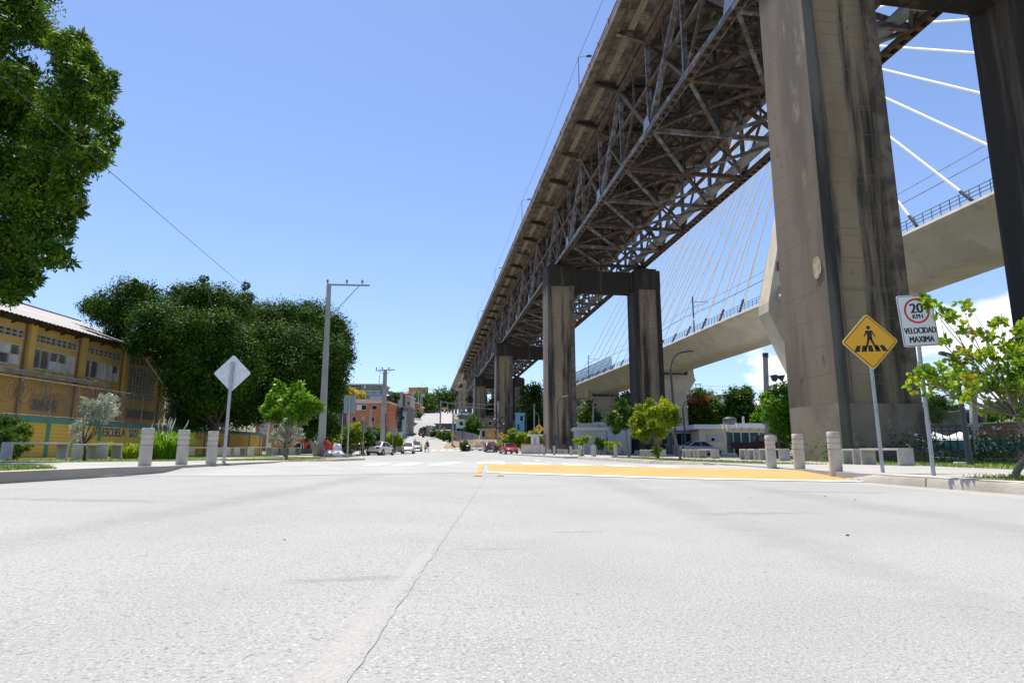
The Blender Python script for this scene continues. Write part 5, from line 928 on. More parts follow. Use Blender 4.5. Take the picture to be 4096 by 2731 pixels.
for i, (lab, bx, by, Y, lst, n, lm, lf) in enumerate((
    ('yellow-green hedge bush behind the tall rectangular sign back', 1400, 1812, 62, [(1370, 1760, 22), (1400, 1730, 26), (1420, 1760, 26), (1390, 1780, 24), (1345, 1770, 20), (1430, 1720, 20)], 5200, Lyel, .25), ('mid green bush behind the overlapping sign backs', 1450, 1810, 66, [(1450, 1730, 22), (1470, 1750, 20), (1440, 1770, 24), (1480, 1770, 14)], 3600, Lmid, .25),
    ('yellow flecked round bush behind the white hatchback', 1575, 1803, 84, [(1555, 1755, 14), (1580, 1755, 16), (1595, 1765, 12), (1565, 1770, 14)], 2400, Lyel, .3), ('small tree with brownish crown above the white saloon roof', 1505, 1805, 75, [(1500, 1740, 13), (1515, 1745, 12), (1490, 1755, 11)], 1400, Lmid, .26),
    ('dark leafy tree between the teal house and the brown house', 1893, 1740, 122, [(1885, 1690, 16), (1900, 1700, 17), (1880, 1715, 16), (1905, 1720, 14), (1890, 1675, 10)], 3000, Lmid, .4), ('low bush beside the black rubbish bag on the far kerb', 1858, 1797, 96, [(1855, 1780, 10), (1865, 1787, 9), (1850, 1790, 8), (1862, 1772, 6)], 1200, Lmid, .28),
    ('tall tree standing between the second and third piers', 2140, 1775, 150, [(2120, 1580, 26), (2145, 1560, 20), (2110, 1620, 26), (2140, 1600, 24), (2125, 1660, 30), (2150, 1680, 28), (2115, 1710, 26), (2150, 1730, 22), (2165, 1700, 20), (2100, 1560, 14), (2160, 1640, 16)], 7000, Lmid, .55), ('dark tree seen in the gap between the viaduct piers', 2360, 1720, 170, [(2350, 1660, 22), (2365, 1690, 20), (2340, 1690, 18), (2380, 1670, 16), (2350, 1620, 14)], 3000, Lmid, .6),
    ('pale green tree behind the right column of the second pier', 2510, 1700, 175, [(2510, 1590, 20), (2500, 1610, 18), (2520, 1640, 18)], 1600, Lmid, .6),
    ('tree with orange blossom beside the hammerhead pier', 2800, 1720, 135, [(2770, 1610, 28), (2810, 1610, 28), (2850, 1620, 26), (2780, 1660, 34), (2830, 1660, 34), (2790, 1690, 26), (2760, 1680, 24), (2850, 1680, 26), (2870, 1640, 20)], 8000, Lmid, .5), ('dark tree rising behind the cream building with the tank', 2960, 1720, 125, [(2930, 1590, 22), (2950, 1570, 16), (2960, 1620, 34), (2920, 1640, 26), (2990, 1640, 28), (2980, 1600, 22), (2950, 1670, 32), (3000, 1670, 24), (2910, 1670, 24), (2980, 1575, 14)], 8000, Lficus, .5), ('light crowned tree at the upper right of the dark tree', 2990, 1640, 150, [(2985, 1565, 12), (2998, 1580, 12), (2975, 1590, 10)], 1400, Lmid, .5),
    ('small dark tree below the aerial cables', 2800, 1640, 160, [(2795, 1578, 14), (2815, 1585, 14), (2790, 1595, 12), (2825, 1598, 12)], 2000, Lficus, .6), ('low green tree between the cream building and the grey house', 3035, 1700, 120, [(3030, 1680, 16), (3050, 1670, 14), (3020, 1690, 12), (3045, 1640, 12), (3060, 1605, 12)], 1800, Llime, .45),
    ('green feathery tree below the orange billboard', 1690, 1660, 290, [(1690, 1590, 18), (1710, 1605, 16), (1670, 1605, 14), (1700, 1625, 20), (1680, 1630, 16), (1715, 1630, 14)], 3600, Lmid, 1.0), ('green feathery tree left of the far end of the bridge', 1760, 1660, 310, [(1755, 1590, 16), (1775, 1580, 14), (1790, 1590, 14), (1765, 1610, 18), (1790, 1610, 16), (1745, 1610, 12)], 3400, Lmid, 1.0), ('pale small tree at the hill crest', 1736, 1655, 320, [(1733, 1625, 9), (1740, 1635, 9)], 600, Lmid, 1.),
    ('yellow flowering tree before the grey hilltop house', 1425, 1640, 135, [(1415, 1580, 14), (1435, 1585, 14), (1400, 1570, 10), (1450, 1580, 8)], 1500, leafmat('yellow_blossom', [(.25, .24, .02), (.45, .38, .03), (.62, .50, .04)], .35, .5), .45), ('palm-like green clump behind the mauve house', 1330, 1640, 120, [(1320, 1595, 12), (1335, 1590, 10), (1345, 1600, 9)], 900, Lmid, .5), ('dark tree behind the crossarm pole', 1570, 1660, 140, [(1560, 1600, 14), (1580, 1595, 14), (1570, 1620, 16), (1585, 1630, 12)], 2400, Lmid, .5), ('bushy tree in front of the lower orange house windows', 1500, 1800, 92, [(1490, 1725, 13), (1510, 1735, 14), (1530, 1725, 12), (1520, 1750, 13), (1480, 1745, 12)], 1800, Lmid, .34), ('dark tree between the turquoise house and the stacked houses', 1585, 1690, 150, [(1570, 1640, 14), (1588, 1650, 13), (1575, 1660, 12), (1595, 1630, 10)], 1800, Lmid, .5), ('dark tree glimpsed between the columns of the third pier', 1975, 1700, 235, [(1965, 1620, 16), (1985, 1640, 18), (1970, 1660, 18), (1990, 1600, 14), (1955, 1640, 14)], 2600, Lmid, .8), ('small roadside tree by the far parked cars', 1668, 1668, 200, [(1668, 1650, 8), (1675, 1658, 7)], 600, Lmid, .5),
    ('leafy tree between the hillside houses at the far right', 3830, 1650, 120, [(3815, 1640, 16), (3835, 1650, 16), (3820, 1665, 16)], 1600, Lmid, .4), ('dark tree behind the palm at the right of the nearest pier', 3745, 1700, 90, [(3730, 1610, 24), (3755, 1630, 24), (3740, 1660, 22), (3760, 1600, 16)], 3000, Lficus, .35), ('dense green tree behind the trunk of the near right tree', 4085, 1700, 60, [(4080, 1370, 30), (4110, 1400, 34), (4080, 1620, 30), (4100, 1560, 34), (4060, 1640, 26), (4110, 1480, 40), (4100, 1680, 30)], 3600, Lmid, .26), ('pale bush left of the thin pole on the right hillside', 4010, 1680, 100, [(4000, 1640, 18), (4020, 1650, 18), (3960, 1660, 16)], 1600, Lmid, .36), ('small fruit tree on the slope above the green shack', 3955, 1700, 75, [(3950, 1665, 14), (3965, 1675, 12)], 900, Lmid, .28))):
    tree('leafy_tree', lab, 'tree' if 'bush' not in lab and 'clump' not in lab else 'bush', at(bx, by, Y), at(bx, by-.35*(by-lst[0][1]), Y), px(lst, Y, .012*Y, i+3), n, lf, lm, bark, .0022*Y+.03, 60+i, None, .5, 14, lf*.7, .45, each=2, core=.16, tang=.8)
# orange blossom sprays on the flamboyant tree
rgn = np.random.default_rng(5); c = px([(2770, 1600, 14), (2825, 1597, 12), (2775, 1640, 10), (2800, 1605, 10)], 133); P, U = crown(c, 420, rgn, 8, .25, .4)
fo = next(o for o in COL.objects if o.get('label', '').startswith('tree with orange blossom')); P = P-np.array(fo.location); leaf_mesh('blossom', leafmat('orange_blossom', [(.45, .06, .01), (.62, .12, .02)], .3, .5), P, U, .42, .6, rgn, fo)
# palms
def palm(label, bx, by, Y, tx, ty, n, L, seed, m=Lpalm):
    rgn = np.random.default_rng(seed); B = at(bx, by, Y); C = at(tx, ty, Y)-B; t = thing('palm_tree', label, 'palm', B)
    MB().tube([(0, 0, -.3), tuple(C*.5+Vector((.1, 0, 0))), tuple(C)], [.2, .16, .13], 8).build('trunk', barkpale, t, True); b = MB()
    for i in range(n):
        a = i*2.4+rgn.uniform(-.2, .2); el = rgn.uniform(-.3, 1.2); pr = C.copy(); d = Vector((math.cos(a)*math.cos(el), math.sin(a)*math.cos(el), math.sin(el))); pts = [pr.copy()]
        for k in range(9): pr = pr+d*L/9; d = (d+Vector((0, 0, -.20))).normalized(); pts.append(pr.copy())
        for k in range(1, 10):
            p = pts[k]; dd = (pts[k]-pts[k-1]).normalized(); sd_ = dd.cross(Vector((0, 0, 1))).normalized(); w_ = L*.20*math.sin(math.pi*min(1, (k+1)/10.5))
            for s_ in (-1, 1):
                for q in (0, .5): o_ = p-dd*L/9*q; tip = o_+sd_*s_*w_+dd*w_*.5-Vector((0, 0, w_*.45)); b.poly([o_, o_+dd*L*.022, tip, o_-dd*L*.012])
    b.build('fronds', m, t); return t
palm('slender coconut palm beside the hammerhead pier', 2762, 1640, 190, 2756, 1568, 22, 4.2, 3); palm('drooping palm just right of the nearest pier', 3712, 1800, 42, 3706, 1655, 20, 2.6, 4)
# tall grass clumps with plumes, and the shaded hedge mound
def tuft(label, bx, by, Y, w_, h_, n, seed, plumes=0):
    rgn = np.random.default_rng(seed); B = at(bx, by, Y); t = thing('grass_clump', label, 'grass clump', B, 0, 'tall grass clumps before the yellow wall'); b = MB()
    for i in range(n):
        a = rgn.uniform(0, 6.28); r = w_*.3*rgn.random()**.5; p = Vector((r*math.cos(a), r*math.sin(a), 0)); out = Vector((math.cos(a+rgn.normal(0, .6)), math.sin(a), 0))*w_*rgn.uniform(.05, .5); h = h_*rgn.uniform(.5, 1.05); s_ = Vector((-math.sin(a), math.cos(a), 0))*.010
        q1 = p+out*.25+Vector((0, 0, h*.55)); q2 = p+out*.7+Vector((0, 0, h*.92)); q3 = p+out*1.25+Vector((0, 0, h*.9-abs(rgn.normal(0, .12))*h)); b.add([p-s_, p+s_, q1+s_, q1-s_, q2+s_*.7, q2-s_*.7, q3], [(0, 1, 2, 3), (3, 2, 4, 5), (5, 4, 6)])
    b.build('blades', Llime if plumes else Lyel, t)
    for i in range(plumes):
        a = rgn.uniform(0, 6.28); e = Vector((math.cos(a)*w_*.5*rgn.random(), math.sin(a)*.2, h_*rgn.uniform(.95, 1.25))); c = MB(); c.tube([e*.1, e*.8+Vector((0, 0, .1)), e+Vector((0, 0, .12)), e*1.0+Vector((.05, 0, .3))], [.005, .005, .022, .004], 5); c.build('plume', mat('plume_white', (.62, .56, .46), (.75, .70, .62), 20, .9), t)
    return t
tuft('big tall grass clump with pale plumes between two left bollards', 655, 1836, 21.5, 1.5, .98, 1100, 3, 9); tuft('low bright grass clump under the painted school name', 420, 1826, 24.5, .9, .62, 420, 4); tuft('low bright grass clump left of the nearest left bollard', 520, 1834, 22.6, .8, .62, 360, 5)
rgn = np.random.default_rng(77); t = thing('flowering_hedge', 'dark shaded hedge with white flowers behind the lamp post at right', 'hedge', (14, 24, .1)); cl = [(13.5+i*.85, 25.5+1.2*math.sin(i*1.7), .45+.22*math.sin(i*2.1), .95, .8, .75) for i in range(15)]; cl = [(x-14, y-24, z-.1, a, b_, c_) for x, y, z, a, b_, c_ in cl]
P, U = crown(cl, 9000, rgn, 12, .12, .6); leaf_mesh('foliage', Lmid, P, U, .11, .5, rgn, t); P, U = crown([(c[0], c[1]-.25, c[2]+.45, .7, .5, .35) for c in cl[3:9]], 260, rgn, 6, .06, .2); o_ = leaf_mesh('flowers', mat('white_petals', (.75, .76, .74), rough=.6), P, U, .09, .8, rgn, t); o_['kind'] = 'stuff'
BR[0] = 1.45
# ---------------------------------------------------------------- school behind its painted wall
ochre = mat('school_ochre', (.50, .325, .085), (.43, .275, .075), .8, .9, bump=.15, stain=[((.20, .13, .06), 1.0, (1, 1, .15), .62, .78)])
teal = mat('teal_trim', (.075, .20, .19), (.06, .16, .15), 1.2, .85, stain=[((.16, .24, .22), 2.5, (1, 1, 1), .62, .72)])
block = mat('pale_vent_block', (.40, .38, .33), (.31, .29, .25), 2, .9)
darkin = mat('dark_interior', (.012, .012, .011), rough=.9)
louver = mat('louver_white', (.50, .50, .48), (.38, .38, .36), 2, .6)
tin = mat('zinc_roof', (.165, .155, .15), (.125, .115, .11), .5, .65, .05, stretch=(1, .15, 1), stain=[((.22, .13, .09), .8, (1, .2, 1), .60, .75)])
t = thing('school_building', 'long two-storey ochre school with louvred windows and a zinc roof', 'building', (-30, 37.4, 0)); LY = lambda y: y-37.4
bays = [LY(y) for y in (18.6, 23.3, 28.0, 32.7, 37.4, 42.1, 46.9, 52.2)]
b = MB(); XW = -.22
def wallrect(b, y0, y1, z0, z1, x=0.): b.box(x-.22, x, y0, y1, z0, z1)
for i in range(7):
    y0, y1 = bays[i], bays[i+1]; last = i == 6
    ho = [(y0+.42, y1-.35, 7.25, 7.80)]+([(y0+.55, y1-.9, 4.50, 7.02)] if last else [(y0+.42, y1-.50, 5.62, 6.86)])+[(y0+.9, y1-(.6 if last else 1.6), 2.98, 3.74)]
    ho.sort(key=lambda q: q[2]); z = -.3
    for (a, c, z0, z1) in ho:
        wallrect(b, y0, y1, z, z0); wallrect(b, y0, a, z0, z1); wallrect(b, c, y1, z0, z1); z = z1
    wallrect(b, y0, y1, z, 8.5)
b.box(-11, -.22, bays[-1]-.22, bays[-1], -.3, 8.5); b.box(-11, -10.8, bays[0], bays[-1]-.22, -.3, 8.5); b.box(-10.8, -.22, bays[0], bays[0]+.2, -.3, 8.5); wo = b.build('wall', ochre, t)
b = MB(); b.box(-1.4, -1.3, bays[0]+.2, bays[-1]-.23, 0, 8.4); b.build('interior', darkin, t)
for i in range(8):
    y = bays[i]; b = MB(); b.box(.0, .34, y-.26, y+.22, -.3, 8.35); b.build('pilaster', ochre, t); MB().tube([(.12, y-.34, .3), (.12, y-.34, 8.3)], .045, 6).build('downpipe', mat('pipe_brown', (.12, .09, .06)), t)
def blockgrid(par, y0, y1, z0, z1, nx, nz, nm='vent_screen', wd=.06, m=block):
    b = MB(); fr = .07
    b.box(-.16, .03, y0-.0, y0+fr, z0, z1); b.box(-.16, .03, y1-fr, y1, z0, z1); b.box(-.16, .03, y0+fr, y1-fr, z0, z0+fr); b.box(-.16, .03, y0+fr, y1-fr, z1-fr, z1)
    for k in range(1, nx): y = y0+(y1-y0)*k/nx; b.box(-.155, .02, y-wd/2, y+wd/2, z0+fr, z1-fr)
    for k in range(1, nz): z = z0+(z1-z0)*k/nz; b.box(-.15, .01, y0+fr, y1-fr, z-wd/2, z+wd/2)
    for k in range(nx):
        y = y0+(y1-y0)*(k+.2)/nx; 
    return b.build(nm, m, par)
rg = random.Random(8)
for i in range(7):
    y0, y1 = bays[i], bays[i+1]; last = i == 6
    blockgrid(t, y0+.42, y1-.35, 7.25, 7.80, 8, 2); b = MB(); b.box(-.215, -.165, y0+.42, y1-.35, 7.25, 7.8); b.build('vent_backing', mat('vent_shadow', (.12, .09, .06)), t)
    if last: blockgrid(t, y0+.55, y1-.9, 4.50, 7.02, 9, 9)
    else:
        a, c = y0+.42, y1-.50; wf = MB()
        wf.box(-.12, .02, a, a+.05, 5.62, 6.86); wf.box(-.12, .02, c-.05, c, 5.62, 6.86); wf.box(-.12, .02, a+.05, c-.05, 5.62, 5.67); wf.box(-.12, .02, a+.05, c-.05, 6.81, 6.86)
        n = 5
        for k in range(1, n): y = a+(c-a)*k/n; wf.box(-.12, .015, y-.02, y+.02, 5.67, 6.81)
        w_ = wf.build('louvre_window', louver, t); sl = MB()
        for k in range(n):
            ya, yb = a+(c-a)*k/n+.03, a+(c-a)*(k+1)/n-.03
            for half in (0, 1):
                shut = rg.random() < (.25 if k < 2 else .72)
                for j in range(6):
                    z = 5.70+(half*6+j+.5)*1.10/12; dx, dz = (.008, .046) if shut else (.045, .012); x = -.05
                    sl.frame8([(x-dx, ya, z-dz-.003), (x+dx, ya, z+dz-.003), (x+dx, yb, z+dz-.003), (x-dx, yb, z-dz-.003)], [(x-dx, ya, z-dz+.003), (x+dx, ya, z+dz+.003), (x+dx, yb, z+dz+.003), (x-dx, yb, z-dz+.003)])
        sl.build('slats', louver, w_)
    a, c = y0+.9, y1-(.6 if last else 1.6); blockgrid(t, a, c, 2.98, 3.74, 9, 5, 'window_grille', .035, mat('grille_grey', (.24, .23, .24)))
# corrugated roof, its eave and purlin ends
b = MB(); rows = [[], []]; n = 420; ya, yb = bays[0]-.6, bays[-1]+.8
for k in range(n+1):
    y = ya+(yb-ya)*k/n; d = .022*math.sin(k*math.pi*.5) ; rows[0].append((.95, y, 8.42+d)); rows[1].append((-8.2, y, 11.75+d))
b.grid(rows); b.grid([[(x, y, z-.03) for x, y, z in r] for r in rows]); b.grid([[(-8.2, y, 11.75) for y in (ya, yb)], [(-17.2, y, 8.6) for y in (ya, yb)]])
b.box(-8.35, -8.05, ya, yb, 11.72, 11.82); rf = b.build('roof', tin, t)
b = MB(); b.box(.55, .62, ya+.1, yb-.1, 8.28, 8.42); b.box(-.2, .6, ya+.1, yb-.1, 8.24, 8.28)
for k in range(26): y = ya+.4+k*1.35; b.beam((-.2, y, 8.05), (.9, y, 8.38), .06, .12)
b.build('eave_boards', mat('eave_dark', (.05, .035, .025), (.03, .022, .018), 2, .9), rf)
b = MB(); b.poly([(.0, yb-.82, 8.5), (-17, yb-.82, 8.5), (-8.2, yb-.82, 11.6)]); b.build('gable', ochre, t)
# lean-to canopy along the ground floor
b = MB(); y0, y1 = bays[0], LY(43.2); b.frame8([(-.02, y0, 5.35), (1.75, y0, 5.02), (1.75, y1, 5.02), (-.02, y1, 5.35)], [(-.02, y0, 5.42), (1.75, y0, 5.12), (1.75, y1, 5.12), (-.02, y1, 5.42)])
b.box(1.66, 1.78, y0, y1, 4.86, 5.0)
for k in range(13): y = y1-.3-k*1.9; b.box(1.6, 1.68, y-.04, y+.04, .1, 4.9)
cn = b.build('canopy', mat('canopy_grey', (.26, .24, .22), (.15, .14, .13), 1.5, .8), t)
rgn = np.random.default_rng(3); P, U = crown([(1.2, LY(y), 5.15, .35, .5, .14) for y in (37.6, 38.4, 40.6, 41.6)], 420, rgn, 8, .05, .5); leaf_mesh('weeds', Lyel, P, U, .13, .4, rgn, cn)['kind'] = 'stuff'
# painted perimeter wall (block panels, teal piers and coping), curving at its far end
XP = -25.2; path = [(XP, y) for y in (8.3, 12.5, 16.7, 20.9, 25.1, 29.3, 33.5, 37.7, 42.1, 46.4, 50.7, 55.0, 59.3)]+[(XP-.15, 62.2), (XP-.9, 64.6), (XP-2.2, 66.6), (XP-4.2, 68.2)]
blockm = mat('painted_block', (.56, .345, .075), (.52, .31, .07), 1.1, .9, stain=[((.36, .21, .06), 1.6, (1, 1, 1), .6, .75)])
n_ = blockm.node_tree; bt = n_.nodes.new('ShaderNodeTexBrick'); bt.inputs['Scale'].default_value = 1; bt.inputs['Brick Width'].default_value = .42; bt.inputs['Row Height'].default_value = .205; bt.inputs['Mortar Size'].default_value = .014; bt.inputs['Mortar Smooth'].default_value = .4
x_ = n_.nodes.new('ShaderNodeTexCoord'); sp_ = n_.nodes.new('ShaderNodeSeparateXYZ'); cb_ = n_.nodes.new('ShaderNodeCombineXYZ'); n_.links.new(x_.outputs['Object'], sp_.inputs[0]); n_.links.new(sp_.outputs[1], cb_.inputs[0]); n_.links.new(sp_.outputs[2], cb_.inputs[1]); n_.links.new(cb_.outputs[0], bt.inputs[0])
bm_ = n_.nodes.new('ShaderNodeBump'); bm_.invert = True; bm_.inputs['Strength'].default_value = .9; bm_.inputs['Distance'].default_value = .03; n_.links.new(bt.outputs['Fac'], bm_.inputs['Height']); n_.links.new(bm_.outputs[0], n_.nodes['Principled BSDF'].inputs['Normal'])
t = thing('perimeter_wall', 'yellow block school wall with teal coping and painted blue letters', 'wall', (XP, 33.5, 0)); o = Vector((XP, 33.5, 0))
for (x0, y0), (x1, y1) in zip(path, path[1:]): 
    d = Vector((x1-x0, y1-y0, 0)).normalized(); p, q = Vector((x0, y0, .95)), Vector((x1, y1, .95)); MB(o).beam(p+d*.12, q-d*.12, .15, 2.1).build('wall_panel', blockm, t); 
b = MB(o)
for i, (x, y) in enumerate(path): b.box(x-.11, x+.11, y-.125, y+.125, -.1, 2.0)
for (x0, y0), (x1, y1) in zip(path, path[1:]): b.beam((x0, y0, 2.13), (x1, y1, 2.13), .24, .30)
b.build('teal_frame', teal, t)
navy = mat('navy_lettering', (.012, .025, .14), (.03, .045, .17), 3, .8)
text('lettering', 'ESCUELA', .74, navy, t, (.079, 39.08-33.5, 1.62), (R(90), 0, R(90)), .002, .76, 0, 'CENTER', .03); text('lettering', 'SAN', .74, navy, t, (.079, 41.12-33.5, 1.62), (R(90), 0, R(90)), .002, .70, 0, 'CENTER', .03); text('lettering', 'LES', .66, navy, t, (.079, 49.75-33.5, 1.62), (R(90), 0, R(90)), .002, .85, 0, 'CENTER', .03)
# chain link fence with razor wire on top of the wall
t = thing('chain_link_fence', 'rusty chain-link fence with razor coils on top of the yellow wall', 'fence', (XP, 33.5, 2.28)); o = Vector((XP, 33.5, 2.28)); fp = path[3:13]
galr = mat('weathered_fence_steel', (.26, .25, .25), (.20, .14, .11), 3, .6, .2)
for (x, y) in [(XP, 20.9+2.1*k) for k in range(19)]: MB(o).tube([(x, y, 2.2), (x, y, 4.25)], .035, 6).build('fence_post', galr, t)
b = MB(o); b.tube([(XP, 20.9, 4.22), (XP, 59, 4.22)], .03, 6); b.tube([(XP, 20.9, 2.36), (XP, 59, 2.36)], .018, 4); b.build('top_rail', galr, t)
b = MB(o); y = 20.9
while y < 59:
    for s_ in (-1, 1): b.beam((XP+.01*s_, y, 2.36), (XP+.01*s_, y+s_*1.86, 4.22), .004, .004)
    y += .17
b.build('mesh', galr, t)['kind'] = 'stuff'
b = MB(o); rg = random.Random(12); rust = mat('razor_rust', (.08, .045, .03), (.07, .045, .04), 6, .8)
for y0, y1, zc, n in ((30.4, 32.0, 3.5, 7), (32.2, 34.2, 3.2, 12), (36.2, 38.2, 3.75, 14), (38.6, 40.0, 3.6, 6), (40.4, 42.5, 3.55, 6), (43.5, 46.5, 3.4, 8), (24, 30, 3.6, 14), (47, 58, 3.5, 18)):
    for k in range(n):
        yc = y0+(y1-y0)*k/n+rg.uniform(-.1, .1); r = rg.uniform(.36, .5); tl = rg.uniform(-.6, .6); zz0 = zc+rg.uniform(-.15, .15)
        b.tube([(XP+.12+.10*math.sin(a*.5+tl), yc+r*math.cos(a*.5)+.05*a*.1, zz0+r*math.sin(a*.5)) for a in range(14)], .010, 4, False)
b.build('razor_wire', rust, t)['kind'] = 'stuff'
# brick annexe and white post at the end of the wall, glimpsed under the ficus
def ppx(a, c, Y, x0): return (a-x0)*Y/2488
brickm = mat('red_brick', (.34, .13, .085), (.26, .10, .07), 3, .9, stain=[((.30, .24, .2), 4, (1, 1, 4), .55, .7)])
# ---------------------------------------------------------------- houses: a box per house with windows, doors, roof slab
WINM = {'dark': darkin, 'glass': glassd, 'white': white, 'shut': mat('shutter_grey', (.32, .33, .34))}
def house(name, label, x0, x1, yt, yb, Y, depth, wm, wins=(), roof=.18, rm=None, cat='house', base=None, over=.25, group=None, side=None, slope=0.):
    A_, B_ = at(x0, yb, Y), at(x1, yt, Y); w_ = B_.x-A_.x; zt = B_.z; zb = A_.z if base is None else base; t = thing(name, label, cat, (A_.x, Y, zb), 0, group); h = zt-zb; k = Y/2488
    b = MB(); b.frame8([(0, 0, -4), (w_, 0, -4), (w_, depth, -4), (0, depth, -4)], [(0, 0, h), (w_, 0, h), (w_, depth, h+slope), (0, depth, h+slope)]); b.build('wall', wm, t)
    if roof: b = MB(); b.frame8([(-over, -over, h+.004), (w_+over, -over, h+.004), (w_+over, depth+over, h+slope+.004), (-over, depth+over, h+slope+.004)], [(-over, -over, h+roof), (w_+over, -over, h+roof), (w_+over, depth+over, h+slope+roof), (-over, depth+over, h+slope+roof)]); b.build('roof', rm or white, t)
    for q in wins:
        a, c, u, v = q[:4]; kind = q[4] if len(q) > 4 else 'dark'; nm = 'door' if len(q) > 5 else 'window'
        X0, X1 = (a-x0)*k, (c-x0)*k; Z1, Z0 = at(a, u, Y).z-zb, at(a, v, Y).z-zb; f = max(.05, .06)
        b = MB(); b.box(X0-f, X0, -.06, .0, Z0-f, Z1+f); b.box(X1, X1+f, -.06, 0, Z0-f, Z1+f); b.box(X0, X1, -.06, 0, Z1, Z1+f); b.box(X0, X1, -.09, 0, Z0-f, Z0)
        if kind == 'glass' or (X1-X0 > 1. and kind == 'dark'): b.box((X0+X1)/2-.025, (X0+X1)/2+.025, -.045, -.03, Z0, Z1)
        fo = b.build(nm, white if kind != 'shut' else WINM['shut'], t); c_ = MB(); c_.box(X0, X1, -.03, -.004, Z0, Z1); c_.build('pane', WINM[kind], fo)
    return t
Z = lambda l, s=3.92, ox=1300, oy=1450: [tuple([ox+q[0]/s, ox+q[1]/s, oy+q[2]/s, oy+q[3]/s]+list(q[4:])) for q in l]
orange = mat('orange_plaster', (.43, .155, .065), (.37, .135, .06), .5, .85, stain=[((.40, .16, .08), .8, (1, 1, .2), .62, .78)])
grime = mat('grimy_grey_block', (.22, .21, .20), (.14, .135, .13), .5, .95, bump=.2, stain=[((.07, .065, .06), .5, STREAK, .58, .75)])
mauve = mat('mauve_plaster', (.52, .47, .52), (.44, .40, .44), .6, .9, stain=[((.16, .15, .16), .9, (1, 1, .5), .58, .68)])
tealw = mat('teal_plaster', (.22, .47, .48), (.18, .40, .42), .7, .9, stain=[((.35, .5, .5), 1, (1, 1, .3), .6, .75)])
bluew = mat('sky_blue_plaster', (.20, .42, .56), (.16, .34, .47), .6, .9, stain=[((.35, .42, .45), .8, (1, 1, .2), .58, .75)])
brownw = mat('brown_block', (.215, .17, .13), (.14, .11, .085), .9, .95, bump=.3, stain=[((.32, .27, .21), .7, (1, 1, .6), .58, .72), ((.05, .04, .035), .8, (1, 1, .3), .60, .75)])
greenp = mat('green_plaster', (.06, .34, .27), (.05, .28, .22), .6, .9); cream = mat('cream_plaster', (.52, .46, .31), (.45, .40, .27), .5, .9, stain=[((.36, .33, .25), .5, (1, 1, .2), .62, .78)])
greyp = mat('grey_plaster', (.33, .315, .295), (.28, .265, .245), .4, .9, stain=[((.19, .19, .19), .6, STREAK, .58, .75)]); rustp = mat('rusty_tin', (.24, .15, .11), (.30, .28, .26), 1.1, .7, .1)
h = house('orange_house', 'bright orange two-storey house with dark barred windows', 1372, 1557, 1612, 1770, 100, 9, orange, Z([(720, 795, 675, 735), (555, 625, 668, 740), (480, 545, 665, 740, 'white'), (870, 915, 688, 750), (412, 473, 850, 922), (692, 760, 852, 928), (330, 365, 820, 890, 'shut'), (863, 905, 865, 1010, 'dark', 1), (565, 605, 850, 890, 'shut')]), .28, mat('pale_parapet', (.50, .40, .32)), over=.2)
b = MB(); b.box(-.1, 7.6, -.1, .0, 3.3, 3.42); b.box(6.0, 7.5, -.5, 0, 6.0, 6.06); b.build('ledge', orange, h)
MB().lathe([(.55, 0), (.62, .3), (.62, 1.0), (.3, 1.25)], (6.6, 2, 6.7), 12).build('water_tank', blk, h, True)
house('mauve_house', 'pale mauve house with a blackened parapet left of the orange one', 1331, 1381, 1597, 1790, 112, 9, mauve, Z([(188, 248, 687, 748, 'shut')]), 0)
house('mauve_wall_house', 'mauve blackened parapet block right behind the orange house', 1384, 1474, 1597, 1700, 118, 6, mauve, Z([(600, 640, 640, 700)]), 0)
hg = house('hilltop_house', 'long grey unplastered hilltop house with a balcony hole and white roof edge', 1388, 1527, 1539, 1660, 172, 10, grime, Z([(390, 515, 357, 385), (597, 622, 358, 395, 'white'), (825, 850, 362, 398), (695, 715, 362, 372), (820, 845, 470, 497, 'white'), (620, 640, 485, 515)]), .3, over=.5)
b = MB(); 
for k in range(14): b.box(.6+k*.62, .75+k*.62, -.16, -.05, 5.9, 6.7)
b.box(.4, 9.2, -.2, -.04, 6.7, 6.85); b.box(.4, 9.2, -.2, -.04, 5.75, 5.9); b.build('balustrade', mat('pale_lime_plaster', (.50, .54, .36)), hg)
for x, hh in ((8.4, 3.2), (20.6, 1.6), (8.5, 6)): MB().tube([(x, 1, 8), (x, 1, 8+hh)], .04, 4).build('roof_rod', lamppaint, hg)
house('lime_house', 'pale lime house end left of the grey hilltop house', 1340, 1388, 1536, 1660, 176, 9, mat('lime_plaster', (.50, .54, .34), (.44, .48, .3), .6, .9), Z([(240, 280, 470, 500)]), .2)
hb = house('blue_roof_house', 'grey shed with a bright blue roof edge above the orange house', 1477, 1533, 1583, 1640, 128, 8, greyp, (), .32, mat('blue_edge', (.07, .16, .42)), over=.35)
house('green_house', 'emerald green house behind the T-shaped power pole', 1522, 1563, 1568, 1640, 168, 8, greenp, Z([(960, 985, 470, 520, 'shut')]), .25, mat('green_slab', (.05, .22, .18)))
house('dark_shack', 'low dark rooftop shack with tanks right of the green house', 1562, 1606, 1573, 1650, 172, 8, mat('dark_wood', (.075, .06, .05), (.05, .04, .035), 2), Z([(1115, 1160, 520, 560, 'shut')]), .3, rustp)
hx = house('stacked_house', 'stacked grey and white house behind the wire-laden pole', 1606, 1641, 1586, 1690, 178, 9, mat('offwhite_dirty', (.44, .43, .40), (.34, .33, .31), .6, .9, stain=[((.15, .14, .13), .7, STREAK, .58, .72)]), Z([(1215, 1245, 630, 660), (1285, 1315, 620, 655), (1240, 1290, 700, 740, 'shut')]), .25)
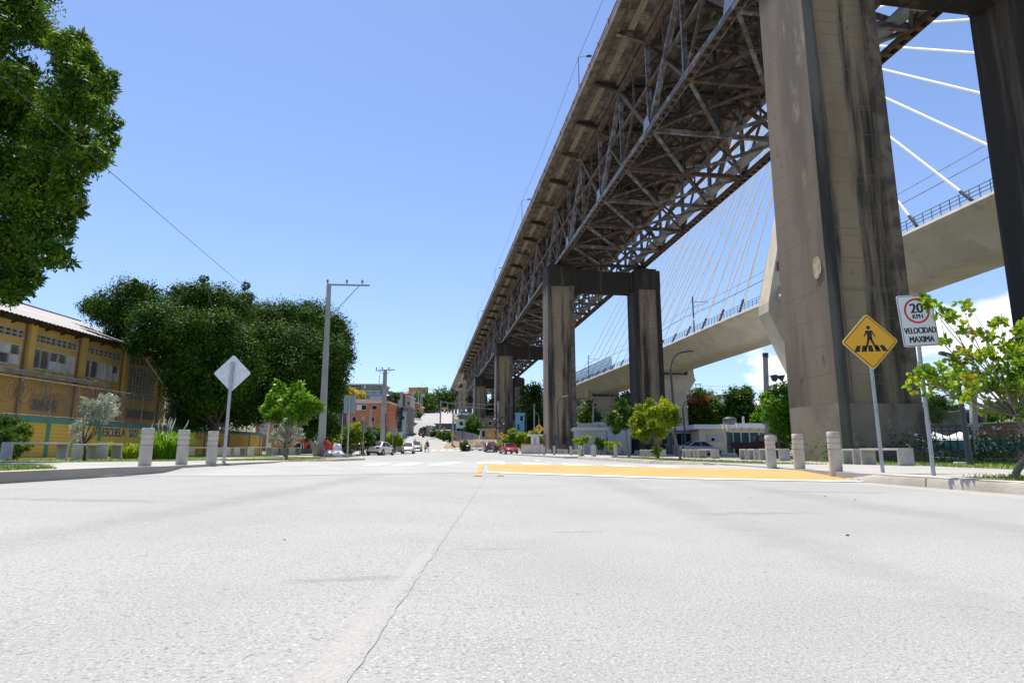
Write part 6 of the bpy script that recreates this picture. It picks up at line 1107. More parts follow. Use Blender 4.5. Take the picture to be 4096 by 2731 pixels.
MB().lathe([(.6, 0), (.65, 1.2), (.3, 1.4)], (-1.6, 1, 7.3), 10).build('water_tank', blk, hx, True); b = MB(); b.tube([(1.5, 2, 8), (.8, 2, 10.2), (-1.5, 2, 8.4)], .06, 5); b.box(-.5, 2.2, 1.5, 3, 7.6, 8.6); b.build('rooftop_clutter', mat('red_clutter', (.30, .06, .05)), hx)
house('grey_wall_house', 'bare grey block house beside the hill road', 1612, 1637, 1628, 1675, 152, 8, grime, Z([(1280, 1305, 720, 745)]), .15, greyp)
house('turquoise_house', 'turquoise single-storey house behind the wiry poles', 1553, 1600, 1643, 1700, 140, 9, tealw, Z([(1100, 1135, 790, 865), (1015, 1035, 790, 840)]), .2, greyp)
house('red_house', 'dark red house far up the hill road', 1652, 1667, 1612, 1640, 235, 8, mat('dark_red', (.30, .05, .05), (.25, .04, .04)), (), .2)
house('sky_shop', 'light blue shop behind the white saloon', 1497, 1527, 1738, 1790, 88, 6, bluew, [(1519, 1524, 1750, 1763)], .12, bluew)
house('red_shop', 'low red shop front with a black opening', 1163, 1222, 1753, 1812, 76, 6, mat('red_plaster', (.55, .06, .025), (.47, .05, .025), .8), [(1173, 1201, 1772, 1795), (1206, 1211, 1774, 1795)], .12, mat('red_slab', (.40, .05, .03)), cat='shop')
house('cream_shop', 'small cream shop front with a green fascia', 1222, 1262, 1754, 1812, 77, 6, cream, [(1243, 1260, 1772, 1800, 'shut'), (1226, 1233, 1780, 1798), (1235, 1240, 1775, 1800)], 1.0, mat('green_fascia', (.10, .36, .18)), over=.08, cat='shop')
house('tan_house', 'tan shop house beyond the end of the yellow wall', 1066, 1160, 1698, 1815, 79, 7, mat('tan_plaster', (.36, .19, .09), (.31, .165, .08), .6, .9), [(1069, 1082, 1771, 1800, 'white'), (1088, 1118, 1698, 1712), (1130, 1140, 1760, 1800)], 0, cat='shop')
t = house('brick_annexe', 'red brick building with dark bars behind the curved wall end', 1015, 1066, 1672, 1815, 86, 6, brickm, [(1034+6*k, 1036+6*k, 1678, 1735) for k in range(5)], 0)
t = thing('white_post', 'tall thin white post at the curved end of the yellow wall', 'post', at(1066, 1805, 73)); MB().tube([(0, 0, -.3), (0, 0, 2.0), (.15, 0, 4.0)], .10, 8).build('post_shaft', white, t)
t = house('betting_shop', 'white kiosk with a vertical yellow BAN sign beside the rubbish', 1300, 1338, 1756, 1812, 72, 4, white, [(1331, 1337, 1778, 1800, 'shut')], .25, mat('red_awning', (.35, .03, .05)), cat='shop')
b = MB(); b.box(.62, .99, -.10, -.02, .25, 1.35); b.build('sign_board', white, t)
rg = random.Random(3)
sb = MB(); [sb.lathe([(.15, -.012), (.165, 0), (.15, .012)], (.80, -.115, .45+.35*k), 14, 'y') for k in range(3)]; sg = sb.build('letter_balls', mat('sign_gold', (.80, .62, .02)), t)
for k, ch in enumerate('BAN'): text('lettering', ch, .27, blk, t, (.80, -.13, 1.15-.35*k), (R(90), 0, 0), .003, 1, .004)
# billboard
P = at(1671, 1585, 300); t = thing('billboard', 'orange billboard with a tilted white slogan above the hill trees', 'billboard', (P.x, 300, P.z)); b = MB(); b.box(-4.6, 4.6, 0, .5, -2.1, 4.45); b.build('panel', mat('billboard_orange', (.52, .20, .06), (.47, .18, .05), .3), t)
b = MB(); b.box(4.6, 4.95, .0, .6, -2.1, 4.45); b.build('panel_edge', lamppaint, t); b = MB(); [b.box(x-.15, x+.15, .1, .45, -14, -2.1) for x in (-3, 0, 3)]; b.build('support_post', lamppaint, t)
ca, sa = math.cos(R(14)), math.sin(R(14)); tb = MB(); c4 = [(-2.5, -.95), (2.5, -.95), (2.5, .95), (-2.5, .95)]; c4 = [(x*ca-z*sa-1.35, x*sa+z*ca+1.2) for x, z in c4]
tb.prism([(x, -.06, z) for x, z in c4], (0, .05, 0)); tb.build('slogan_plate', wht, t)
for body, dz in (('¡La Fábrica de', .38), ('Millonarios!', -.42)): text('lettering', body, .84, blk, t, (-1.35-dz*sa, -.065, 1.2+dz*ca), (R(90), R(-14), 0), .004, .78, .012)
MB().blob((2.1, -.06, 2.55), (.95, .05, .55), 4, 14, 8, .35).build('red_emblem', mat('emblem_red', (.45, .02, .02)), t)
# shanty houses under and beside the bridge
ht = house('tin_workshop', 'grey block wall and tin roof shed above the corrugated fence', 1741, 1818, 1695, 1760, 152, 9, mat('dark_block', (.12, .115, .11), (.09, .085, .08), 1.2), (), .12, tin, over=.5)
MB().frame8([(-1, -4, 2.0), (7, -4, 1.7), (7, -.02, 2.6), (-1, -.02, 2.6)], [(-1, -4, 2.08), (7, -4, 1.78), (7, -.02, 2.68), (-1, -.02, 2.68)]).build('awning', tin, ht)
hz = house('teal_house', 'pale teal house with a white flat roof below the bridge', 1822, 1878, 1681, 1740, 146, 9, mat('pale_teal', (.36, .50, .50), (.32, .45, .45), .7, .9), [(1838, 1851, 1686, 1701), (1863, 1872, 1688, 1703, 'shut'), (1826, 1860, 1713, 1725)], .22, over=.7)
MB().box(-1.2, -.02, -.2, 3, -1.2, 2).build('blue_lean_to', mat('deep_blue', (.03, .07, .16)), hz); MB().frame8([(0, -2.2, .2), (2.6, -2.2, .2), (2.6, -.03, .55), (0, -.03, .55)], [(0, -2.2, .28), (2.6, -2.2, .28), (2.6, -.03, .63), (0, -.03, .63)]).build('awning', cream, hz)
house('dark_roof_shack', 'dark roofed shack behind the white roofed teal house', 1834, 1880, 1664, 1700, 158, 8, mat('shack_brown', (.12, .10, .085), (.085, .07, .06), 1), (), .25, mat('tar_roof', (.07, .06, .055)), over=.4, slope=-.5)
hw = house('brown_house', 'brown unplastered two-storey house at the foot of the third pier', 1921, 1980, 1675, 1760, 124, 8, brownw, [(1953, 1967, 1685, 1700), (1925, 1928, 1688, 1702), (1931, 1934, 1688, 1702)], .12, rustp, over=.3)
sk = house('zinc_shack', 'small zinc-roofed shack with open front below the brown house', 1919, 1976, 1718, 1760, 116, 4, mat('shack_tan', (.36, .26, .17), (.24, .2, .17), .9), [(1928, 1940, 1723, 1746), (1922, 1926, 1723, 1748, 'white')], .08, mat('bright_zinc', (.60, .60, .60), (.5, .47, .45), 1, .5, .2), over=.4)
hbq = house('sky_blue_house', 'sky blue two-storey shack house right of the third pier', 2062, 2098, 1653, 1770, 136, 7, bluew, [(2081, 2092, 1662, 1683), (2069, 2078, 1697, 1719)], .12, tealw, over=.25)
b = MB(); b.box(.2, 1.98, -.9, -.05, 2.6, 2.75)
for k in range(8): b.box(.2+k*.25, .23+k*.25, -.88, -.85, 2.75, 3.6)
b.box(.2, 1.98, -.9, -.84, 3.6, 3.66); b.build('balcony', bluew, hbq)
house('grey_depot', 'large pale grey building on the slope behind the trees and second pier', 2150, 2190, 1580, 1660, 190, 14, mat('pale_grey_metal', (.40, .42, .44), (.36, .38, .40), .4), [(2160, 2172, 1590, 1597)], .3, mat('depot_roof', (.45, .46, .47)), slope=1.5)
# corrugated fences and low walls
def panelfence(label, pts, h0, m, name='corrugated_fence', step=.3, th=.05):
    t = thing(name, label, 'fence', pts[0]); o = Vector(pts[0]); b = MB(o)
    for p, q in zip(pts, pts[1:]):
        p, q = Vector(p), Vector(q); n = max(2, int((q-p).length/step))
        for k in range(n): a, c = p.lerp(q, k/n), p.lerp(q, (k+1)/n); off = Vector((0, th*(k % 2), 0)); b.beam(a+off+Vector((0, 0, h0/2-.4)), c+off+Vector((0, 0, h0/2-.4)), .03, h0+.8)
    b.build('sheets', m, t); b = MB(o)
    for p in pts: p = Vector(p); b.box(p.x-.05, p.x+.05, p.y-.12, p.y-.02, p.z-.5, p.z+h0+.15)
    b.build('fence_posts', lamppaint, t); return t
shm = mat('weathered_sheet', (.15, .15, .155), (.10, .10, .10), 1.2, .6, .2, stretch=(3, 3, .3))
panelfence('grey corrugated fence stepping down the slope by the far kerb', [at(1775, 1757, 140), at(1810, 1762, 130), at(1850, 1768, 122), at(1890, 1778, 116), at(1912, 1788, 110)], 2.1, shm); panelfence('grey sheet metal gate beside the dark jeep', [at(1704, 1740, 150), at(1722, 1740, 150), at(1741, 1742, 150)], 2.3, mat('pale_sheet', (.24, .245, .25), (.19, .195, .2), 1, .6, .2))
t = thing('mesh_fence', 'thin wire mesh fence along the edge of the dirt bank', 'fence', at(1845, 1795, 105)); o = t.location
pf = [at(1840, 1796, 104), at(1872, 1797, 100), at(1905, 1799, 96), at(1935, 1801, 93), at(1975, 1803, 90)]
for p in pf: MB(o).tube([p-Vector((0, 0, .3)), p+Vector((0, 0, 1.6))], .04, 5).build('fence_post', galv, t)
b = MB(o)
for p, q in zip(pf, pf[1:]):
    for k in range(30): a = p.lerp(q, k/30); b.tube([a, a+Vector((0, 0, 1.5))], .008, 3)
    b.tube([p+Vector((0, 0, 1.55)), q+Vector((0, 0, 1.55))], .02, 4)
b.build('mesh', galv, t)['kind'] = 'stuff'
# bank of raw orange earth
P = at(1905, 1795, 108); b = MB(); rows = []
rg = random.Random(9)
for i in range(15):
    r = []
    for j in range(9):
        u, v = i/14, j/8; x = P.x-5.5+13*u; y = 104+14*v; hgt = 2.3*math.sin(math.pi*min(1, v*1.1))**.7*(.4+.6*math.sin(math.pi*u)**.6)+rg.uniform(-.18, .18); r.append((x, y, T(x, y)-.3+max(0, hgt*.72)))
    rows.append(r)
b.grid(rows); tag(b.build('dirt_bank', mat('orange_earth', (.21, .135, .08), (.15, .105, .06), .9, .95, bump=.8, bsc=4, stain=[((.06, .08, .025), .45, (1, 1, 1), .48, .60)])), kind='structure')
bw = house('brick_wall', 'low pale block wall with an orange top right of the red car', 2085, 2174, 1780, 1806, 74, .22, mat('pale_block', (.42, .39, .35), (.34, .31, .28), 1.5, stain=[((.2, .18, .16), 3, (1, 1, 6), .55, .65)]), (), .12, mat('orange_coping', (.46, .20, .09)), cat='wall', over=.03)
house('guard_hut', 'small white guard hut behind the ball player sign', 2127, 2158, 1742, 1806, 84, 3, mat('hut_white', (.55, .56, .55), (.48, .49, .48), 1), [(2135, 2143, 1752, 1775, 'shut')], .18, white, over=.5)
# ---------------------------------------------------------------- single-storey buildings on the right
house('grey_kiosk', 'plain grey flat-roofed kiosk between the columns of the second pier', 2306, 2424, 1722, 1812, 78, 6, greyp, (), .42, mat('kiosk_coping', (.36, .36, .36)), over=.25, cat='building')
hv = house('white_building', 'bright white flat-roofed building behind the grey kiosk', 2290, 2560, 1700, 1812, 92, 8, mat('cool_white', (.50, .495, .48), (.45, .44, .43), .5), [(2395, 2404, 1700, 1716, 'shut'), (2434, 2448, 1729, 1741, 'glass'), (2424, 2464, 1751, 1772, 'glass')], .3, over=.2, cat='building'); MB().box(3.7, 5.3, 1, 4, 3.9, 4.6).build('roof_box', white, hv)
house('grey_cube_annexe', 'pale grey cube annexe just left of the right column of the second pier', 2464, 2520, 1721, 1812, 84, 7, mat('cool_grey', (.44, .43, .43), (.39, .38, .38), .5), (), .1, white, over=.03, cat='building')
hc = house('cream_building', 'low cream building with wide white fascia and a black roof tank', 2800, 3148, 1716, 1815, 82, 11, cream, [(2832, 2895, 1737, 1765, 'shut'), (2848, 2862, 1751, 1763)], .58, mat('fascia_white', (.66, .65, .60)), over=.9, cat='building')
MB().box(4.6, 8.0, -1.3, -.9, 3.35, 3.95).build('fascia_box', mat('fascia_white', (.66, .65, .60)), hc)
MB().lathe([(.86, 0), (.9, .1), (.9, .85), (.55, 1.08), (.22, 1.12), (.2, 1.22)], (5.2, 3, 3.9), 18).build('water_tank', mat('tank_black', (.02, .022, .026), rough=.4), hc, True)
for x in (6.25, 6.45): MB().tube([(x, 1, 3.8), (x, 1, 5.0)], .03, 5).build('vent_pipe', white, hc)
hs = house('shaded_wing', 'shaded porch wing of the cream building with a dark recess', 2690, 2800, 1722, 1815, 86, 8, mat('mauve_grey', (.32, .31, .31), (.28, .27, .27), .5), [(2692, 2770, 1733, 1780), (2790, 2803, 1740, 1755)], .50, mat('fascia_white', (.66, .65, .60)), over=.9, cat='building')
t = thing('ladder', 'pale wooden ladder leaning on the roof edge of the cream building', 'ladder', at(2906, 1800, 78)); q = at(2888, 1697, 80.5)-t.location; q2 = Vector((.55, 0, 0)); b = MB()
for s_ in (0, 1): b.beam(q2*s_+Vector((0, 0, -.3)), q+q2*s_*.98, .06, .09)
for k in range(1, 11): b.beam(q*k/11, q*k/11+q2, .05, .04)
b.build('ladder_frame', mat('raw_wood', (.50, .38, .24), (.42, .31, .2), 4, .8), t)
t = thing('green_fence', 'dark green panel fence with white posts and barbed arms behind the maroon truck', 'fence', at(2910, 1800, 70)); o = t.location; fpts = [at(2910, 1800, 68), at(2934, 1800, 71), at(2966, 1800, 71), at(3000, 1800, 71), at(3038, 1800, 71), at(3068, 1800, 73)]; fm = mat('fence_green', (.012, .055, .05), (.01, .045, .042), 2, .6)
for p, q in zip(fpts, fpts[1:]): MB(o).beam(p+Vector((0, 0, .85)), q+Vector((0, 0, .85)), .05, 2.3).build('fence_panel', fm, t)
for p in fpts[1:-1]:
    MB(o).tube([p-Vector((0, .08, .4)), p+Vector((0, -.08, 2.1))], .075, 8).build('fence_post', white, t); MB(o).tube([p+Vector((0, -.05, 2.0)), p+Vector((.22, -.05, 2.55))], .025, 5).build('barb_arm', lamppaint, t)
b = MB(o)
for p, q in zip(fpts, fpts[1:]):
    for dz in (2.3, 2.52): b.tube([p+Vector((.15, -.05, dz)), q+Vector((.15, -.05, dz))], .012, 4)
b.build('barbed_wire', lamppaint, t)
# ball court fence on the far right
t = thing('court_fence', 'teal ball court barrier with black rail fence behind the right hand hedge', 'fence', at(3900, 1795, 44)); o = t.location; cf = [at(3690, 1795, 44), at(4400, 1795, 44)]; tq = mat('court_teal', (.015, .12, .13), (.012, .10, .11), 1, .6)
MB(o).beam(cf[0]+Vector((0, 0, .25)), cf[1]+Vector((0, 0, .25)), .06, .75).build('court_panel', tq, t); b = MB(o)
for dz in (.7, 1.25, 1.55): b.beam(cf[0]+Vector((0, -.05, dz)), cf[1]+Vector((0, -.05, dz)), .04, .05)
for k in range(26): p = cf[0].lerp(cf[1], k/25); b.beam(p+Vector((0, -.05, -.2)), p+Vector((0, -.05, 1.57)), .05, .05, up=(0, 1, 0))
b.build('fence_rails', mat('fence_black', (.012, .02, .018), rough=.5), t)
for k in (1, 11, 18, 22): p = cf[0].lerp(cf[1], k/25); MB(o).beam(p+Vector((0, -.1, -.2)), p+Vector((0, -.1, 3.1)), .09, .09, up=(0, 1, 0)).build('tall_post', mat('fence_black', (.012, .02, .018)), t)
# white tent tops and hillside houses, right
t = thing('white_tent', 'low white tent roof behind the court fence', 'tent', at(3790, 1760, 56)); b = MB()
for x in (-1.2, 1.2): b.add([(x-1.3, -1.3, .0), (x+1.3, -1.3, 0), (x+1.3, 1.3, 0), (x-1.3, 1.3, 0), (x, 0, .75)], [(0, 1, 4), (1, 2, 4), (2, 3, 4), (3, 0, 4)]); b.box(x-1.3, x+1.3, -1.3, 1.3, -.28, -.004)
b.build('canopy', wht, t); b = MB(); [b.tube([(x, y, -1.6), (x, y, -.2)], .04, 5) for x in (-2.4, 0, 2.4) for y in (-1.2, 1.2)]; b.build('tent_legs', lamppaint, t)
HG = 'small houses on the right hillside'
for lab, x0, x1, yt, yb, Y, m, wins in (('long grey shack with a pale flat roof behind the court fence', 3742, 3870, 1700, 1770, 62, grime, ()), ('green shack right of the speckled pole', 3935, 4040, 1705, 1770, 60, mat('shack_green', (.12, .33, .15), (.10, .27, .12), 1), [(3985, 4000, 1715, 1735, 'white')]), ('grey shack with bright tin roof left of the green one', 3868, 3940, 1702, 1770, 64, mat('dark_shack_wall', (.10, .10, .10), (.07, .07, .07), 1), ()), ('green roofed shack at the right edge of the photo', 4064, 4110, 1690, 1770, 56, mat('rust_shack', (.26, .13, .07), (.2, .1, .06), 1), ()), ('small white house with two dark doors on the hillside', 3763, 3824, 1681, 1720, 100, white, [(3768, 3772, 1684, 1692), (3776, 3780, 1684, 1692)]), ('turquoise house higher on the right hillside', 3772, 3812, 1640, 1680, 135, tealw, [(3783, 3795, 1648, 1655, 'white')]), ('pinkish house above the turquoise one', 3775, 3855, 1622, 1660, 150, mat('pinkish', (.44, .34, .31), (.36, .28, .26), .6), [(3790, 3800, 1626, 1632), (3815, 3825, 1626, 1632)]), ('blue grey house at the top of the right hillside', 3770, 3800, 1598, 1640, 170, mat('blue_grey', (.30, .34, .38), (.25, .28, .32), .6), [(3776, 3782, 1603, 1609)]), ('white arched house at the top of the right hillside', 3790, 3812, 1602, 1640, 165, white, [(3795, 3804, 1606, 1613)]), ('brown house beside the thin pole on the hillside', 3835, 3870, 1640, 1690, 120, brownw, [(3845, 3852, 1650, 1656, 'white')]), ('grey house with two pale windows behind the light tree', 3008, 3060, 1634, 1690, 130, grime, [(3016, 3023, 1643, 1651, 'white'), (3034, 3042, 1643, 1651, 'white')]), ('red roofed house behind the leafy tree at the pier', 3028, 3062, 1622, 1650, 145, mat('red_tile_wall', (.40, .2, .17), (.34, .16, .14), 1), ()), ('shack with tin roof beyond the green shack', 3920, 3975, 1640, 1690, 90, mat('dark_shack_wall', (.10, .10, .10)), ())):
    house('hillside_house', lab, x0, x1, yt, yb, Y, .09*Y, m, wins, .14, tin if 'tin' in lab or 'flat' in lab else (mat('green_tin', (.16, .42, .25)) if 'green roofed' in lab else (rustp if m is brownw or 'pink' in lab else (mat('red_tiles', (.42, .10, .08)) if 'red roofed' in lab else None))), group=HG, over=.4)
hp = house('pale_green_house', 'pale green hilltop house with a brown roof slab among the trees', 2878, 2925, 1583, 1640, 140, 8, mat('pale_green', (.46, .58, .47), (.40, .51, .41), .6), [(2900, 2922, 1577, 1588), (2886, 2889, 1585, 1592, 'shut')], .3, mat('brown_slab', (.20, .12, .09)))
house('bare_brick_house', 'bare block house with an orange patch left of the pale green one', 2850, 2882, 1581, 1640, 145, 8, greyp, [(2862, 2870, 1583, 1592)], .12, mat('orange_coping', (.46, .20, .09)))
P = at(3898, 1680, 66); tag(MB(P).lathe([(1.0, -.9), (1.05, -.8), (1.05, .6), (.8, .85), (.3, .95)], P, 16).build('water_tank', mat('tank_black', (.02, .022, .026), rough=.4), None, True), 'black water tank on the shack behind the speckled pole', 'water tank').location = P
t = thing('cable_car_pylon', 'distant cable car pylon above the eastern trees', 'pylon', at(2797, 1640, 240)); b = MB(); b.frame8([(-.5, -.5, 0), (.5, -.5, 0), (.5, .5, 0), (-.5, .5, 0)], [(-.35, -.35, 8.5), (.35, -.35, 8.5), (.35, .35, 8.5), (-.35, .35, 8.5)]); b.box(-1.9, 1.9, -.4, .4, 8.3, 8.7); b.box(-1, -.8, -.2, .2, 8.7, 10.2); b.box(.8, 1, -.2, .2, 8.7, 10.2); b.box(-1.3, 1.3, -.2, .2, 10.0, 10.3); b.build('pylon_frame', galv, t)
t = thing('cable_car', 'distant grey cable car cabin hanging from the aerial cable', 'cable car', at(2845, 1580, 240)); b = MB(); b.lathe([(.7, 0), (1.2, .3), (1.25, 1.3), (.9, 1.9)], n=10); b.build('cabin', galv, t); MB().tube([(0, 0, 1.9), (0, 0, 3.4)], .08, 5).build('hanger', lamppaint, t)
BR[0] = 1.0
# ---------------------------------------------------------------- vehicles
def paint(name, c): return mat(name, c, rough=.32, coat=.6)
def car(label, loc, rz, kind, pm, group=None, cat='car', name='parked_car'):
    t = thing(name, label, cat, loc, rz, group)
    spec = {'sedan': dict(st=[(-2.18, .36, .80, .70), (-2.10, .30, .93, .80), (-1.5, .24, .98, .86), (-.6, .22, .97, .87), (.8, .22, .94, .87), (1.35, .24, .88, .86), (1.9, .28, .78, .80), (2.15, .32, .62, .68)], gh=(-1.62, -.95, .20, 1.02, .95, 1.43), wh=(-1.32, 1.38, .31)),
            'hatch': dict(st=[(-1.85, .36, .85, .72), (-1.78, .30, .98, .79), (-1.3, .24, 1.0, .83), (-.4, .22, .98, .84), (.7, .22, .96, .84), (1.15, .24, .90, .82), (1.6, .28, .80, .76), (1.85, .32, .64, .66)], gh=(-1.74, -1.35, .12, .92, .97, 1.45), wh=(-1.18, 1.22, .29)),
            'suv': dict(st=[(-2.2, .46, 1.0, .80), (-2.15, .42, 1.08, .86), (-1.4, .36, 1.10, .89), (0, .34, 1.10, .90), (.8, .34, 1.08, .89), (1.3, .36, 1.04, .88), (1.95, .40, .98, .84), (2.15, .46, .78, .76)], gh=(-2.12, -1.9, .25, .92, 1.08, 1.72), wh=(-1.35, 1.38, .36))}[kind]
    st = spec['st']; g0, g1, g2, g3, zs, zr = spec['gh']; wr, wf, r = spec['wh']
    rows = []
    for x, zl, zt, w_ in st:
        half = [(w_*.80, zl), (w_*.97, zl+.06), (w_, zl+.25), (w_*.985, zt-.18), (w_*.93, zt-.04), (w_*.70, zt), (0, zt+.012)]
        rows.append([(x, -y, z) for y, z in half]+[(x, y, z) for y, z in half[-2::-1]])
    b = MB(); b.grid(rows)
    for rr in (rows[0], rows[-1]): b.poly(rr)
    bd = b.build('body', pm, t, True)
    wb, wt_ = st[3][3]*.90, st[3][3]*.70
    Bs = [(g0, -wb*.9, zs), (g3, -wb*.95, zs-.03), (g3, wb*.95, zs-.03), (g0, wb*.9, zs)]; Tp = [(g1, -wt_, zr-.03), (g2, -wt_, zr-.02), (g2, wt_, zr-.02), (g1, wt_, zr-.03)]
    b = MB(); b.grid([[(g1-.03, y*wt_*1.02, zr-.05+.06*(1-y*y)) for y in (-1, -.5, 0, .5, 1)], [((g1+g2)/2, y*wt_*1.04, zr+.05*(1-y*y)) for y in (-1, -.5, 0, .5, 1)], [(g2+.03, y*wt_*1.02, zr-.05+.06*(1-y*y)) for y in (-1, -.5, 0, .5, 1)]])
    for p, q in zip(Bs, Tp): b.beam(p, q, .09, .07)
    m_ = (g0+g3)/2+.1
    for s_ in (-1, 1): b.beam((m_, s_*wb*.95, zs-.02), ((g1+g2)/2+.05, s_*wt_*1.01, zr-.03), .08, .05); b.beam(Tp[0] if s_ < 0 else Tp[3], Tp[1] if s_ < 0 else Tp[2], .06, .06)
    b.build('roof', pm, t, True)
    def pane(nm, q): c = Vector((sum(v[0] for v in q)/4, sum(v[1] for v in q)/4, sum(v[2] for v in q)/4)); MB().poly(q).build(nm, glassd, t)
    pane('windscreen', [Bs[1], Bs[2], Tp[2], Tp[1]]); pane('rear_window', [Bs[3], Bs[0], Tp[0], Tp[3]]); pane('side_window', [Bs[0], Bs[1], Tp[1], Tp[0]]); pane('side_window', [Bs[2], Bs[3], Tp[3], Tp[2]])
    for x in (wr, wf):
        for s_ in (-1, 1):
            y = s_*(st[3][3]-.10); tw = MB().lathe([(r*.62, -.10), (r*.95, -.10), (r, -.06), (r, .06), (r*.95, .10), (r*.62, .10)], (0, 0, 0), 18, 'y').build('wheel', rubber, t, True); tw.location = (x, y, r)
            MB().lathe([(r*.6, -.105), (r*.5, -.11), (r*.15, -.085), (r*.15, .085), (r*.5, .11), (r*.6, .105)], (0, 0, 0), 12, 'y').build('rim', galv, tw)
            MB().lathe([(r+.06, -.012), (r+.06, .012)], (0, 0, 0), 18, 'y').build('wheel_arch', rubber, tw).location = (0, s_*.085, .02)
    fx, bx = st[-1][0], st[0][0]; fw, bw_ = st[-1][3], st[0][3]; zh = st[-1][2]; zb_ = st[0][2]
    for s_ in (-1, 1):
        MB().frame8([(fx-.16, s_*fw*.55, zh-.10), (fx-.16, s_*fw*1.04, zh-.10), (fx-.16, s_*fw*1.04, zh+.05), (fx-.16, s_*fw*.55, zh+.03)], [(fx+.02, s_*fw*.55, zh-.12), (fx-.05, s_*fw*1.02, zh-.10), (fx-.09, s_*fw*1.02, zh+.02), (fx-.02, s_*fw*.55, zh+.0)]).build('headlight', mat('headlight_glass', (.62, .64, .66), rough=.12), t)
        MB().box(bx-.015, bx+.12, min(s_*bw_*.52, s_*bw_*1.06), max(s_*bw_*.52, s_*bw_*1.06), zb_-.10, zb_+.08).build('taillight', mat('taillight_red', (.30, .006, .012), rough=.2), t)
        MB().box(g3-.42, g3-.26, min(s_*(wb+.02), s_*(wb+.2)), max(s_*(wb+.02), s_*(wb+.2)), zs+.01, zs+.14).build('mirror', pm, t, bevel=.02)
    MB().box(fx-.04, fx+.012, -fw*.55, fw*.55, .40, .52).build('grille', rubber, t); MB().box(bx-.02, bx+.05, -bw_*.95, bw_*.95, .32, .42).build('bumper', rubber, t)
    MB().box(bx-.025, bx-.005, -.20, .20, zb_-.16, zb_-.03).build('number_plate', mat('plate_grey', (.45, .47, .44)), t); MB().box(fx+.014, fx+.03, -.22, .22, .42, .53).build('number_plate', mat('plate_grey', (.45, .47, .44)), t)
    return t
def cpos(px_, py_, Y): P = at(px_, py_, Y); return (P.x, P.y, rp(P.y) if abs(P.x) < 40 else P.z)
wp_, silver, redp, maroonp, blackp, beigep = paint('car_white', (.70, .70, .70)), paint('car_silver', (.38, .40, .43)), paint('car_red', (.36, .012, .03)), paint('car_maroon', (.11, .012, .018)), paint('car_black', (.015, .018, .02)), paint('car_beige', (.36, .30, .22))
car('white saloon parked on the left, seen from behind with red tail lamps', cpos(1522, 1822, 67), R(79), 'sedan', wp_); car('white hatchback parked on the left, facing the viewer', cpos(1632, 1816, 86), R(-86), 'hatch', wp_)
car('beige car half hidden behind the white hatchback', cpos(1665, 1808, 96), R(-84), 'sedan', beigep); car('dark maroon saloon seen from behind beside the bright red car', cpos(1961, 1812, 93), R(98), 'sedan', maroonp)
car('bright red car facing the viewer on the right of the road', cpos(2034, 1819, 84), R(-74), 'sedan', redp); car('dark jeep climbing the hill road, seen from behind', (-22.3, 154, rp(154)), R(104), 'suv', blackp)
car('silver saloon parked behind the long bench on the right', (at(2805, 1820, 64).x, 64, .02), R(8), 'sedan', silver)
car('grey saloon, lowest of the cars parked up the hill on the left', at(1648, 1673, 186)-Vector((0, 0, .1)), R(-58), 'sedan', paint('car_grey', (.10, .105, .11))); car('black jeep parked up the hill behind the grey saloon', at(1668, 1665, 200)-Vector((0, 0, .1)), R(-56), 'suv', blackp); car('white van at the crest of the hill road', at(1700, 1653, 290), R(-80), 'suv', wp_)
car('small white car half hidden behind the sheet metal gate', at(1709, 1727, 172), R(20), 'hatch', wp_); car('white car parked on the terrace above the dark roof', at(1861, 1664, 185), R(10), 'hatch', wp_)
# old maroon pickup seen from its rear left quarter
P = at(3040, 1815, 57); t = thing('pickup_truck', 'old maroon pickup truck standing before the green panel fence', 'truck', (P.x, 57, .0), R(-12))
b = MB(); b.box(-2.6, -.45, -.85, -.80, .75, 1.28); b.box(-2.6, -.45, .80, .85, .75, 1.28); b.box(-2.6, -2.55, -.80, .80, .75, 1.28); b.box(-2.55, -.45, -.80, .80, .72, .80); b.build('truck_bed', mat('old_maroon', (.075, .010, .014), (.055, .010, .012), 2, .55), t, bevel=.015)
b = MB(); b.prism([(-.42, -.82, .55), (-.42, -.82, 1.30), (-.30, -.72, 1.88), (.55, -.72, 1.88), (.95, -.82, 1.32), (2.25, -.80, 1.22), (2.42, -.80, 1.0), (2.42, -.80, .55)][::-1], (0, 1.6, 0)); b.build('cab', mat('old_maroon', (.075, .010, .014)), t, bevel=.06)
MB().poly([(-.43, -.60, 1.36), (-.35, -.56, 1.80), (-.35, .56, 1.80), (-.43, .60, 1.36)]).build('rear_window', glassd, t).location = (-.012, 0, 0)
MB().box(-.16, .50, -.835, -.80, 1.36, 1.78).build('side_window', glassd, t); MB().box(2.40, 2.50, -.8, .8, .5, .66).build('bumper', galv, t)
for x in (-1.6, 1.7):
    for s_ in (-1, 1): tw = MB().lathe([(.2, -.1), (.36, -.1), (.38, -.05), (.38, .05), (.36, .1), (.2, .1)], (0, 0, 0), 16, 'y').build('wheel', rubber, t, True); tw.location = (x, s_*.78, .38); MB().lathe([(.2, -.11), (.05, -.08), (.05, .08), (.2, .11)], (0, 0, 0), 10, 'y').build('rim', galv, tw)
for s_ in (-1, 1): MB().box(-2.63, -2.60, min(s_*.6, s_*.82), max(s_*.6, s_*.82), .95, 1.12).build('taillight', mat('taillight_red', (.30, .006, .012)), t)
MB().box(-2.62, -2.605, -.12, .12, .80, .92).build('number_plate', white, t)
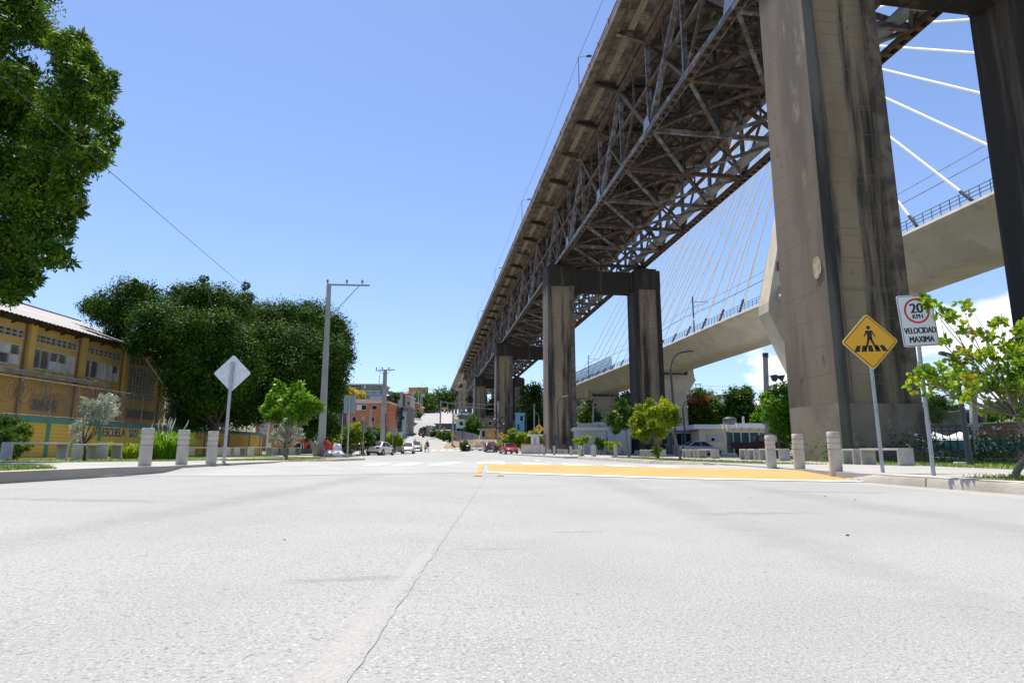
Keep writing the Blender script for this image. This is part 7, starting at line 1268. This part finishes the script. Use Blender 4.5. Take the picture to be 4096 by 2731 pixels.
# motorcycles
def motorcycle(label, loc, rz, pm):
    t = thing('motorcycle', label, 'motorcycle', loc, rz)
    for x in (-.62, .64): wl = MB().tube([(.28*math.cos(a*math.pi/9), 0, .28*math.sin(a*math.pi/9)) for a in range(19)], .045, 6, False).build('wheel', rubber, t, True); wl.location = (x, 0, .32); b = MB(); [b.tube([(0, 0, 0), (.27*math.cos(a), 0, .27*math.sin(a))], .006, 3) for a in (0, 1.05, 2.1, 3.14, 4.2, 5.2)]; b.build('spokes', galv, wl)
    b = MB(); b.tube([(-.62, 0, .32), (-.1, 0, .42), (.28, 0, .75)], .035, 6); b.tube([(-.45, 0, .78), (.28, 0, .75)], .03, 6); b.blob((0, 0, .42), (.22, .14, .16), 3, 8, 6, .1); b.build('frame', blackp, t, True)
    b = MB(); b.tube([(.64, .05, .32), (.38, .05, .98)], .022, 6); b.tube([(.64, -.05, .32), (.38, -.05, .98)], .022, 6); b.tube([(.30, -.34, 1.06), (.38, 0, 1.0), (.30, .34, 1.06)], .016, 6); b.build('fork', galv, t)
    MB().blob((.12, 0, .84), (.26, .13, .11), 5, 10, 6, .05).build('fuel_tank', pm, t, True); MB().blob((-.38, 0, .84), (.36, .12, .06), 6, 10, 6, .05).build('seat', rubber, t, True); MB().lathe([(.04, 0), (.09, .05), (.09, .09)], (.40, 0, .90), 10, 'x').build('headlight', mat('headlight_glass', (.62, .64, .66)), t)
    return t
motorcycle('black motorcycle parked under the hedge beside the pale block stool', at(1432, 1813, 60), R(20), blackp); motorcycle('motorcycle parked in the shade left of the silver car', at(2669, 1812, 68), R(80), redp); motorcycle('dark motorcycle near the crest of the hill road', at(1696, 1662, 215), R(-75), blackp)
# ---------------------------------------------------------------- people
def skin_mesh(name, verts, edges, rad, m, parent, root=0, sub=1):
    me = bpy.data.meshes.new(name); me.from_pydata(verts, edges, []); me.update(); o = bpy.data.objects.new(name, me); COL.objects.link(o); o.parent = parent
    mo = o.modifiers.new('skin', 'SKIN'); mo.use_smooth_shade = True
    if not me.skin_vertices: pass
    for i, sv in enumerate(me.skin_vertices[0].data): q = rad[i]; sv.radius = q if isinstance(q, tuple) else (q, q); sv.use_root = (i == root)
    if sub: o.modifiers.new('sub', 'SUBSURF').levels = sub; o.modifiers['sub'].render_levels = sub
    me.materials.append(m); return o
def person(label, loc, rz, hgt, skin, shirt, trousers, hair, stride=.22, armsw=.16, extra=None, cap=None):
    t = thing('person', label, 'person', loc, rz); k = hgt/1.72; V = []; E_ = []; Rr = []
    def v(p, r, par=None):
        V.append(tuple(c*k for c in p)); Rr.append(tuple(c*k for c in r) if isinstance(r, tuple) else r*k)
        if par is not None: E_.append((par, len(V)-1))
        return len(V)-1
    pel = v((0, 0, .93), (.15, .11)); bel = v((0, 0, 1.08), (.14, .10), pel); ch = v((0, .005, 1.28), (.17, .115), bel); nb = v((0, .0, 1.43), (.085, .075), ch); nk = v((0, -.01, 1.50), .055, nb); hd = v((0, -.015, 1.60), (.078, .092), nk); v((0, -.01, 1.68), (.066, .078), hd)
    nose = v((0, -.105, 1.585), .014, hd)
    foot = []
    for s_ in (-1, 1):
        hip = v((s_*.095, 0, .88), .095, pel); kn = v((s_*.10, -s_*stride*.45-.03, .49), .062, hip); an = v((s_*.10, -s_*stride, .09+(.05 if s_ < 0 else 0)), .04, kn); v((s_*.105, -s_*stride-.14, .03+(.0 if s_ > 0 else .0)), .035, an)
        sh = v((s_*.20, 0, 1.40), .06, ch); el = v((s_*.25, s_*armsw*.4+.02, 1.13), .043, sh); wr_ = v((s_*.25, s_*armsw-.05, .90), .030, el); pm_ = v((s_*.25, s_*armsw-.065, .83), (.018, .036), wr_)
        for j, (dy, l) in enumerate(((-.030, .060), (-.010, .072), (.010, .068), (.028, .055))): f1 = v((s_*.25, s_*armsw-.065+dy, .785), .009, pm_); v((s_*.243, s_*armsw-.07+dy, .785-l), .007, f1)
        th = v((s_*.235, s_*armsw-.105, .84), .010, wr_); v((s_*.232, s_*armsw-.125, .80), .008, th)
    skin_mesh('body', V, E_, Rr, skin, t, 0)
    g = lambda p: tuple(c*k for c in p)
    skin_mesh('shirt', [g(p) for p in ((0, 0, .95), (0, 0, 1.10), (0, .005, 1.28), (0, 0, 1.42), (-.20, 0, 1.40), (-.245, -armsw*.3, 1.20), (.20, 0, 1.40), (.245, armsw*.3, 1.20))], [(0, 1), (1, 2), (2, 3), (2, 4), (4, 5), (2, 6), (6, 7)], [tuple(q*k for q in r) for r in ((.165, .125), (.155, .115), (.185, .13), (.10, .09), (.075, .075), (.06, .06), (.075, .075), (.06, .06))], shirt, t)
    skin_mesh('trousers', [g(p) for p in ((0, 0, .95), (0, 0, .88), (-.095, 0, .82), (-.10, stride*.45-.03, .49), (-.10, stride*.9, .18), (.095, 0, .82), (.10, -stride*.45-.03, .49), (.10, -stride*.9, .18))], [(0, 1), (1, 2), (2, 3), (3, 4), (1, 5), (5, 6), (6, 7)], [tuple(q*k for q in r) for r in ((.16, .12), (.16, .125), (.105, .105), (.078, .078), (.06, .06), (.105, .105), (.078, .078), (.06, .06))], trousers, t)
    MB().blob(g((0, .012, 1.645)), g((.088, .102, .085)), 3, 12, 8, .06).build('hair', hair, t, True)
    for s_ in (-1, 1): MB().blob(g((s_*.03, -.092, 1.61)), g((.010, .008, .008)), 1, 6, 4, 0).build('eye', blk, t); MB().blob(g((s_*.105, -stride*s_-.06, .035)), g((.045, .12, .04)), 2, 8, 6, .05).build('shoe', rubber, t, True)
    MB().blob(g((0, -.095, 1.55)), g((.022, .006, .006)), 2, 6, 4, 0).build('mouth', mat('lip', (.12, .04, .035)), t)
    if cap: MB().blob(g((0, -.01, 1.69)), g((.098, .12, .055)), 4, 12, 8, .02).build('cap', cap, t, True)
    if extra: extra(t, k)
    return t
skin = mat('skin_brown', (.14, .075, .045), rough=.6); hair = mat('hair_black', (.012, .01, .009), rough=.7)
person('adult in dark blue top with a purple bag walking over the far crossing', (at(1708, 1808, 92).x, 92, rp(92)), R(30), 1.76, skin, mat('navy_shirt', (.03, .035, .09)), mat('pale_jeans', (.34, .40, .50)), hair, .26, .14, lambda t, k: MB().blob((.30, .10, .98), (.13, .10, .17), 5, 10, 8, .12).build('shoulder_bag', mat('purple_bag', (.22, .05, .26)), t, True))
person('child in a yellow top and dark trousers walking beside the adult', (at(1700, 1808.5, 91).x, 91.2, rp(91.2)), R(20), 1.22, skin, mat('yellow_shirt', (.62, .60, .10)), mat('dark_trousers', (.03, .03, .035)), hair, .24, .12)
person('person in a blue cap standing behind the beige car', (at(1659, 1800, 101).x, 101, rp(101)), R(0), 1.72, skin, mat('grey_shirt', (.3, .3, .32)), mat('dark_trousers', (.03, .03, .035)), hair, .03, .05, cap=mat('blue_cap', (.03, .08, .35)))
person('distant person in a red top near the hill crest', at(1717, 1655, 262), R(10), 1.75, skin, mat('red_shirt', (.40, .04, .04)), mat('dark_trousers', (.03, .03, .035)), hair, .2)
# ---------------------------------------------------------------- rubbish heap at the pole, litter, far bits
GB = 'rubbish bags at the power pole'
def bag(label, px_, py_, Y, rad, m, seed, name='rubbish_bag', z=PV):
    P = at(px_, py_, Y); o = MB().blob((0, 0, rad[2]*.85), rad, seed, 16, 10, .28).build(name, m, None, True); o.location = (P.x, P.y, z); return tag(o, label, 'bag', GB)
plw = mat('white_plastic', (.66, .67, .70), (.58, .59, .62), 6, .3, bump=.6, bsc=14); plb = mat('blue_grey_plastic', (.36, .40, .55), (.30, .34, .48), 6, .3, bump=.6, bsc=14); plk = mat('black_plastic', (.02, .02, .022), rough=.3, c2=(.03, .03, .03), bump=.6, bsc=14); sack = mat('sack_khaki', (.28, .25, .17), (.22, .20, .14), 6, .9, bump=.4, bsc=20)
bag('khaki sack leaning on the left side of the tall power pole', 1265, 1824, 41.6, (.28, .24, .55), sack, 3); bag('pale blue plastic bag at the foot of the tall power pole', 1313, 1824, 41.2, (.26, .22, .20), plb, 4); bag('big upright white bag, topmost of the rubbish heap', 1345, 1822, 42.2, (.33, .30, .44), plw, 5)
bag('low white bag at the right end of the rubbish heap', 1352, 1824, 41.2, (.34, .25, .18), plw, 6); bag('black bag stuffed behind the red sheet', 1308, 1820, 43, (.36, .3, .50), plk, 7); bag('small white bag below the red sheet', 1333, 1824, 41.3, (.22, .2, .2), mat('dirty_plastic', (.5, .47, .45), (.4, .38, .36), 6, .4, bump=.6, bsc=14), 8)
o = MB().blob((0, 0, .5), (.22, .14, .52), 9, 14, 9, .25).build('red_sheet', mat('red_plastic', (.50, .04, .025), rough=.4), None, True); o.location = at(1327, 1818, 42)+Vector((0, 0, .1)); o.rotation_euler = (0, R(-28), 0); tag(o, 'red plastic sheet draped over the black rubbish bag', 'sheet', GB)
o = MB().blob((0, 0, .12), (.26, .18, .12), 10, 12, 8, .3).build('orange_rag', mat('orange_rag', (.62, .14, .03), rough=.8), None, True); o.location = at(1310, 1816, 41.5)+Vector((0, 0, .05)); tag(o, 'orange rag lying between the pole and the red sheet', 'rag', GB)
o = MB().blob((0, 0, .45), (.50, .42, .48), 11, 14, 9, .12).build('rubbish_bag', plk, None, True); o.location = cpos(1870, 1797, 95); tag(o, 'black rubbish bag beside the low bush on the far kerb', 'bag')
o = MB().lathe([(.30, 0), (.34, .9), (.36, .95), (.2, 1.05)], n=12).build('litter_bin', plk, None, True); o.location = at(1693, 1749, 146); tag(o, 'black litter bin on the road edge below the dark jeep', 'bin')
t = thing('concrete_plinth', 'squat concrete plinth at the foot of the wire-laden pole', 'plinth', at(1594, 1805, 93)); MB().box(-.7, .7, -.5, .5, -.3, 1.2).build('plinth_block', polec, t, bevel=.05)
b = MB(); rg = random.Random(21)
for i in range(26):
    y = rg.uniform(9.4, 11.2); x = rg.uniform(-9.5, -7.9)-.15*(y-9); s_ = rg.uniform(.012, .036); b.blob((x, y, .26), (s_*1.5, s_, s_*.5), i, 6, 4, .3)
tag(b.build('litter', mat('litter_white', (.60, .58, .55), (.4, .36, .3), 9, .8)), 'scattered stones and paper scraps in the near left grass verge', 'litter', kind='stuff')
b = MB()
for i in range(420):
    px_, py_ = rg.uniform(950, 1340), rg.uniform(1833, 1846); P = gp(px_, py_, .205); zq = PVL(P.y)+.012; a = rg.uniform(0, 6.28); s_ = rg.uniform(.02, .045); b.poly([(P.x+s_*math.cos(a), P.y+s_*math.sin(a), zq), (P.x-s_*.5*math.sin(a), P.y+s_*.5*math.cos(a), zq+.015), (P.x-s_*math.cos(a), P.y-s_*math.sin(a), zq+.015), (P.x+s_*.5*math.sin(a), P.y-s_*.5*math.cos(a), zq+.012)])
tag(b.build('fallen_leaves', mat('dry_leaf', (.42, .33, .14), (.30, .2, .08), 5, .8)), 'dry yellow leaves strewn over the grass under the lime tree', 'leaves', kind='stuff')
P = gp(3840, 1855, .1); o = MB().box(-.16, .16, -.09, .09, 0, .04).build('paper_scrap', white, None, bevel=.01); o.location = P+Vector((0, 0, .02)); tag(o, 'white paper scrap on the shaded lawn at right', 'litter')
t = thing('shop_umbrella', 'orange stall parasol beside the road near the hill crest', 'umbrella', at(1690, 1655, 262)); MB().box(-.5, .5, -.4, .4, 0, 2.3).build('stall', mat('stall_orange', (.60, .16, .03)), t); MB().lathe([(1.2, 2.5), (.6, 2.85), (.05, 3.0)], n=10).build('canopy', mat('stall_orange', (.60, .16, .03)), t)
